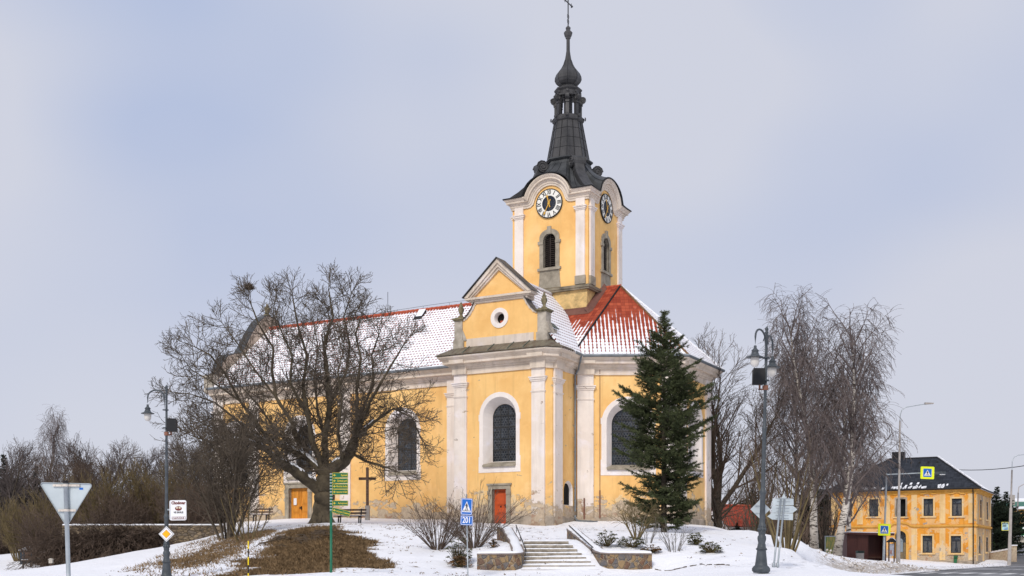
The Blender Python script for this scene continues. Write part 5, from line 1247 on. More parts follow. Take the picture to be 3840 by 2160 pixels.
# multi-stemmed shrubby tree behind the direction sign
def make_multi(h, n, seed, mat, twmat, rad=.09, spread=.42, name='hazel_bush', spec=None):
    random.seed(seed); root = empty(name, (0,0,0)); t = MB(); tw = Twigs()
    spec = spec or [(.45, 1.6, .5, .12, .05, 5, .012, .3), (.38, .8, .6, .15, .04, 4, .008, .1)]
    for k in range(n):
        a = k*2.39996+random.uniform(-.3,.3); s = spread*math.sqrt((k+.5)/n); p = Vector((math.cos(a)*s*.8, math.sin(a)*s*.8, -.2)); L = h*random.uniform(.6, 1.0)
        q = path(p, Vector((math.cos(a)*s, math.sin(a)*s, 1)), L, 8, .06, Vector((0,0,.03))); rr = rad*random.uniform(.55,1)
        t.tube(q, [rr*(1-j/8.6)+.006 for j in range(9)], 5); spray(tw, q, rr*.5, .008, spec, 0)
    t.build('stem', mat, root, smooth=True); tw.build('twigs', twmat, root); return root
m1 = make_multi(5.4, 15, 3, M['twig_olive'], M['twig_brown'], .075, .42)
plant(m1, px2x(786, 50), 50, 1.0, 0, 'many stemmed bare bush with mossy stems behind the backs of the direction signs', cat='bush')
m2 = make_multi(7.5, 12, 4, M['bark_moss'], M['twig_brown'], .12, .3, name='bare_sapling_clump')
plant(m2, px2x(760, 80), 80, 1.0, 0, 'clump of bare saplings between the tall lamp and the left birch', cat='bush')
plant(m2, px2x(826, 88), 88, .8, 2.4, 'clump of bare saplings beside the left edge of the ochre house', cat='bush')
plant(m2, px2x(742, 122), 122, 1.1, 3.3, 'tall clump of bare saplings behind the red roofed house', cat='bush')

# spruce
def conifer(name, h, w, seed, mat, flat=.0, step=.19, nw=.026, nl=.11, per=22, dens=1.0, trunk=.17, prof=1.5):
    random.seed(seed); rng = np.random.default_rng(seed); root = empty(name, (0,0,0)); t = MB(); tw = Twigs(); seg = []
    t.tube([(0,0,-.3),(0,0,h*.5),(.03,0,h*.93)], [trunk, trunk*.55, .015], 7); z = h*.03
    while z < h*.985:
        f = z/h; R = w/2*(np.interp(f, [0,.1,.2,.49,.6,.64,.735,.82,.91,1], [.6,.8,.92,1,.88,.76,.66,.44,.16,.03]) if prof < 1 else min(1, ((1-f)/.52)**prof))*random.uniform(.62, 1.18)+.05; n = random.choice((4,5,5,6)) if f < .85 else 4
        for k in range(int(n*dens)):
            a = random.uniform(0, 2*PI); rr = R*random.uniform(.6, 1.16); up = -.12+.55*f+random.uniform(-.1,.1)
            q = path(Vector((0,0,z)), Vector((math.cos(a), math.sin(a), up)), rr, 5, .05, Vector((0,0,.085))); tw.add(q, .03*(1-f)+.012, .008, 4)
            for i in range(5): seg.append((q[i], q[i+1]))
            m = max(int(rr/.11), 2)
            for j in range(m):
                s = .15+.85*(j+random.random()*.6)/m; i = min(int(s*5), 4); p = q[i].lerp(q[i+1], s*5-i if s*5-i < 1 else 1); d = (q[i+1]-q[i]).normalized(); sd = d.cross(Vector((0,0,1))).normalized()*random.choice((-1,1))
                l = min(.15+rr*.36*(1.12-s), .85)*random.uniform(.7,1.2); e = p+(d*.75+sd*.75+Vector((0,0,random.uniform(-.28,.10)))).normalized()*l; seg.append((p, e))
                if l > .35:
                    for _ in range(2): p3 = p.lerp(e, random.uniform(.3,.8)); seg.append((p3, p3+((e-p).normalized()+rv()*.6).normalized()*l*.45))
        z += step*(1.0-.35*f)*random.uniform(.8,1.2)
    for k in range(10): a = random.uniform(0,2*PI); z2 = h*random.uniform(.9,.975); p = Vector((0,0,z2)); seg.append((p, p+Vector((math.cos(a)*.22, math.sin(a)*.22, .20))))
    seg.append((Vector((.03,0,h*.9)), Vector((.03,0,h))))
    t.build('trunk', M['bark'], root, smooth=True); A = np.array([list(a)+list(b) for a, b in seg]); L = np.linalg.norm(A[:,3:]-A[:,:3], axis=1); cnt = np.maximum((L/.4*per).astype(int), 5)
    idx = np.repeat(np.arange(len(A)), cnt); f = rng.random(len(idx)); p = A[idx,:3]+(A[idx,3:]-A[idx,:3])*f[:,None]; d = (A[idx,3:]-A[idx,:3])/L[idx][:,None]
    rr = rng.normal(size=p.shape); rr -= (rr*d).sum(1)[:,None]*d; rr /= np.linalg.norm(rr,axis=1)[:,None]; nd = d*.75+rr*.75+np.array([0,0,.05]); nd /= np.linalg.norm(nd,axis=1)[:,None]
    sdv = np.cross(nd, rng.normal(size=p.shape)); sdv /= np.linalg.norm(sdv,axis=1)[:,None]; ll = nl*rng.uniform(.7,1.2,len(p))[:,None]
    v = np.stack([p-sdv*nw*.5, p+sdv*nw*.5, p+nd*ll], 1).reshape(-1,3); me = bpy.data.meshes.new('foliage'); me.vertices.add(len(v)); me.vertices.foreach_set('co', v.ravel()); me.loops.add(len(v)); me.loops.foreach_set('vertex_index', np.arange(len(v), dtype=np.int32))
    me.polygons.add(len(v)//3); me.polygons.foreach_set('loop_start', (np.arange(len(v)//3)*3).astype(np.int32)); me.update(calc_edges=True); me.materials.append(mat)
    o = bpy.data.objects.new('crown', me); COL.objects.link(o); o.parent = root; b = tw.build('branches', M['bark'], root); return root
sp1 = conifer('spruce_tree', 11.5, 4.9, 42, M['needle'], step=.20, nl=.12, per=30, prof=.95)
plant(sp1, px2x(664, 59), 59, 1.0, .6, 'dark green spruce standing in front of the chancel', sx=1.0)
pn1 = conifer('dark_conifer', 9.5, 5.5, 51, M['needle_dark'], step=.30, nl=.20, nw=.06, per=10)
plant(pn1, px2x(997, 128), 128, .82, 0, 'dark pine right of the ochre house', sx=1.15)
plant(pn1, px2x(1006, 135), 135, .78, 2, 'lower dark pine in front of the far ochre building', sx=1.2)
plant(pn1, px2x(753, 122), 122, .72, 1, 'small dark conifer behind the red roofed house left of the birches', sx=.75)
plant(pn1, px2x(812, 120), 120, .9, 3, 'dark conifer behind the birches next to the ochre house', sx=1.3)
plant(pn1, px2x(737, 92), 92, .20, 2.3, 'low dark juniper in front of the red roof', sx=.35, cat='bush')
plant(pn1, px2x(36, 105), 105, .85, 1.2, 'dark conifer among the bare park trees at the left', sx=.8)
plant(pn1, px2x(4, 104), 104, .98, 4.2, 'dark conifer at the left edge of the photo', sx=1.1)

# park trees on the left
b1 = make_bare('park_tree', 12.0, .24, [(.42, 3.3, .70, .12, .05, 6, .026, .12), (.34, 1.7, .7, .15, .05, 5, .017, .1), (.25, .85, .7, .16, .04, 3, .0125, .1)], 61, M['bark'], M['twig_purple'], fork=6, forkh=.2, crown_w=1.3)
b2 = make_bare('park_tree', 11.0, .20, [(.42, 2.7, .6, .10, .07, 6, .024, .1), (.34, 1.5, .6, .14, .06, 5, .016, .1), (.26, .8, .7, .15, .05, 3, .012, .1)], 62, M['bark'], M['twig_brown'], fork=6, forkh=.12, crown_w=1.15)
w1 = make_multi(6.0, 26, 63, M['twig_olive'], M['twig_olive'], .07, .55, name='willow_bush', spec=[(.30, 1.6, .42, .12, .05, 5, .015, .2), (.26, .8, .5, .15, .05, 4, .012, .1)])
w2 = make_multi(4.2, 30, 64, M['twig_brown'], M['twig_brown'], .04, .7, name='bare_bush', spec=[(.24, 1.2, .6, .2, .02, 5, .016, .15), (.2, .65, .7, .2, .02, 4, .012, .1)])
bb = make_birch(13.5, .16, 77, 0.0); bb.children[1].data.materials[0] = M['twig_grey']
G = 'bare trees of the park'
for i, (px, Y, s, lb) in enumerate([(6,100,1.0,'dark bare park tree cut by the left edge of the photo'),(60,118,1.18,'tall bare tree above the left half of the triangular sign back'),(92,116,1.16,'tallest bare tree of the park, right above the triangular sign'),(120,112,1.0,'bare park tree halfway between triangular sign and left lamp'),(142,108,.88,'bare park tree just left of the lamp, lower than its neighbours'),(28,112,.95,'bare park tree beside the pale birch'),(182,98,.80,'bare tree right behind the left street lamp'),(75,96,.85,'nearer bare tree behind the triangular sign'),(202,100,.75,'bare tree at the left end of the nave')]):
    plant((b1, b2)[i % 2], px2x(px, Y), Y, s*.82, i*1.3, lb, group=G)
plant(bb, px2x(44, 100), 100, .82, .5, 'pale slender birch between the bare park trees at the left')
plant(w1, px2x(158, 84), 84, .95, 1, 'thin pale bush rising just left of the left street lamp', cat='bush')
plant(w1, px2x(100, 84), 84, .95, 0, 'olive coloured bush behind the triangular sign back, right side', cat='bush')
plant(w1, px2x(20, 80), 80, .75, 2, 'olive coloured bush near the left edge', cat='bush')
plant(w1, px2x(52, 88), 88, .8, 3, 'olive coloured bush left of the triangular sign', cat='bush')
G = 'brown bushes below the park trees'
random.seed(3)
for i in range(34):
    px = -8+i*6.9+random.uniform(-3,3); Y = random.uniform(76, 108); plant(w2, px2x(px, Y), Y, random.uniform(.65, 1.05), i*.9, 'brown leafless bush in the dense thicket below the park trees', cat='bush', group=G)
def thicket():
    random.seed(91); tw = Twigs()
    for _ in range(5200):
        Y = random.uniform(112, 165); px = random.uniform(-30, 262); x = px2x(px, Y); z0 = gz1(x, Y) if _ % 8 == 0 else z0
        p = Vector((x, Y, z0+random.uniform(0, 4.0)*random.random()**.3)); c = path(p, Vector((random.gauss(0,.5), random.gauss(0,.5), 1)), random.uniform(1.5, 3.6), 4, .2, Vector((0,0,.03)))
        tw.add(c, .06, .03); spray(tw, c, .04, .025, [(.6,1.3,.7,.2,.03,3,.02,.1)], 0)
    o = tw.build('far_wood', M['twig_purple']); tag(o, 'hazy mass of brown leafless wood far behind the park trees', 'wood', kind='stuff')
thicket()
def low_wood():
    random.seed(92); tw = Twigs()
    for _ in range(1500):
        Y = random.uniform(108, 150); px = random.uniform(720, 835); x = px2x(px, Y); z0 = gz1(x, Y) if _ % 8 == 0 else z0
        c = path(Vector((x, Y, z0+random.uniform(0, 2.6))), Vector((random.gauss(0,.5), random.gauss(0,.5), 1)), random.uniform(1, 2.4), 4, .2, Vector((0,0,.03)))
        tw.add(c, .04, .02); spray(tw, c, .03, .02, [(.5,1.0,.7,.2,.03,3,.015,.1)], 0)
    o = tw.build('undergrowth', M['twig_brown']); tag(o, 'brown undergrowth between the birches and the houses', 'undergrowth', kind='stuff')
low_wood()
# shrubs trailing over the field stone wall, left
def trailing(name, px0, px1, Yt, seed, label, h, n=900, mat='twig_brown', out=3.0):
    random.seed(seed); x0, x1 = px2x(px0, Yt), px2x(px1, Yt); xm = (x0+x1)/2; zt = gz1(xm, Yt+1.5); root = empty(name, (xm, Yt-1.5, zt-1), 0, label, 'bush')
    tw = Twigs(); o = Vector(root.location)
    for k in range(n):
        x = random.uniform(x0, x1); p = Vector((x, Yt+random.uniform(-.4,.8), zt+random.uniform(-.2,.35)))-o
        c = path(p, Vector((random.gauss(0,.35), -random.uniform(.4,1.2), random.uniform(.2,.9))), random.uniform(.6,1)*h, 8, .13, Vector((0,-.02,-.15))); tw.add(c, .018, .010); spray(tw, c, .018, .01, [(.32,.7,.6,.2,-.05,4,.008,.15)], 0)
    tw.build('twigs', M[mat], root)
trailing('trailing_shrub', 62, 100, 66, 71, 'dense dark shrub hanging over the wall below the triangular sign', 3.8)
trailing('trailing_shrub', 98, 135, 66, 72, 'dark trailing shrub over the stone wall between triangular sign and left lamp', 3.6)
trailing('trailing_shrub', 128, 163, 66.5, 73, 'dark trailing shrub on the stone wall just left of the lamp', 3.0)
trailing('trailing_shrub', 166, 222, 72.5, 74, 'low dark scrub behind the top of the field stone wall', 1.3, 260, 'twig')
# small bare tree left of the nave door
m3 = make_multi(6.4, 14, 81, M['bark'], M['twig'], .075, .42, name='small_bare_tree', spec=[(.34, 2.0, .6, .16, .03, 6, .014, .15), (.25, .95, .7, .18, .02, 4, .010, .1), (.2,.45,.7,.18,.04,3,.008,.1)])
plant(m3, px2x(228, 57), 57, 1.0, 0, 'small many branched bare tree at the top of the bank left of the old tree')
m4 = make_multi(3.0, 9, 82, M['twig_olive'], M['twig'], .05, .5, name='bare_bush', spec=[(.3, .8, .6, .15, .05, 4, .008, .15), (.24,.4,.7,.18,.05,3,.006,.1)])
plant(m4, px2x(246, 53), 53, 1.0, 0, 'small pruned bare shrub on the bank right behind the yellow and black marker post', cat='bush')
# forsythia bushes behind the crossing sign, and the shrub under the spruce
def fan(name, h, n, seed, mat, spread, label, px, Y, droop=-.05, rr=.014, spec=None):
    random.seed(seed); x = px2x(px, Y); root = empty(name, (x, Y, gz1(x, Y)-.05), 0, label, 'bush'); tw = Twigs()
    for k in range(n):
        a = random.uniform(0, 2*PI); s = spread*math.sqrt(random.random()); c = path(Vector((math.cos(a)*.18, math.sin(a)*.18, 0)), Vector((math.cos(a)*s, math.sin(a)*s, 1)), h*random.uniform(.45,1.1), 7, .06, Vector((0,0,droop)))
        tw.add(c, rr, .006, 4); spray(tw, c, rr*.6, .005, spec or [(.22,.5,.5,.12,.04,4,.0045,.25),(.2,.25,.5,.12,.03,2,.004,.3)], 0)
    tw.build('stems', M[mat], root); return root
fan('bare_shrub', 2.3, 60, 101, 'twig_brown', .95, 'reddish bare shrub with fanned stems, left of the crossing sign', 437, 48.5)
fan('bare_shrub', 2.7, 70, 102, 'twig_brown', 1.0, 'larger reddish bare shrub right behind the crossing sign', 474, 47.5)
def shrub2():
    random.seed(103); Y = 49.5; x = px2x(636, Y); root = empty('bare_shrub', (x, Y, gz1(x, Y)-.05), 0, 'rounded greenish brown bare shrub under the spruce', 'bush'); t = MB(); tw = Twigs()
    for k in range(7):
        a = k*.9; q = path(Vector((math.cos(a)*.08, math.sin(a)*.08, 0)), Vector((math.cos(a)*.55, math.sin(a)*.4, 1)), 1.3, 5, .08, Vector((0,0,.0))); t.tube(q, [.045*(1-i/7) for i in range(6)], 5)
        spray(tw, q, .03, .01, [(.12,1.0,.75,.14,.05,5,.006,.4),(.12,.5,.6,.14,.05,4,.0045,.1),(.12,.25,.6,.12,.05,2,.004,.2)], 0)
    t.build('stem', M['twig_olive'], root); tw.build('twigs', M['twig_olive'], root)
shrub2()
# rhododendrons
def rhodo(px, Y, w, h, n, seed, label, mat='leaf'):
    random.seed(seed); x = px2x(px, Y); root = empty('rhododendron', (x, Y, gz1(x, Y)-.05), 0, label, 'bush'); tw = Twigs(); mb = MB()
    for k in range(n):
        a = random.uniform(0, 2*PI); s = math.sqrt(random.random())*w/2; zz = h*random.uniform(.35,1)*math.sqrt(max(1-(s/(w/2))**2*.7,.1)); e = Vector((math.cos(a)*s, math.sin(a)*s, zz)); tw.add([Vector((0,0,0)), e*.5+rv()*.04, e], .012, .006)
        for j in range(9):
            b = j*.7+random.uniform(-.2,.2); L = random.uniform(.09,.14); dn = Vector((math.cos(b), math.sin(b), random.uniform(-.75,.15))).normalized(); sd = Vector((-math.sin(b), math.cos(b), 0))*L*.2; q = e+dn*.01
            mb.add([q, q+dn*L*.5+sd, q+dn*L, q+dn*L*.5-sd], [(0,1,2,3)])
    tw.build('stems', M['twig_olive'], root); mb.build('leaves', M[mat], root)
rhodo(459, 44.2, 1.0, 1.15, 90, 1, 'green leaved rhododendron at the foot of the bare shrub behind the crossing sign')
rhodo(460, 43.6, .9, .5, 60, 2, 'low patch of brown leaved rhododendron at the foot of the crossing sign', 'deadleaf')
rhodo(493, 46.5, .5, .5, 26, 3, 'small orange brown rhododendron left of the stair wall', 'deadleaf')
rhodo(607, 45.3, .95, .7, 60, 4, 'olive rhododendron behind the right stair wall, leftmost there')
rhodo(631, 45.4, 1.2, .55, 70, 5, 'dark low rhododendron behind the right stair wall, middle one')
rhodo(651, 44.8, .8, .38, 46, 6, 'brownish rhododendron at the right end of the right stair wall', 'deadleaf')
rhodo(696, 46.5, .75, .62, 60, 7, 'rounded rhododendron in the open snow, left one of the pair')
rhodo(711, 44.5, .95, .52, 70, 8, 'yellow green rhododendron in the open snow, right one of the pair')
fan('bare_shrub', 1.1, 16, 104, 'twig_grey', .5, 'tiny leafless shrub in the snow between the stair wall and the rhododendron pair', 674, 45)
fan('bare_shrub', .9, 10, 105, 'twig_grey', .5, 'tiny leafless shrub behind the right stair wall under the spruce', 647, 47)
# ================================================================ street furniture and small things
def base_of(px, Y, dz=0): x = px2x(px, Y); return Vector((x, Y, gz1(x, Y)+dz))
# ---- stairs
SY0, SZ0, NST, RIS, TRD = 42.9, -.70, 8, .155, .34
st = empty('stone_stairs', (1.5, SY0, SZ0), 0, 'worn stone steps with snow on the treads between two rubble walls', 'stairs')
random.seed(17)
for i in range(NST):
    y = i*TRD; z = i*RIS; xl_ = -1.17+.02*i; xr_ = 1.78-.15*i
    t = MB(); t.box(xl_, y+.03, z-.25 if i else z-.4, xr_, y+TRD+.4, z+RIS-.07); t.box(xl_, y, z+RIS-.07, xr_, y+TRD+.1, z+RIS)
    s = t.build('step', M['stepst'], st)
    t = MB(); n = 26; vs = []
    for k in range(n+1):
        x = xl_+(xr_-xl_)*k/n; fr = .07+.12*random.random(); h = random.uniform(.02, .035)
        if k in (0, n): x += .0
        vs += [(x, y+fr, z+RIS+.002), (x, y+fr+.03, z+RIS+h), (x, y+TRD+.03, z+RIS+h+.012)]
    t.add(vs, [(k*3+j, (k+1)*3+j, (k+1)*3+j+1, k*3+j+1) for k in range(n) for j in (0, 1)]); t.build('step_snow', M['snow'], s)
# ---- rubble walls beside the stairs
def stair_wall(pts, th, zb, label, cap=True, side=1):
    o = Vector((pts[0][0], pts[0][1], 0)); root = empty('stone_wall', o, 0, label, 'wall'); n = len(pts); P3 = [Vector(p)-o for p in pts]
    nr = []
    for i in range(n):
        a = P3[max(i-1,0)]; b = P3[min(i+1,n-1)]; d = (b-a); d.z = 0; d.normalize(); nr.append(Vector((d.y,-d.x,0))*side)
    def band(name, mat, o0, o1, zz0, zz1, wob=0):
        t = MB(); vs = []
        for i in range(n):
            w = random.uniform(-wob, wob)
            a, b = P3[i]+nr[i]*(o0+w), P3[i]+nr[i]*(o1+random.uniform(-wob, wob))
            vs += [(a.x,a.y,zz0(i)),(b.x,b.y,zz0(i)),(b.x,b.y,zz1(i)),(a.x,a.y,zz1(i))]
        fs = []
        for i in range(n-1):
            for j in range(4): k = (j+1) % 4; fs.append((i*4+j, (i+1)*4+j, (i+1)*4+k, i*4+k))
        fs += [(0,1,2,3),((n-1)*4+3,(n-1)*4+2,(n-1)*4+1,(n-1)*4)]
        t.add(vs, fs); return t.build(name, mat, root)
    band('masonry', M['rubble'], 0, th, lambda i: zb, lambda i: P3[i].z-.05); band('coping', M['capst'], -.03, th+.03, lambda i: P3[i].z-.05, lambda i: P3[i].z, .006)
    t = MB(); vs = []
    for i in range(n):
        w0, w1 = random.uniform(.0,.05), random.uniform(.0,.05); h = random.uniform(.05,.08)
        for q, hh in ((0+w0,.002),(.06+w0,h),(th*.5,h+.03),(th-.06-w1,h),(th-w1,.002)):
            p = P3[i]+nr[i]*q; vs.append((p.x,p.y,P3[i].z+hh))
    t.add(vs, [(i*5+j,(i+1)*5+j,(i+1)*5+j+1,i*5+j+1) for i in range(n-1) for j in range(4)]); t.build('wall_snow', M['snow'], root, smooth=True)
    return root, P3
def densify(pts, step=.25):
    out = []
    for a, b in zip(pts[:-1], pts[1:]):
        a, b = Vector(a), Vector(b); n = max(int((b-a).length/step),1); out += [a.lerp(b, k/n) for k in range(n)]
    return out+[Vector(pts[-1])]
def PW(px, py, Y): p = P(px, py, Y); return (p.x, p.y, p.z)
lw = densify([PW(477,553.5,43.05), PW(500,553.3,42.85), PW(515,553.2,42.85), PW(521.5,552.8,43.1), PW(524.0,551.8,43.7), PW(520,541,46.4), PW(512,528.5,49.6), PW(506,526.5,50.4)])
stair_wall(lw, .42, -1.3, 'rubble stone wall curving up the left side of the stairs', side=-1)
rw = densify([PW(567,528.5,49.3), PW(573,533.5,47.9), PW(585,543.5,45.6), PW(594,550.5,44.1), PW(600,552.3,43.3), PW(608,552.9,43.0), PW(630,553,42.95), PW(652,553.2,43.1)])
stair_wall(rw, .42, -1.3, 'rubble stone wall descending the right side of the stairs and turning right', side=-1)
for nm, pa, pb, lb in (('handrail', P(516,525,50.0), P(526,550,43.6), 'thin iron handrail on the left stair wall'), ('handrail', P(569,525.5,49.4), P(593,547.5,44.0), 'thin iron handrail on the right stair wall')):
    o = pa.copy(); root = empty(nm, o, 0, lb, 'handrail'); t = MB(); q = (pb-o); t.tube([Vector((0,0,0)), q*.5, q], .022, 6); t.build('rail', M['iron'], root)
    t = MB(); 
    for f in (.05,.5,.95): t.tube([q*f, q*f-Vector((-.0,0,.28))], .014, 5)
    t.build('post', M['iron'], root)

# ---- ornamental lamps
LP = [(.20,0),(.20,.02),(.235,.05),(.235,.12),(.20,.17),(.165,.20),(.155,.26),(.12,.56),(.115,.60),(.135,.61),(.135,.66),(.115,.67),(.105,.74),(.09,.80),(.105,.86),(.115,.92),(.105,.98),(.085,1.0),(.085,1.04),(.095,1.06),(.088,1.10),(.088,1.30),(.075,1.32),(.073,1.36),(.066,2.08),(.085,2.12),(.095,2.16),(.075,2.19),(.055,2.26),(.05,3.75),(.065,3.8),(.07,3.84),(.055,3.87),(.042,3.92),(.04,4.9),(.052,4.92),(.052,4.97),(.038,5.0),(.034,6.35),(.05,6.37),(.05,6.40),(.03,6.42),(.045,6.46),(.045,6.5),(.01,6.55)]
def street_lamp(px, Y, zb, arms, label, tilt=0, boxside=1, rz=0):
    b = Vector((px2x(px, Y), Y, zb)); root = empty('street_lamp', b, 0, label, 'street lamp', 'ornamental dark grey street lamps'); root.rotation_euler = (0, tilt, 0); root.scale = (1.03, 1.03, 1.015)
    t = MB(); t.lathe(LP, 18)
    for k in range(24): a = k*PI/12; t.sphere((.137*math.cos(a), .137*math.sin(a), .635), .014, 5)
    for k in range(8): a = k*PI/4; t.sphere((.088*math.cos(a), .088*math.sin(a), 1.16), .035, 6, sz=1.6); t.sphere((.088*math.cos(a+.39), .088*math.sin(a+.39), 1.24), .022, 6)
    t.build('pole', M['lampgrey'], root, smooth=True)
    for (ax, ay) in arms:
        L = math.hypot(ax, ay); u = Vector((ax/L, ay/L, 0)); R = .24
        pts = [u*.07+Vector((0,0,z)) for z in (5.2, 5.7, 6.14)]+[u*(L-R+ -R*math.cos(a) if False else (.07+(L-.07)/2*(1-math.cos(a))))+Vector((0,0,6.14+.24*math.sin(a))) for a in [PI*k/10 for k in range(1,11)]]+[u*L+Vector((0,0,5.90))]
        t = MB(); t.tube(pts, .026, 8); t.tube([Vector((0,0,6.32)), u*.1+Vector((0,0,6.2)), u*.25+Vector((0,0,6.12)), u*.12+Vector((0,0,6.30))], .014, 5)
        for z in (5.1, 5.7): t.lathe([(.05,z),(.10,z),(.10,z+.03),(.05,z+.03)], 8, (u.x*.03,u.y*.03))
        am = t.build('lamp_arm', M['lampgrey'], root, smooth=True)
        c = (u.x*L, u.y*L); t = MB(); t.lathe([(0.030,5.900),(0.037,5.884),(0.037,5.834),(0.064,5.802),(0.101,5.761),(0.078,5.744),(0.101,5.670),(0.129,5.638),(0.212,5.605),(0.216,5.588),(0.129,5.597),(0.101,5.605)], 18, c); t.build('lamp_shade', M['lampgrey'], root, smooth=True)
        t = MB(); t.lathe([(0.105,5.613),(0.114,5.539),(0.114,5.474),(0.101,5.408),(0.068,5.359),(0.001,5.338)], 16, c); t.build('lamp_globe', M['lampglass'], root, smooth=True)
    s = boxside; t = MB(); t.box(s*.06 if s > 0 else -.33, -.10, 5.0-.0, s*.33 if s > 0 else -.06, .12, 5.40); t.prism([(s*.05,-.16,4.98),(s*.36,-.12,4.98),(s*.34,-.12,5.42),(s*.05,-.16,5.42)],(0,.035,0)); fb = t.build('floodlight', M['black'], root)
    t = MB(); t.lathe([(.055,4.86),(.075,4.86),(.075,4.98),(.055,4.98)], 10); t.box(min(0,s*.18), -.03, 4.86, max(0,s*.18), .03, 4.89); t.box(s*.15-.02,-.03,4.86,s*.15+.02,.03,5.0); t.build('bracket', M['rust'], fb)
    return root
LAr = street_lamp(761, 31, P(761,573,31).z, [(-.44,-.72),(.34,.78)], 'tall dark grey two armed street lamp right of the church, foot in the snow', tilt=math.radians(1.35), boxside=-1)
LAl = street_lamp(166.5, 39, P(166,581,39).z, [(-.62,0)], 'dark grey one armed street lamp on the left carrying the small square road sign', boxside=1)

def sign_root(name, p, label, rz=0, tilt=0, roll=0, cat='sign', group=None):
    r = empty(name, p, 0, label, cat, group); r.rotation_euler = (roll, tilt, rz); return r
def rrect(w, h, r=.03, n=4, cx=0, cz=0):
    pts = []
    for (sx, sz, a0) in ((1,-1,-PI/2),(1,1,0),(-1,1,PI/2),(-1,-1,PI)):
        for k in range(n+1): a = a0+PI/2*k/n; pts.append((cx+sx*(w/2-r)+r*math.cos(a), cz+sz*(h/2-r)+r*math.sin(a)))
    return pts
def flat(mb, pts, y, th=.003, mi=0): mb.prism([(x, y, z) for x, z in pts], (0, -th, 0), mi)
# priority road sign and restaurant board on the left lamp
def diamond(r, cz=0): return [(0,cz-r),(r,cz),(0,cz+r),(-r,cz)]
p = P(166.6, 534, 38.85); r = sign_root('priority_road_sign', p, 'small amber and white diamond road sign on the left street lamp')
t = MB(); flat(t, diamond(.265), .0, .02); t.build('sign_back', M['galvplate'], r); t = MB(); flat(t, diamond(.262), -.021); t.build('white_border', M['signwhite'], r)
t = MB(); flat(t, diamond(.235), -.025); t.build('black_line', M['signblack'], r); t = MB(); flat(t, diamond(.222), -.029); t.build('white_field', M['signwhite'], r)
t = MB(); flat(t, diamond(.145), -.033); t.build('black_line', M['signblack'], r); t = MB(); flat(t, diamond(.136), -.037); t.build('amber_field', M['signyellow'], r)
p = P(178.2, 510.3, 38.9); r = sign_root('restaurant_sign', p, 'white restaurant board fixed beside the left street lamp', tilt=math.radians(-.6))
w, h = .565, .68; t = MB(); flat(t, rrect(w,h,.06), .0, .04); t.build('board', M['signwhite'], r)
tx = lambda s, sz, x, z, mat, sx=1, bold=0, par=None, nm='lettering', al='CENTER', y=-.046: text_mesh(nm, s, sz, Matrix.Translation((x, y, z)) @ FACE, mat, par, sx=sx, align=al, ext=.003, bold=bold)
tx('Chodovar', .135, .02, .245, M['maroon'], .85, .006, r); tx('VE SKÁLE', .082, .02, -.075, M['signblack'], .95, .002, r)
t = MB(); flat(t, [(.23*math.cos(a)*.5+.02, .075*math.sin(a)+.06) for a in [PI*k/12 for k in range(24)]], -.042); t.build('emblem', M['maroon'], r)
t = MB(); flat(t, [(.036*math.cos(a)-.025, .034*math.sin(a)+.085) for a in [PI*k/8 for k in range(16)]], -.046); flat(t, [(.036*math.cos(a)+.065, .034*math.sin(a)+.085) for a in [PI*k/8 for k in range(16)]], -.046); t.build('emblem_figure', simple('cream_paint', (.62,.52,.40), .6, .1), r)
t = MB(); flat(t, rrect(.47,.085,.004,1,.025,-.262), -.042); t.build('band', M['maroon'], r); tx('RESTAURACE', .072, -.015, -.262, M['signwhite'], .88, .003, r)
t = MB(); flat(t, [(.032*math.cos(a)+.225, .032*math.sin(a)-.262) for a in [PI*k/8 for k in range(16)]], -.046); t.build('turn_arrow', M['signwhite'], r)
t = MB(); t.box(-.36,-.02,.0,-.26,.03,.05); t.box(-.262,-.045,-.3,-.25,-.04,.3); t.build('bracket', M['galv'], r)

# ---- give way sign seen from behind
p = P(252/2.5156-.0, 577, 19.7); YY = 19.7
def Z1(x, y): q = P((x/2.196)/3.75, (1500+y/2.196)/3.75, YY); return q
b = Z1(568, 1449); g0 = gz1(b.x, b.y); top = Z1(540, 680)
r = empty('yield_sign', (b.x+(b.x-top.x)*.4, b.y, g0), 0, 'bare metal back of a triangular road sign on a grey pole, far left', 'sign'); o = Vector(r.location)
t = MB(); t.tube([Vector((0,0,-.2)), top-o], .037, 14); pl = t.build('pole', M['galv'], r, smooth=True); t = MB(); t.tube([top-o-Vector((0,0,.01)), top-o+Vector((0,0,.035))], .041, 14); t.build('pole_cap', M['black'], pl)
cs = [Z1(318,680)-o, Z1(757,690)-o, Z1(541,1042)-o]; rr = []
cen = (cs[0]+cs[1]+cs[2])/3
for i in range(3):
    a, c, d_ = cs[i-1], cs[i], cs[(i+1) % 3]; u1 = (a-c).normalized(); u2 = (d_-c).normalized(); q1 = c+u1*.055; q2 = c+u2*.055
    for k in range(5): f = k/4; rr.append(q1*(1-f)**2+(c+(cen-c)*.03)*2*f*(1-f)+q2*f*f)
yb = Vector((0,-.0,0)); t = MB(); t.prism([v+Vector((0,.05,0)) for v in rr], (0,.012,0)); pt = t.build('sign_plate', M['galvplate'], r)
t = MB()
for a, c in zip(rr, rr[1:]+rr[:1]): t.tube([a+Vector((0,.04,0)), c+Vector((0,.04,0))], .008, 5)
t.build('plate_rim', M['galv'], pt)
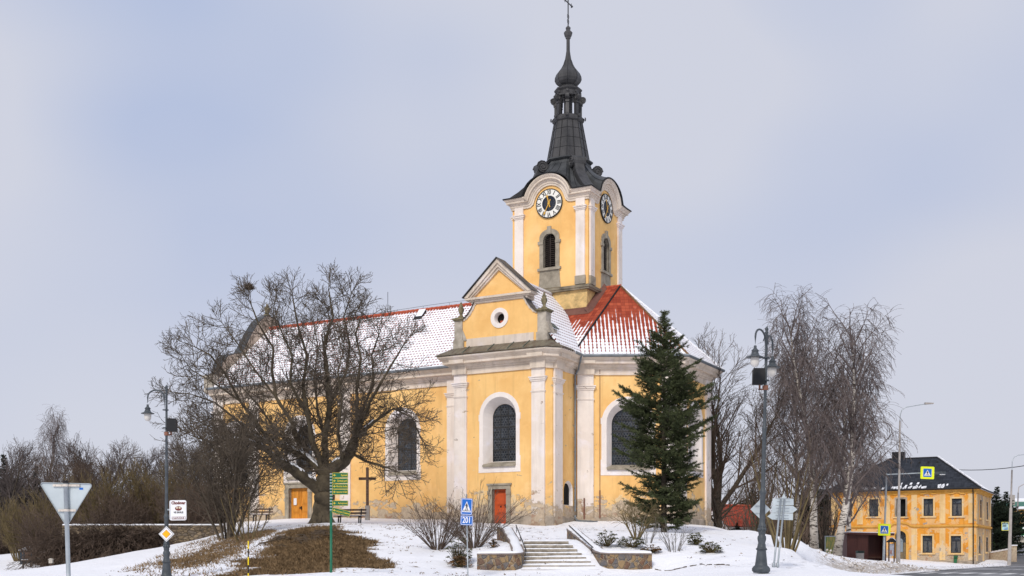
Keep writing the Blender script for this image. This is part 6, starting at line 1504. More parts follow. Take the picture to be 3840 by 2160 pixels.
for zz, w0 in ((703,.23),(909,.15)):
    c = Z1(540+(zz-680)*.035, zz)-o; t = MB(); t.box(c.x-w0, c.y+.015, c.z-.018, c.x+w0, c.y+.045, c.z+.018); t.lathe([(.037,c.z-.02),(.047,c.z-.02),(.047,c.z+.02),(.037,c.z+.02)], 14, (c.x,c.y))
    for q in (-.8,-.35,.35,.8): t.sphere((c.x+w0*q, c.y+.012, c.z), .010, 6)
    t.build('clamp', simple('clamp_metal', (.62,.56,.50), .5, .15, 5), r)
c = Z1(660,729)-o; t = MB(); t.box(c.x-.033,c.y+.047,c.z-.018,c.x+.033,c.y+.049,c.z+.018); t.build('sticker', M['blue'], r)

# ---- snow marker post
x = px2x(248.3, 38.5); z0 = gz1(x, 38.5); zt = (HZ-540.9)/F*38.5; r = empty('marker_post', (x, 38.5, z0), 0, 'thin yellow and black banded snow marker post on the bank', 'post')
for i in range(6):
    a, c = zt-z0-.27*i, zt-z0-.27*(i+1); t = MB(); t.tube([(0,0,a),(0,0,max(c,-.1))], .021, 8); t.build('yellow_band' if i % 2 == 0 else 'black_band', M['signyellow'] if i % 2 == 0 else M['signblack'], r)
    if c < 0: break
for c_ in r.children:
    if c_.name.startswith('yellow'): c_.data.materials[0] = simple('marker_yellow', (.85,.62,.01), .5, .05)

# ---- green direction post
YY = 37.0
def Z4(x, y): return P((1230+x/6.9)/3.75, (1750+y/6.9)/3.75, YY)
b = P(331, 572.5, YY); b.z = gz1(b.x, b.y); r = empty('direction_post', b, 0, 'green post with six green arrow boards, the lowest hanging askew', 'signpost')
tp = Z4(84, 185)-b; t = MB(); t.tube([(0,0,-.2), tp], .042, 12); po = t.build('pole', M['polegreen'], r, smooth=True)
t = MB()
for k in range(13): z = Z4(85, 190+73*k*1.06).z-b.z; t.lathe([(.042,z-.008),(.048,z-.008),(.048,z+.008),(.042,z+.008)], 10, (tp.x*z/tp.z, 0))
t.build('clamp', M['signwhite'], po)
for txt, y0, y1, sx, ang in (('Kyjovská',155,290,.72,0),('Zámecký park',300,435,.72,0),('Mateřská školka',445,580,.72,0),('restaurace Ve Skále',585,725,.60,0),('Autoopravna',878,1015,.72,0),('restaurace St. Sladovna',1050,1185,.60,-13.5)):
    a, c = Z4(115, y1)-b, Z4(522, y0)-b; w, h = c.x-a.x, c.z-a.z
    if ang: w *= 1.16
    bd = empty('arrow_board', (a.x, -.03, (a.z+c.z)/2)); bd.parent = r; bd.rotation_euler = (0, math.radians(-ang), 0)
    t = MB(); flat(t, rrect(w,h,.02,3,w/2), .02, .02); t.build('board', simple('board_edge', (.02,.09,.05), .5, .1), bd); t = MB(); flat(t, rrect(w-.008,h-.008,.018,3,w/2), -.001); t.build('border', M['arrowyel'], bd); t = MB(); flat(t, rrect(w-.024,h-.024,.014,3,w/2), -.005); t.build('field', M['green'], bd)
    t = MB(); q = .035; flat(t, [(q,0),(q+.035,.035),(q+.048,.028),(q+.026,.006),(q+.085,.006),(q+.085,-.006),(q+.026,-.006),(q+.048,-.028),(q+.035,-.035)], -.009); t.build('arrow', M['arrowyel'], bd)
    tm = text_mesh('lettering', txt, .09, Matrix.Translation((w-.025, -.011, 0)) @ FACE, M['arrowyel'], bd, sx=1, align='RIGHT', ext=.002, bold=.0)
    xs = [v.co.x for v in tm.data.vertices]; wd = max(xs)-min(xs); mw = min(w-.16, wd*.62); k = mw/wd; x1 = max(xs)
    for v in tm.data.vertices: v.co.x = x1+(v.co.x-x1)*k

# ---- pedestrian crossing signs
def pictogram(par, s, y, edge=True):       # blue square of side s with white triangle and walking figure
    t = MB(); flat(t, rrect(s,s*1.0,.05*s), y); t.build('blue_field', M['blue'], par)
    t = MB(); flat(t, [(-.40*s,-.36*s),(.40*s,-.36*s),(0,.36*s)], y-.004); t.build('white_triangle', M['signwhite'], par)
    t = MB(); yy = y-.008
    flat(t, [(.035*s*math.cos(a), .205*s+.04*s*math.sin(a)) for a in [PI*k/6 for k in range(12)]], yy)
    flat(t, [(-.05*s,.16*s),(.05*s,.16*s),(.045*s,-.02*s),(-.045*s,-.02*s)], yy)
    flat(t, [(-.045*s,.16*s),(-.13*s,-.0*s),(-.10*s,-.02*s),(-.03*s,.09*s)], yy); flat(t, [(.045*s,.16*s),(.03*s,.09*s),(.085*s,-.03*s),(.115*s,-.01*s)], yy)
    flat(t, [(-.045*s,-.02*s),(.01*s,-.02*s),(-.05*s,-.28*s),(-.10*s,-.28*s)], yy); flat(t, [(-.01*s,-.02*s),(.045*s,-.02*s),(.13*s,-.28*s),(.08*s,-.28*s)], yy)
    for q in (-.27,-.165,-.02,.14,.235): flat(t, [((q-.03)*s*.95,-.31*s),((q+.02)*s,-.31*s),((q+.02)*s*.85,-.22*s),((q-.02)*s*.85,-.22*s)], yy)
    t.build('walking_figure', M['signblack'], par)
YY = 40.0
x = px2x(468, YY); b = Vector((x, YY, gz1(x, YY))); tpz = (HZ-494)/F*YY-b.z
r = empty('crossing_sign', b, 0, 'blue pedestrian crossing sign above a blue 201 plate on a thin grey pole', 'sign')
t = MB(); t.tube([(0,0,-.2),(-.055,0,tpz)], .021, 10); t.build('pole', M['galv'], r, smooth=True)
for nm, cy, w, h in (('crossing_plate', 498.6+8.1, .395, .575), ('number_plate', 523.0, .435, .335)):
    cz = (HZ-cy-(0 if nm[0] == 'c' else -2.6)+0)/F*YY-b.z
    pt = empty(nm, (-.045, -.03, cz)); pt.parent = r; pt.rotation_euler = (0, math.radians(2.6), math.radians(0))
    t = MB(); flat(t, rrect(w,h,.035), .02, .02); t.build('plate', M['blue'], pt); t = MB(); flat(t, rrect(w-.03,h-.03,.03), -.001); t.build('white_line', M['signwhite'], pt); t = MB(); flat(t, rrect(w-.06,h-.06,.02), -.004); t.build('blue_field', M['blue'], pt)
    if nm[0] == 'n': text_mesh('number', '201', .29, Matrix.Translation((0,-.008,0)) @ FACE, M['signwhite'], pt, sx=.68, ext=.003, bold=.006)
    else:
        e = empty('pictogram', (0,-.006,0)); 
        t = MB(); flat(t, [(-.155,-.19),(.155,-.19),(0,.19)], -.008); t.build('white_triangle', M['signwhite'], pt)
        t = MB(); yy = -.012; s = .38
        bpy.data.objects.remove(e)
        flat(t, [(.034*s*math.cos(a), .29*s+.04*s*math.sin(a)) for a in [PI*k/6 for k in range(12)]], yy); flat(t, [(-.05*s,.24*s),(.05*s,.24*s),(.045*s,.02*s),(-.045*s,.02*s)], yy)
        flat(t, [(-.045*s,.24*s),(-.15*s,.05*s),(-.12*s,.03*s),(-.03*s,.14*s)], yy); flat(t, [(.045*s,.24*s),(.03*s,.14*s),(.09*s,-.02*s),(.125*s,.0*s)], yy)
        flat(t, [(-.045*s,.02*s),(.01*s,.02*s),(-.06*s,-.40*s),(-.11*s,-.40*s)], yy); flat(t, [(-.01*s,.02*s),(.045*s,.02*s),(.16*s,-.40*s),(.10*s,-.40*s)], yy)
        for q in (-.28,-.16,-.0,.15,.27): flat(t, [((q-.035)*s,-.44*s),((q+.025)*s,-.44*s),((q+.02)*s*.82,-.28*s),((q-.02)*s*.82,-.28*s)], yy)
        t.build('walking_figure', M['signblack'], pt)

# ---- backs of the direction signs right of the lamp
YY = 38.0
def Z6(x, y): return P((2650+x/1.4347)/3.75, (1150+y/1.4347)/3.75, YY)
b = base_of(775.5, YY); r = empty('direction_signs', b, 0, 'grey backs of three direction boards on two leaning posts right of the tall lamp', 'sign')
for x0, x1 in ((361,399),(382,419)):
    t = MB(); a = Z6(x0,1398)-b; c = Z6(x1,1036)-b; a2 = a+(a-c)*.03; t.tube([a2, c], .03, 10); t.lathe([(.06,0),(.06,.02),(.045,.1),(.031,.16)], 10, (a.x,a.y)); t.build('post', M['galv'], r, smooth=True)
for pts in ([(357,1031),(404,1031),(417,1003),(430,1031),(469,1033),(470,1068),(355,1068)], [(353,1070),(466,1071),(490,1090),(464,1110),(351,1108)], [(353,1110),(467,1112),(466,1148),(355,1145),(328,1128)]):
    t = MB(); t.prism([Z6(x,y)-b+Vector((0,.045,0)) for x, y in reversed(pts)], (0,.02,0)); pb = t.build('sign_board', M['galvplate'], r)
    cy = sum(q[1] for q in pts)/len(pts)+2; t = MB()
    for dy in (-8,8):
        u, v = Z6(376+ -(cy-1090)*.08,cy+dy)-b, Z6(446-(cy-1090)*.08,cy+dy)-b; t.box(u.x,u.y+.025,u.z-.008,v.x,u.y+.043,u.z+.008)
    t.build('rail', M['galv'], pb)
b = P((2650+289/1.4347)/3.75, (1150+1090/1.4347)/3.75, 31.35); r = sign_root('road_sign', b, 'grey back of a diamond road sign behind the pole of the tall lamp')
t = MB(); flat(t, diamond(.27), .0, -.015); t.build('sign_plate', M['galvplate'], r); t = MB(); t.box(-.14,-.02,.08,.14,-.005,.10); t.box(-.14,-.02,-.12,.14,-.005,-.10); t.build('rail', M['galv'], r)

# ---- wooden cross, benches
x = px2x(367.4, 76); zb = gz1(x, 76); zt = (HZ-467.4)/F*76-zb; r = empty('wooden_cross', (x, 76, zb), -.1, 'tall plain dark wooden cross in front of the nave wall', 'cross')
t = MB(); t.box(-.08,-.08,-.3,.08,.08,zt); t.build('upright', M['wood'], r); t = MB(); zc = zt-.75; t.box(-.56,-.12,zc-.08,.56,-.091,zc+.09); t.box(-.56,-.12,zc-.08,-.10,.06,zc+.09); t.box(.10,-.12,zc-.08,.56,.06,zc+.09); t.build('crossbeam', M['wood'], r)
t = MB(); t.box(-.14,-.13,-.2,.14,.13,.95); t.build('stone_foot', M['concrete'], r)
def bench(x, y, rz, w, label, name='park_bench', scale=1):
    r = empty(name, (x, y, gz1(x, y)), rz, label, 'bench', 'wooden park benches'); r.scale = (scale,)*3
    t = MB(); 
    for k in range(3): t.box(-w/2,-.25+k*.15,.42,w/2,-.13+k*.15,.46)
    s = t.build('seat', M['wood'], r); t = MB()
    for z in (.58,.78): t.prism([(-w/2,.24+z*.12,z),(w/2,.24+z*.12,z),(w/2,.26+z*.14,z+.11),(-w/2,.26+z*.14,z+.11)],(0,.035,0))
    t.build('backrest', M['wood'], r)
    for sx in (-1,1):
        t = MB(); q = sx*w*.34; t.prism([(q-.03,-.22,-.1),(q-.03,-.14,-.1),(q-.03,-.10,.42),(q-.03,-.2,.42)],(.06,0,0)); t.prism([(q-.03,.12,-.1),(q-.03,.2,-.1),(q-.03,.38,.9),(q-.03,.31,.9)],(.06,0,0)); t.box(q-.025,-.2,.36,q+.025,.28,.42); t.build('leg', M['iron'], r)
    t = MB(); t.box(-w/2+.02,-.24,.462,w/2-.02,.16,.49); t.build('seat_snow', M['snow'], s)
bench(px2x(349.5, 70), 70, -.18, 1.9, 'dark slatted wooden bench between the old tree and the wooden cross')
bench(px2x(261, 82), 82, -.3, 1.5, 'grey slatted bench by the nave wall left of the wooden door')
bench(px2x(27, 66), 66, .3, .6, 'tiny snow covered bench in the park at the far left')
# field stone retaining wall on the left
t = MB(); pts = [(62,68.5),(100,68.5),(140,68.5),(176,69),(200,69.5),(222,70.5)]
vs = []
for px, Y in pts: x = px2x(px, Y); z1 = (HZ-525.2)/F*Y; vs += [(x,Y,-1.2),(x,Y,z1),(x,Y+.5,z1),(x,Y+.5,-1.2)]
t.add(vs, [(i*4+j,(i+1)*4+j,(i+1)*4+(j+1)%4,i*4+(j+1)%4) for i in range(len(pts)-1) for j in range(4)]+[(3,2,1,0),tuple((len(pts)-1)*4+j for j in range(4))])
r = empty('field_stone_wall', (0,0,0), 0, 'dry stone retaining wall under the dark shrubs left of the bank', 'wall'); t.build('masonry', M['drywall'], r)
t = MB(); vs = []
random.seed(4)
for k in range(61):
    f = k/60*(len(pts)-1); i = min(int(f), len(pts)-2); px = pts[i][0]+(pts[i+1][0]-pts[i][0])*(f-i); Y = pts[i][1]+(pts[i+1][1]-pts[i][1])*(f-i); x = px2x(px, Y); z1 = (HZ-525.2)/F*Y; w = random.uniform(0,.12); vs += [(x,Y+w-.02,z1+.002),(x,Y+.1+w,z1+.08),(x,Y+1.4,z1+.09)]
t.add(vs, [(k*3+j,(k+1)*3+j,(k+1)*3+j+1,k*3+j+1) for k in range(60) for j in (0,1)]); t.build('wall_snow', M['snow'], r, smooth=True)
# park odds and ends at the far left
r = empty('garden_shed', base_of(29, 78), .2, 'small dark blue grey shed with snow on its roof among the park trees', 'shed'); t = MB(); t.box(-.5,-.4,-.2,.5,.4,.85); t.build('wall', simple('shed_paint', (.03,.045,.06), .8, .3, 6), r); t = MB(); t.prism([(-.6,-.5,.85),(.6,-.5,.85),(.0,-.5,1.15)],(0,1,0)); t.build('roof', M['snow'], r)
r = empty('bird_house', base_of(51, 62), 0, 'pale bird house on a post at the edge of the hanging shrubs', 'bird house'); z = (HZ-561)/F*62-r.location.z; t = MB(); t.box(-.03,-.03,-.2,.03,.03,z-.1); t.build('post', M['wood'], r); t = MB(); t.box(-.09,-.09,z-.12,.09,.09,z+.08); t.prism([(-.13,-.12,z+.08),(.13,-.12,z+.08),(0,-.12,z+.15)],(0,.24,0)); t.build('box', simple('pale_wood', (.5,.46,.4), .8, .2, 5), r)
# ================================================================ ochre house and everything on the right
HW_ = plaster('ochre_plaster', (.64,.25,.03), (.78,.36,.06), ground=-.9, pale=(.72,.50,.26), peel=.9, streak=1.0, patchy=1.0)
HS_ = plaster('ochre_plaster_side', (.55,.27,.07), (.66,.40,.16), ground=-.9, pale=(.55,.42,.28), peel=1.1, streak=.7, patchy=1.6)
HT = plaster('pale_ochre_trim', (.66,.42,.17), (.76,.55,.28), streak=.8, patchy=.5)
HT2 = plaster('ochre_moulding', (.60,.30,.05), (.68,.38,.10), streak=.7)
WF = simple('anthracite_frame', (.028,.032,.042), .5, .15); WG = glass_mat('house_glass', (.035,.042,.05), .1)
house = empty('ochre_house', (44.4,110,0), CR, 'two storey ochre house with peeling plaster and dark tiled roof at the right', 'house')
HL, HD, HB, HE = 13.86, 12.3, -1.4, 6.35
def hu(x): k = ((3050+x/2.588)/3.75-512)/F; return HL-(44.4-110*k)/(.877+.4805*k)           # position along the front wall
def hz(x, y): u = HL-hu(x); return (HZ-(1600+y/2.588)/3.75)/F*(110+.4805*u)
def hv(x): k = ((3050+x/2.588)/3.75-512)/F; return (110*k-44.4)/(.4805-.877*k)
F0 = Wall((-HL,0),(0,0)); S0 = Wall((0,0),(0,HD)); B0 = Wall((0,HD),(-HL,HD)); L0 = Wall((-HL,HD),(-HL,0))
fh, sh_ = [], []; wins = []
for (x0,x1,y0,y1,kind) in ((290,376,708,872,1),(541,631,705,872,1),(806,895,703,872,2),(1070,1163,700,868,0),(1344,1442,698,868,0),(281,365,1052,1210,0),(1060,1155,1058,1224,0),(1334,1434,1060,1226,0)):
    u0, u1 = hu(x0), hu(x1); z0, z1 = hz(x0,y1), hz(x0,y0); fh.append([(u0,z0),(u1,z0),(u1,z1),(u0,z1)]); wins.append((F0,u0,u1,z0,z1,kind,y0 < 900))
ud0, ud1 = hu(792), hu(900); zd0, zd1 = -1.0, hz(850,1012); dh = arch_pts((ud0+ud1)/2, ud1-ud0, zd0, zd1, 12); fh.append(dh)
for (x0,x1,y0,y1) in ((1617,1638,705,885),(1679,1700,728,900),(1606,1627,1062,1232),(1674,1690,1072,1215)):
    v0, v1 = hv(x0), hv(x1); v1 = v0+1.0 if v1-v0 > 1.6 or v1-v0 < .5 else v1; zc = lambda y, v: (HZ-(1600+y/2.588)/3.75)/F*(110+.877*v)
    z0, z1 = zc(y1,v0), zc(y0,v0); sh_.append([(v0,z0),(v1,z0),(v1,z1),(v0,z1)]); wins.append((S0,v0,v1,z0,z1,0,y0 < 900))
t = MB(); F0.face(t, HB, HE, fh); t.build('front_wall', HW_, house)
t = MB(); S0.face(t, HB, HE, sh_); B0.face(t, HB, HE); L0.face(t, HB, HE); t.build('side_wall', HS_, house)
for wl, a, b, z0, z1, kind, upper in wins:
    dd_ = 0 if wl is F0 else .17
    o = [(a,z0),(b,z0),(b,z1),(a,z1)]; e = .16 if wl is F0 else .08; oo = [(a-e,z0-.05),(b+e,z0-.05),(b+e,z1+e),(a-e,z1+e)]
    t = MB(); wl.ring(t, oo, o, -.01, .03); wl.loft(t, o, o, .03, -.25+dd_); w = t.build('window', HT if kind != 2 else M['plinth'], house)
    t = MB(); wl.box(t, a-.3, b+.3, z0-.16, z0-.04, 0, .14); t.build('sill', HT, w)
    if upper and wl is F0:
        t = MB(); c = (a+b)/2; L = (b-a)/2+.3; pp = [(c-L,z1+.42),(c-L*.5,z1+.42),(c-L*.3,z1+.50),(c,z1+.60),(c+L*.3,z1+.50),(c+L*.5,z1+.42),(c+L,z1+.42)]
        for p_, q_ in zip(pp[:-1], pp[1:]): wl.plate(t, [p_, q_, (q_[0],q_[1]+.12), (p_[0],p_[1]+.12)], 0, .13)
        t.build('window_hood', HT2, w)
    if kind == 2:
        t = MB(); wl.plate(t, o, -.6, -.5); t.build('empty_opening', M['dark'], w); continue
    t = MB(); wl.plate(t, o, -.22+dd_, -.20+dd_); t.build('pane', WG, w)
    t = MB(); m = .07; c = (a+b)/2; zt_ = z0+(z1-z0)*.70
    for q in ((a,a+m,z0,z1),(b-m,b,z0,z1),(a+m,b-m,z0,z0+m),(a+m,b-m,z1-m,z1),(a+m,b-m,zt_,zt_+m),(c-m*.6,c+m*.6,z0+m,zt_)): wl.box(t, *q, -.20+dd_, -.14+dd_)
    t.build('frame', WF, w)
    if kind == 0 and wl is F0:
        t = MB(); wl.plate(t, [(a+.1,z0+.05),(a+.3,z0+.05),(c-.05,zt_),(a+.1,zt_)], -.198, -.196); wl.plate(t, [(b-.1,z0+.05),(b-.3,z0+.05),(c+.05,zt_),(b-.1,zt_)], -.198, -.196); t.build('curtain', simple('curtain', (.10,.10,.10), .9, .3, 5), w)
# door
t = MB(); F0.loft(t, dh, dh, .03, -.5); F0.ring(t, arch_pts((ud0+ud1)/2, ud1-ud0+.5, zd0, zd1+.28, 12), dh, -.01, .06); F0.box(t, ud0-.28, ud0-.02, zd1-1.2, zd1-1.05, .0, .12); F0.box(t, ud1+.02, ud1+.28, zd1-1.2, zd1-1.05, 0, .12); dr = t.build('doorway', HT2, house)
t = MB(); F0.plate(t, [(ud0,zd0),(ud1,zd0),(ud1,zd1-1.15),(ud0,zd1-1.15)], -.5, -.42)
for k in (0,1): F0.box(t, ud0+.15+k*.62, ud0+.5+k*.62, zd0+.3, zd0+1.0, -.42, -.38); F0.box(t, ud0+.15+k*.62, ud0+.5+k*.62, zd0+1.2, zd0+2.2, -.42, -.38)
t.build('door_leaf', simple('weathered_door', (.20,.16,.10), .8, .3, 5), dr); t = MB(); F0.plate(t, arch_pts((ud0+ud1)/2, ud1-ud0, zd1-1.15, zd1, 12), -.5, -.45); t.build('fanlight', WG, dr)
# belt course (arched over the door), pilasters, cornice, plinth
zb_ = hz(1400, 968); t = MB(); uc = (ud0+ud1)/2
for zo, th, dd in ((-.10,.10,.06),(0,.14,.14),(.14,.05,.08)):
    run = [(0,zb_),(uc-1.25,zb_),(uc-.95,zb_+.06),(uc-.6,zb_+.28),(uc,zb_+.38),(uc+.6,zb_+.28),(uc+.95,zb_+.06),(uc+1.25,zb_),(HL+.0,zb_)]
    for p_, q_ in zip(run[:-1], run[1:]): F0.plate(t, [(p_[0],p_[1]+zo),(q_[0],q_[1]+zo),(q_[0],q_[1]+zo+th),(p_[0],p_[1]+zo+th)], 0, dd)
    S0.box(t, -dd, HD, zb_+zo, zb_+zo+th, 0, dd)
t.build('belt_course', HT2, house)
for x0, x1 in ((165,240),(425,480),(690,745),(952,1008),(1225,1282),(1505,1562)):
    t = MB(); F0.box(t, hu(x0), hu(x1), zb_+.3, HE-.45, 0, .045); t.build('pilaster_strip', HT, house)
    if x0 not in (690,): t = MB(); F0.box(t, hu(x0), hu(x1), HB+.9, zb_-.15, 0, .045); t.build('pilaster_strip', HT, house)
for v in (.1, 5.2, HD-1.2):
    for a_, b_ in ((zb_+.25, HE-.5), (HB+.8, zb_-.15)): t = MB(); S0.box(t, v, v+.9, a_, b_, 0, .045); t.build('pilaster_strip', HT, house)
t = MB(); hp = [(-HL,0),(0,0),(0,HD),(-HL,HD)]; t.sweep(hp, [(-.02,HE-.42),(.06,HE-.42),(.06,HE-.30),(.12,HE-.26),(.14,HE-.10),(.30,HE-.02),(.30,HE+.04),(-.02,HE+.04)], True); t.build('cornice', HT2, house)
t = MB(); t.sweep([(-HL,0),(-HL+ud0-.3,0)], [(-.02,HB),(.07,HB),(.07,-.62),(0,-.58),(-.02,-.58)]); t.sweep([(-HL+ud1+.3,0),(0,0),(0,HD)], [(-.02,HB),(.07,HB),(.07,-.62),(0,-.58),(-.02,-.58)]); t.build('plinth', M['plinth'], house)
HR = tiles('dark_roof_tiles', (.022,.026,.035), -.6, -1.4, 6.5, lipw=.1, triw=.2, nw=.32, tw=.30, th=.38, red2=(.035,.040,.052), nscale=1.4)
HR2 = tiles('dark_roof_tiles_snowy', (.022,.026,.035), 1.0, .6, 6.5, lipw=.2, triw=.2, nw=.3, tw=.30, th=.38, red2=(.035,.040,.052))
ov = .45; zz = HE+.05; RZ = 9.98; ra, rb = (-9.15, HD/2, RZ), (-4.5, HD/2, RZ); A_, B_, C_, D_ = (-HL-ov,-ov,zz), (ov,-ov,zz), (ov,HD+ov,zz), (-HL-ov,HD+ov,zz)
roof_poly('roof', [A_,B_,rb,ra], HR, house); roof_poly('roof', [B_,C_,rb], HR2, house); roof_poly('roof', [C_,D_,ra,rb], HR2, house); roof_poly('roof', [D_,A_,ra], HR, house)
t = MB(); t.tube([ra, rb], .1, 6); t.tube([B_, rb], .09, 6); t.tube([A_, ra], .09, 6); t.build('ridge_cap', M['black'], house)
t = MB(); random.seed(12)
L_ = Vector(rb)-Vector(B_)
for k in range(30):
    f = k/30; p_ = Vector(B_)+L_*f+Vector((.12,.0,.12)); q_ = p_+L_/30*.8; t.tube([p_, q_], [random.uniform(.05,.13), random.uniform(.05,.12)], 6)
sl_n = (RZ-zz)/(HD/2+ov)
for k in range(70):
    x = random.choice((random.uniform(-11.0,-9.2), random.uniform(-7.9,-4.7), random.uniform(-7.6,-5.0), random.uniform(-3.6,-2.7), random.uniform(-12,-2))); y = -ov+abs(random.gauss(.12,.28)); z = zz+(y+ov)*sl_n+.03; s = random.uniform(.08,.22); d = random.uniform(.1,.35)
    t.prism([(x,y,z),(x+s,y,z),(x+s*1.2,y+d,z+d*sl_n),(x+.05,y+d,z+d*sl_n)], (0,-.02,.06))
t.build('roof_snow', M['snow'], house)
t = MB(); t.tube([A_, B_, C_], .08, 6); 
for wl, u in ((F0, HL-.25), (S0, HD-.15), (F0, .1)):
    a_, b_ = wl.p(u, HE-.1, .42), wl.p(u, HE-.5, .12); t.tube([a_, b_, wl.p(u, -1.0, .12)], .06, 6)
t.build('downpipe', M['black'], house)
t = MB(); t.box(-9.0,6.6,9.0,-7.8,7.6,10.75); t.build('chimney', M['black'], house)
for k in range(5): t = MB(); t.box(-6.9+k*.85,HD/2-1.2,RZ-.78,-6.75+k*.85,HD/2-1.0,RZ-.45); t.build('vent_tile', M['black'], house)
u = hu(1380); b_ = F0.p(u, hz(1380,1322)+.0, .2); wb = empty('green_waste_bin', (0,0,0), 0, 'green plastic waste bin hanging on the ochre house wall', 'bin'); mw = Matrix.Translation((44.4,110,0)) @ Matrix.Rotation(CR, 4, 'Z'); wb.location = mw @ b_; wb.rotation_euler = (0,.08,CR)
t = MB(); t.prism([(-.12,-.1,0),(.12,-.1,0),(.17,-.1,.62),(-.17,-.1,.62)], (0,.22,0)); t.box(-.19,-.13,.62,.19,.14,.68); t.build('bin_body', simple('green_plastic', (.02,.13,.05), .5, .15), wb); t = MB(); t.box(-.12,-.105,.42,.12,-.1,.52); t.build('bin_slot', M['black'], wb)

# ---- bus shelter
b = base_of(868, 92); b.z = min(b.z, -.62); r = empty('bus_shelter', b, -.03, 'brown sheet metal bus shelter with open dark doorway in front of the ochre house', 'bus shelter'); br = simple('brown_sheet', (.085,.028,.022), .5, .15, 2, stretch=(6,6,.4)); x0, xm, x1 = -1.68, .02, 1.45
t = MB(); t.box(x0,0,.05,xm,.05,2.25)
for k in range(22): t.box(x0+.06+k*.075,-.02,.12,x0+.10+k*.075,0,.72)
for a_ in (x0, (x0+xm)/2-.03, xm-.07): t.box(a_,-.03,.05,a_+.06,-.001,2.25)
t.build('front_panel', br, r); t = MB(); t.box(x0,.05,.05,x0+.05,1.5,2.25); t.box(x1-.06,.0,.05,x1,1.5,2.25); t.box(x0+.05,1.45,.05,x1-.06,1.5,2.25); t.build('side_panel', br, r)
t = MB(); t.prism([(x0-.1,-.35,2.28),(x1+.55,-.35,2.18),(x1+.55,-.35,2.36),(x0-.1,-.35,2.44)],(0,2.0,0)); rf = t.build('roof', br, r); t = MB(); t.prism([(x0-.1,-.35,2.442),(x1+.55,-.35,2.362),(x1+.55,-.35,2.42),(x0-.1,-.35,2.50)],(0,2.0,0)); t.build('roof_snow', M['snow'], rf)
t = MB(); t.box(xm+.1,1.0,.42,x1-.1,1.35,.47); t.build('bench', M['wood'], r)
b = base_of(860, 86.5); r = empty('litter_bin', b, 0, 'grey concrete litter bin in front of the bus shelter', 'bin'); t = MB(); t.prism([(-.22,-.2,-.1),(.22,-.2,-.1),(.25,-.2,.62),(-.25,-.2,.62)],(0,.42,0)); t.build('bin_body', M['concrete'], r); t = MB(); t.box(-.26,-.22,.62,.26,.24,.80); t.build('bin_top', simple('dark_green_metal', (.02,.05,.035), .5, .2), r); t = MB(); t.box(-.2,-.225,.66,-.02,-.221,.76); t.box(.02,-.225,.66,.2,-.221,.76); t.build('bin_slot', M['black'], r)
b = base_of(832.8, 86); z0 = (HZ-559.5)/F*86-b.z; z1 = (HZ-536.8)/F*86-b.z; r = empty('poster_case', b, -.1, 'glass display case with a green poster left of the bus shelter', 'display case'); m = NT('green_poster', .3, .4); m.color(m.mix(m.ramp(m.noise(3.0,5,.7,stretch=(3,3,.7)),.4,.6),(.05,.17,.05),(.40,.30,.08))); t = MB(); t.box(-.54,-.03,z0,.54,.03,z1); t.build('poster', m.mat, r)
t = MB(); t.box(-.58,-.05,-.2,-.54,.05,z1); t.box(.54,-.05,-.2,.58,.05,z1); t.box(.18,-.045,z0,.22,-.031,z1); t.box(-.58,-.06,z1,.58,.06,z1+.07); t.box(-.54,-.05,z0-.06,.54,.05,z0); t.build('case_frame', M['galv'], r)
b = base_of(891.5, 90); r = empty('notice_board', b, .3, 'dark wooden notice board with small pitched roof behind the concrete lamp pole', 'notice board'); t = MB()
for q in (-.24,.24): t.box(q-.04,-.04,-.2,q+.04,.04,1.85)
t.build('post', M['wood'], r); t = MB(); t.box(-.2,-.02,.65,.2,.02,1.6); bd = t.build('board', simple('poster_paper', (.42,.42,.46), .7, .3, 9), r); t = MB(); t.box(-.12,-.025,.8,.0,-.021,1.1); t.build('poster', simple('poster_red', (.35,.12,.06), .7, .4, 12), bd)
t = MB(); t.prism([(-.40,-.2,1.72),(.40,-.2,1.72),(0,-.2,2.02)],(0,.4,0)); rf = t.build('roof', M['black'], r); t = MB(); t.prism([(.42,-.2,1.73),(.0,-.2,2.04),(.0,-.2,2.09),(.44,-.2,1.76)],(0,.4,0)); t.build('roof_snow', M['snow'], rf)
b = base_of(899.5, 87); r = empty('timetable_stand', b, 0, 'arched metal bus stop stand with timetable plates beside the concrete lamp pole', 'bus stop sign'); t = MB(); pa = [(-.27,0,-.2),(-.27,0,1.75)]+[(-.27*math.cos(a),0,1.75+.27*math.sin(a)) for a in [PI*k/8 for k in range(1,8)]]+[(.27,0,1.75),(.27,0,-.2)]; t.tube(pa, .022, 6); t.build('frame', M['iron'], r)
t = MB(); t.box(-.25,-.01,.95,.25,.01,1.75); t.prism([(.25*math.cos(a),-.01,1.78+.24*math.sin(a)) for a in [PI*k/10 for k in range(11)]],(0,.02,0)); t.box(-.25,-.015,1.2,.25,-.01,1.22); t.build('timetable_plate', simple('plate_pale', (.28,.33,.36), .3, .1), r)

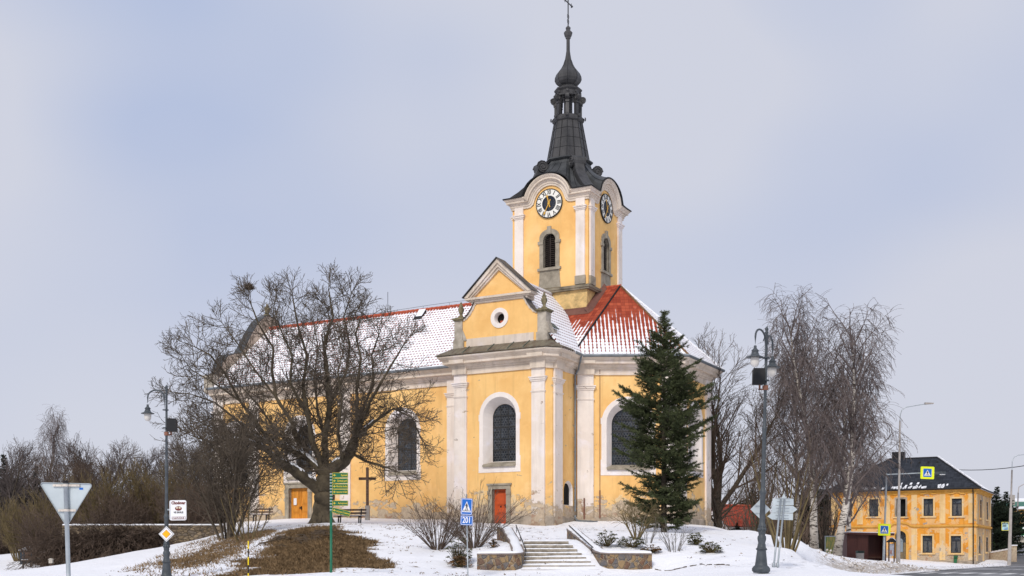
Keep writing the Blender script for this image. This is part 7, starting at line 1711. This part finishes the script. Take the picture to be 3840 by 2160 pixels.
# ---- crossing gantry with two fluorescent signs
YY = 88.0
def Z7(x, y, Y=None): return P((3050+x/2.588)/3.75, (1600+y/2.588)/3.75, Y or YY)
b = Z7(680,1330); b.z = gz1(b.x, b.y); r = empty('gantry_pole', b, 0, 'galvanised pole with a long horizontal arm reaching over the road', 'pole'); tp = Z7(712,455)-b; t = MB(); t.tube([(0,0,-.2), tp*.35, tp*.36, tp], [.10,.09,.07,.06], 10); t.build('pole', M['galv'], r, smooth=True)
t = MB(); a_ = tp-Vector((0,0,.08)); e_ = Z7(1175,444)-b; t.tube([a_, e_], .045, 8); t.build('arm', M['galv'], r); t = MB(); f0, f1 = Z7(1175,458)-b, Z7(1285,455)-b; t.prism([f0+Vector((0,0,.0)), f1+Vector((0,0,-.04)), f1+Vector((0,0,.16)), f0+Vector((0,0,.16))],(0,.25,0)); lh = t.build('lamp_head', M['lampgrey'], r)
t = MB(); 
for k in range(4): q = f0.lerp(f1, .52+k*.12); t.box(q.x,q.y+.02,q.z-.09,q.x+.07,q.y+.2,q.z-.02)
t.build('led_lens', M['signwhite'], lh)
for (xa,xb,ya,yb,lb) in ((1040,1172,388,508,'fluorescent yellow bordered crossing sign hanging from the gantry arm, the upper one'),(628,748,943,1057,'fluorescent yellow bordered crossing sign on the gantry pole, the lower one')):
    a_, c_ = Z7(xa,yb,87.8), Z7(xb,ya,87.8); r = empty('crossing_sign', ((a_.x+c_.x)/2, 87.8, (a_.z+c_.z)/2), -.05, lb, 'sign'); r.rotation_euler = (0,.03,0); w, h = c_.x-a_.x, c_.z-a_.z
    t = MB(); flat(t, rrect(w,h,.07), .0, .03); t.build('fluorescent_plate', M['fluo'], r); t = MB(); flat(t, rrect(w*.66,h*.66,.04), -.031); t.build('white_line', M['signwhite'], r); pictogram(r, w*.61, -.035)
# ---- concrete street light, far poles, boards on them
YY = 86.0; b = Z7(822,1338); b.z = gz1(b.x, b.y); r = empty('street_light', b, 0, 'tall concrete street light pole with a thin curved arm, right of the bus shelter', 'street lamp'); tp = P(2264/2.5156, 1058/2.5156, YY)-b
t = MB(); t.tube([(0,0,-.2), tp*.45, tp*.452, tp*.98, tp], [.16,.12,.085,.065,.05], 10); t.build('pole', M['concrete2'], r, smooth=True); t = MB(); pts = [tp+Vector(q) for q in ((0,0,0),(.03,0,.45),(.15,0,.8),(.45,0,1.0),(1.9,0,1.25))]; t.tube(pts, .035, 6); t.build('arm', M['galv'], r)
t = MB(); q = pts[-1]; t.prism([q+Vector((-.05,-.12,-.05)), q+Vector((.6,-.10,.0)), q+Vector((.6,-.10,.07)), q+Vector((-.05,-.12,.10))],(0,.24,0)); t.build('lamp_head', M['concrete2'], r)
c_ = Z7(825,380)-b; t = MB(); t.box(c_.x-.20,c_.y-.12,c_.z-.18,c_.x-.02,c_.y+.12,c_.z+.2); t.build('control_box', M['black'], r)
YY = 107.0; b = Z7(1900,1340); b.z = gz1(b.x, b.y); r = empty('street_light', b, 0, 'concrete street light pole at the right carrying the yellow advertising board', 'street lamp', ); tp = Z7(1928,420)-b
t = MB(); t.tube([(0,0,-.2), tp*.6, tp*.603, tp], [.17,.13,.09,.07], 10); t.build('pole', M['concrete2'], r, smooth=True); t = MB(); pts = [tp+Vector(q) for q in ((0,0,0),(.02,0,.8),(.2,0,1.2),(.6,0,1.38),(2.4,0,1.55))]; t.tube(pts, .035, 6); t.build('arm', M['galv'], r)
YY = 165.0; b = Z7(1970,1205); b.z = gz1(b.x, b.y); r = empty('street_light', b, 0, 'farther thin street light pole by the right edge in front of the green roof', 'street lamp'); tp = Z7(1988,640)-b; t = MB(); t.tube([(0,0,-.5), tp], [.16,.09], 8); t.tube([tp, tp+Vector((.1,0,.8)), tp+Vector((.8,0,1.2)), tp+Vector((2.5,0,1.4))], .06, 6); t.build('pole', M['concrete2'], r, smooth=True)
a_, c_ = Z7(1826,1008,106.7), Z7(1895,925,106.7); r = empty('advertising_board', ((a_.x+c_.x)/2,106.7,(a_.z+c_.z)/2), 0, 'small yellow edged advertising board on the right concrete pole', 'sign'); w, h = c_.x-a_.x, c_.z-a_.z
t = MB(); flat(t, rrect(w,h,.05), 0, .04); t.build('board', simple('ad_yellow', (.72,.66,.10), .5, .1), r); t = MB(); flat(t, rrect(w-.08,h-.10,.04), -.042); t.build('field', simple('ad_blue', (.42,.62,.66), .5, .15, 3), r)
tx('ARVA', .26, 0, .27, M['signblack'], .9, .008, r, y=-.05); tx('260', .26, -.08, .04, M['signblack'], .9, .008, r, y=-.05); tx('PLANÁ', .12, .1, -.17, M['blue'], .9, .003, r, y=-.05); tx('NÁMĚSTÍ', .11, .06, -.30, M['blue'], .9, .003, r, y=-.05)
p_ = Z7(2040,1012,150); r = empty('green_banner', p_, 0, 'green and white advertising banner cut by the right edge of the photo', 'sign'); t = MB(); flat(t, rrect(1.9,1.5,.02), 0, .05); t.build('banner', simple('banner_green', (.02,.28,.10), .5, .1), r); t = MB(); flat(t, [(-.25,.28),(.25,.28),(0,.6)], -.052); flat(t, [(-.9,-.3),(.9,-.3),(.9,-.12),(-.9,-.12)], -.052); flat(t, [(-.9,-.72),(.9,-.72),(.9,-.6),(-.9,-.6)], -.052); t.build('marks', M['signwhite'], r)
t = MB(); t.box(-.8,.05,-3.5,-.74,.1,-.6); t.box(.74,.05,-3.5,.8,.1,-.6); t.build('post', M['galv'], r)
a_, c_ = P(950,469.3,122), P(1075,455,96); t = MB(); t.tube([a_.lerp(c_, k/10)-Vector((0,0,.5*(1-((k-5)/5)**2))) for k in range(11)], .035, 4); o = t.build('overhead_cable', M['black']); tag(o, 'thin black overhead cable running from the dark roof to the right edge', 'cable')
# ---- garden wall, green container
ga, gb = P(990.5,553,119.5), P(1011,549.3,117); r = empty('garden_wall', ga, 0, 'weathered plastered garden wall with snowy slabs right of the ochre house', 'wall'); d = (gb-ga); t = MB(); rw_ = plaster('rough_wall', (.36,.27,.17), (.48,.38,.27), ground=-.9, peel=.8)
zb = -1.6; n_ = Vector((0,.4,0))
t.prism([(0,0,zb),(d.x,d.y,zb-0),(d.x,d.y,d.z),(0,0,0)], n_); t.build('wall', rw_, r)
t = MB(); 
for k in range(6): f0, f1 = k/6+.01, (k+1)/6-.005; t.prism([d*f0+Vector((0,-.12,.005)), d*f1+Vector((0,-.12,.005)), d*f1+Vector((0,-.12,.10)), d*f0+Vector((0,-.12,.14))],(0,.65,0))
t.build('wall_snow', M['snow'], r); t = MB(); t.box(d.x,d.y-.1,zb,d.x+.55,d.y+.5,d.z+.35); t.build('pier', rw_, r); t = MB(); t.box(d.x-.05,d.y-.15,d.z+.355,d.x+.6,d.y+.55,d.z+.46); t.build('pier_snow', M['snow'], r)
b = P(996.5,551,130); b.z = gz1(b.x,b.y); r = empty('green_container', b, -.1, 'pale green container with a snowy top behind the garden wall', 'container'); t = MB(); h = (HZ-541.5)/F*130-b.z; t.box(-.55,0,0,.52,1,h); t.build('wall', simple('pale_green', (.20,.36,.10), .7, .25, 2), r); t = MB(); t.box(-.6,-.05,h+.002,.56,1.05,h+.12); t.build('roof', M['snow'], r)
# ---- far ochre building, its terrace wall, two houses behind the mound
r = empty('far_ochre_building', P(1003,540,190), CR+.2, 'far ochre building with green metal roof at the right edge of the photo', 'building'); fo = plaster('far_ochre', (.62,.30,.07), (.72,.40,.13), streak=.5); t = MB(); t.box(0,0,-3,16,9,5.0); t.build('wall', fo, r); t = MB(); t.box(-.15,-.15,1.1,16.1,9.1,1.35); t.box(-.2,-.2,4.6,16.2,9.2,5.0); t.build('cornice', HT2, r)
t = MB(); t.prism([(-.5,-.5,5.01),(-.5,9.5,5.01),(-.5,4.5,6.9)],(17,0,0)); t.build('roof', simple('green_copper', (.06,.17,.13), .6, .25, 1.5), r); t = MB(); t.prism([(-.5,-.55,5.05),(-.5,.4,5.40),(-.5,.4,5.52),(-.5,-.6,5.2)],(17,0,0)); t.prism([(-.5,3.2,6.42),(-.5,4.5,6.92),(-.5,4.5,7.05),(-.5,3.2,6.58)],(17,0,0)); t.build('roof_snow', M['snow'], r)
t = MB(); t.box(1.2,1.6,5.2,2.0,2.6,7.5); t.box(4.4,3,6,5.6,4,7.5); t.build('chimney', M['concrete'], r)
t = MB(); Wf = Wall((0,0),(16,0)); Wf.ring(t, arch_pts(3.6,1.7,1.7,4.1), arch_pts(3.6,1.2,1.9,3.8), -.01, .1); nw_ = t.build('arched_niche', HT, r); t = MB(); Wf.plate(t, arch_pts(3.6,1.2,1.9,3.8), .0, .02); t.build('niche_back', M['plinth'], nw_)
for u in (6.5,9.5,12.5): t = MB(); Wf.box(t, u, u+1, 1.9, 3.7, .0, .03); t.build('window', WF, r)
r = empty('terrace_wall', P(996,543,172), CR+.35, 'pale stone terrace wall below the far ochre building', 'wall'); t = MB(); t.box(-2,0,-2.5,14,.5,.9); t.build('masonry', rubble('pale_masonry', 2.2, (.45,.41,.35), ((.36,.32,.26),(.44,.38,.30),(.32,.29,.25),(.48,.44,.37)), mw=.04), r); t = MB(); t.box(-2,-.1,.905,14,.6,1.0); t.build('wall_snow', M['snow'], r)
RH = tiles('red_house_tiles', (.33,.055,.03), -.6, -.9, 4, lipw=.1, triw=.2, nw=.3)
b = P(727,521,112); r = empty('red_roofed_house', b, .55, 'small white house with bright red tiled roof behind the mound', 'house'); t = MB(); t.box(0,0,-3,4.6,3.6,-.2); t.prism([(0.01,0,-.2),(.01,3.6,-.2),(.01,1.8,1.45)],(4.58,0,0)); t.build('wall', plaster('white_render', (.62,.60,.58), (.7,.68,.66)), r)
roof_poly('roof', [(-.3,-.35,-.5),(4.9,-.35,-.5),(4.9,1.8,1.6),(-.3,1.8,1.6)], RH, r); roof_poly('roof', [(4.9,3.95,-.5),(-.3,3.95,-.5),(-.3,1.8,1.6),(4.9,1.8,1.6)], RH, r); t = MB(); t.tube([(-.35,1.8,1.66),(4.95,1.8,1.66)], .1, 6); t.tube([(-.33,-.35,-.45),(-.33,1.8,1.62),(-.33,3.95,-.45)], .09, 6); t.build('ridge_cap', M['redtile'], r)
b = P(783,548,124); r = empty('low_dark_roofed_house', b, -.2, 'low pale house with dark patchy snow covered roof behind the birches', 'house'); t = MB(); t.box(0,0,-2,7.5,5,1.7); t.build('wall', plaster('beige_render', (.50,.40,.26), (.58,.48,.33)), r)
DR = tiles('dark_low_roof', (.05,.04,.045), .40, .30, 4, lipw=.2, triw=.3, nw=.9, nscale=.8); roof_poly('roof', [(-.4,-.4,1.7),(7.9,-.4,1.7),(7.9,2.5,4.3),(-.4,2.5,4.3)], DR, r); roof_poly('roof', [(7.9,5.4,1.7),(-.4,5.4,1.7),(-.4,2.5,4.3),(7.9,2.5,4.3)], DR, r)
t = MB()
for u in (1.2,3.4,5.6): t.box(u,-.02,.1,u+.8,.0,1.1)
t.build('window', WF, r)
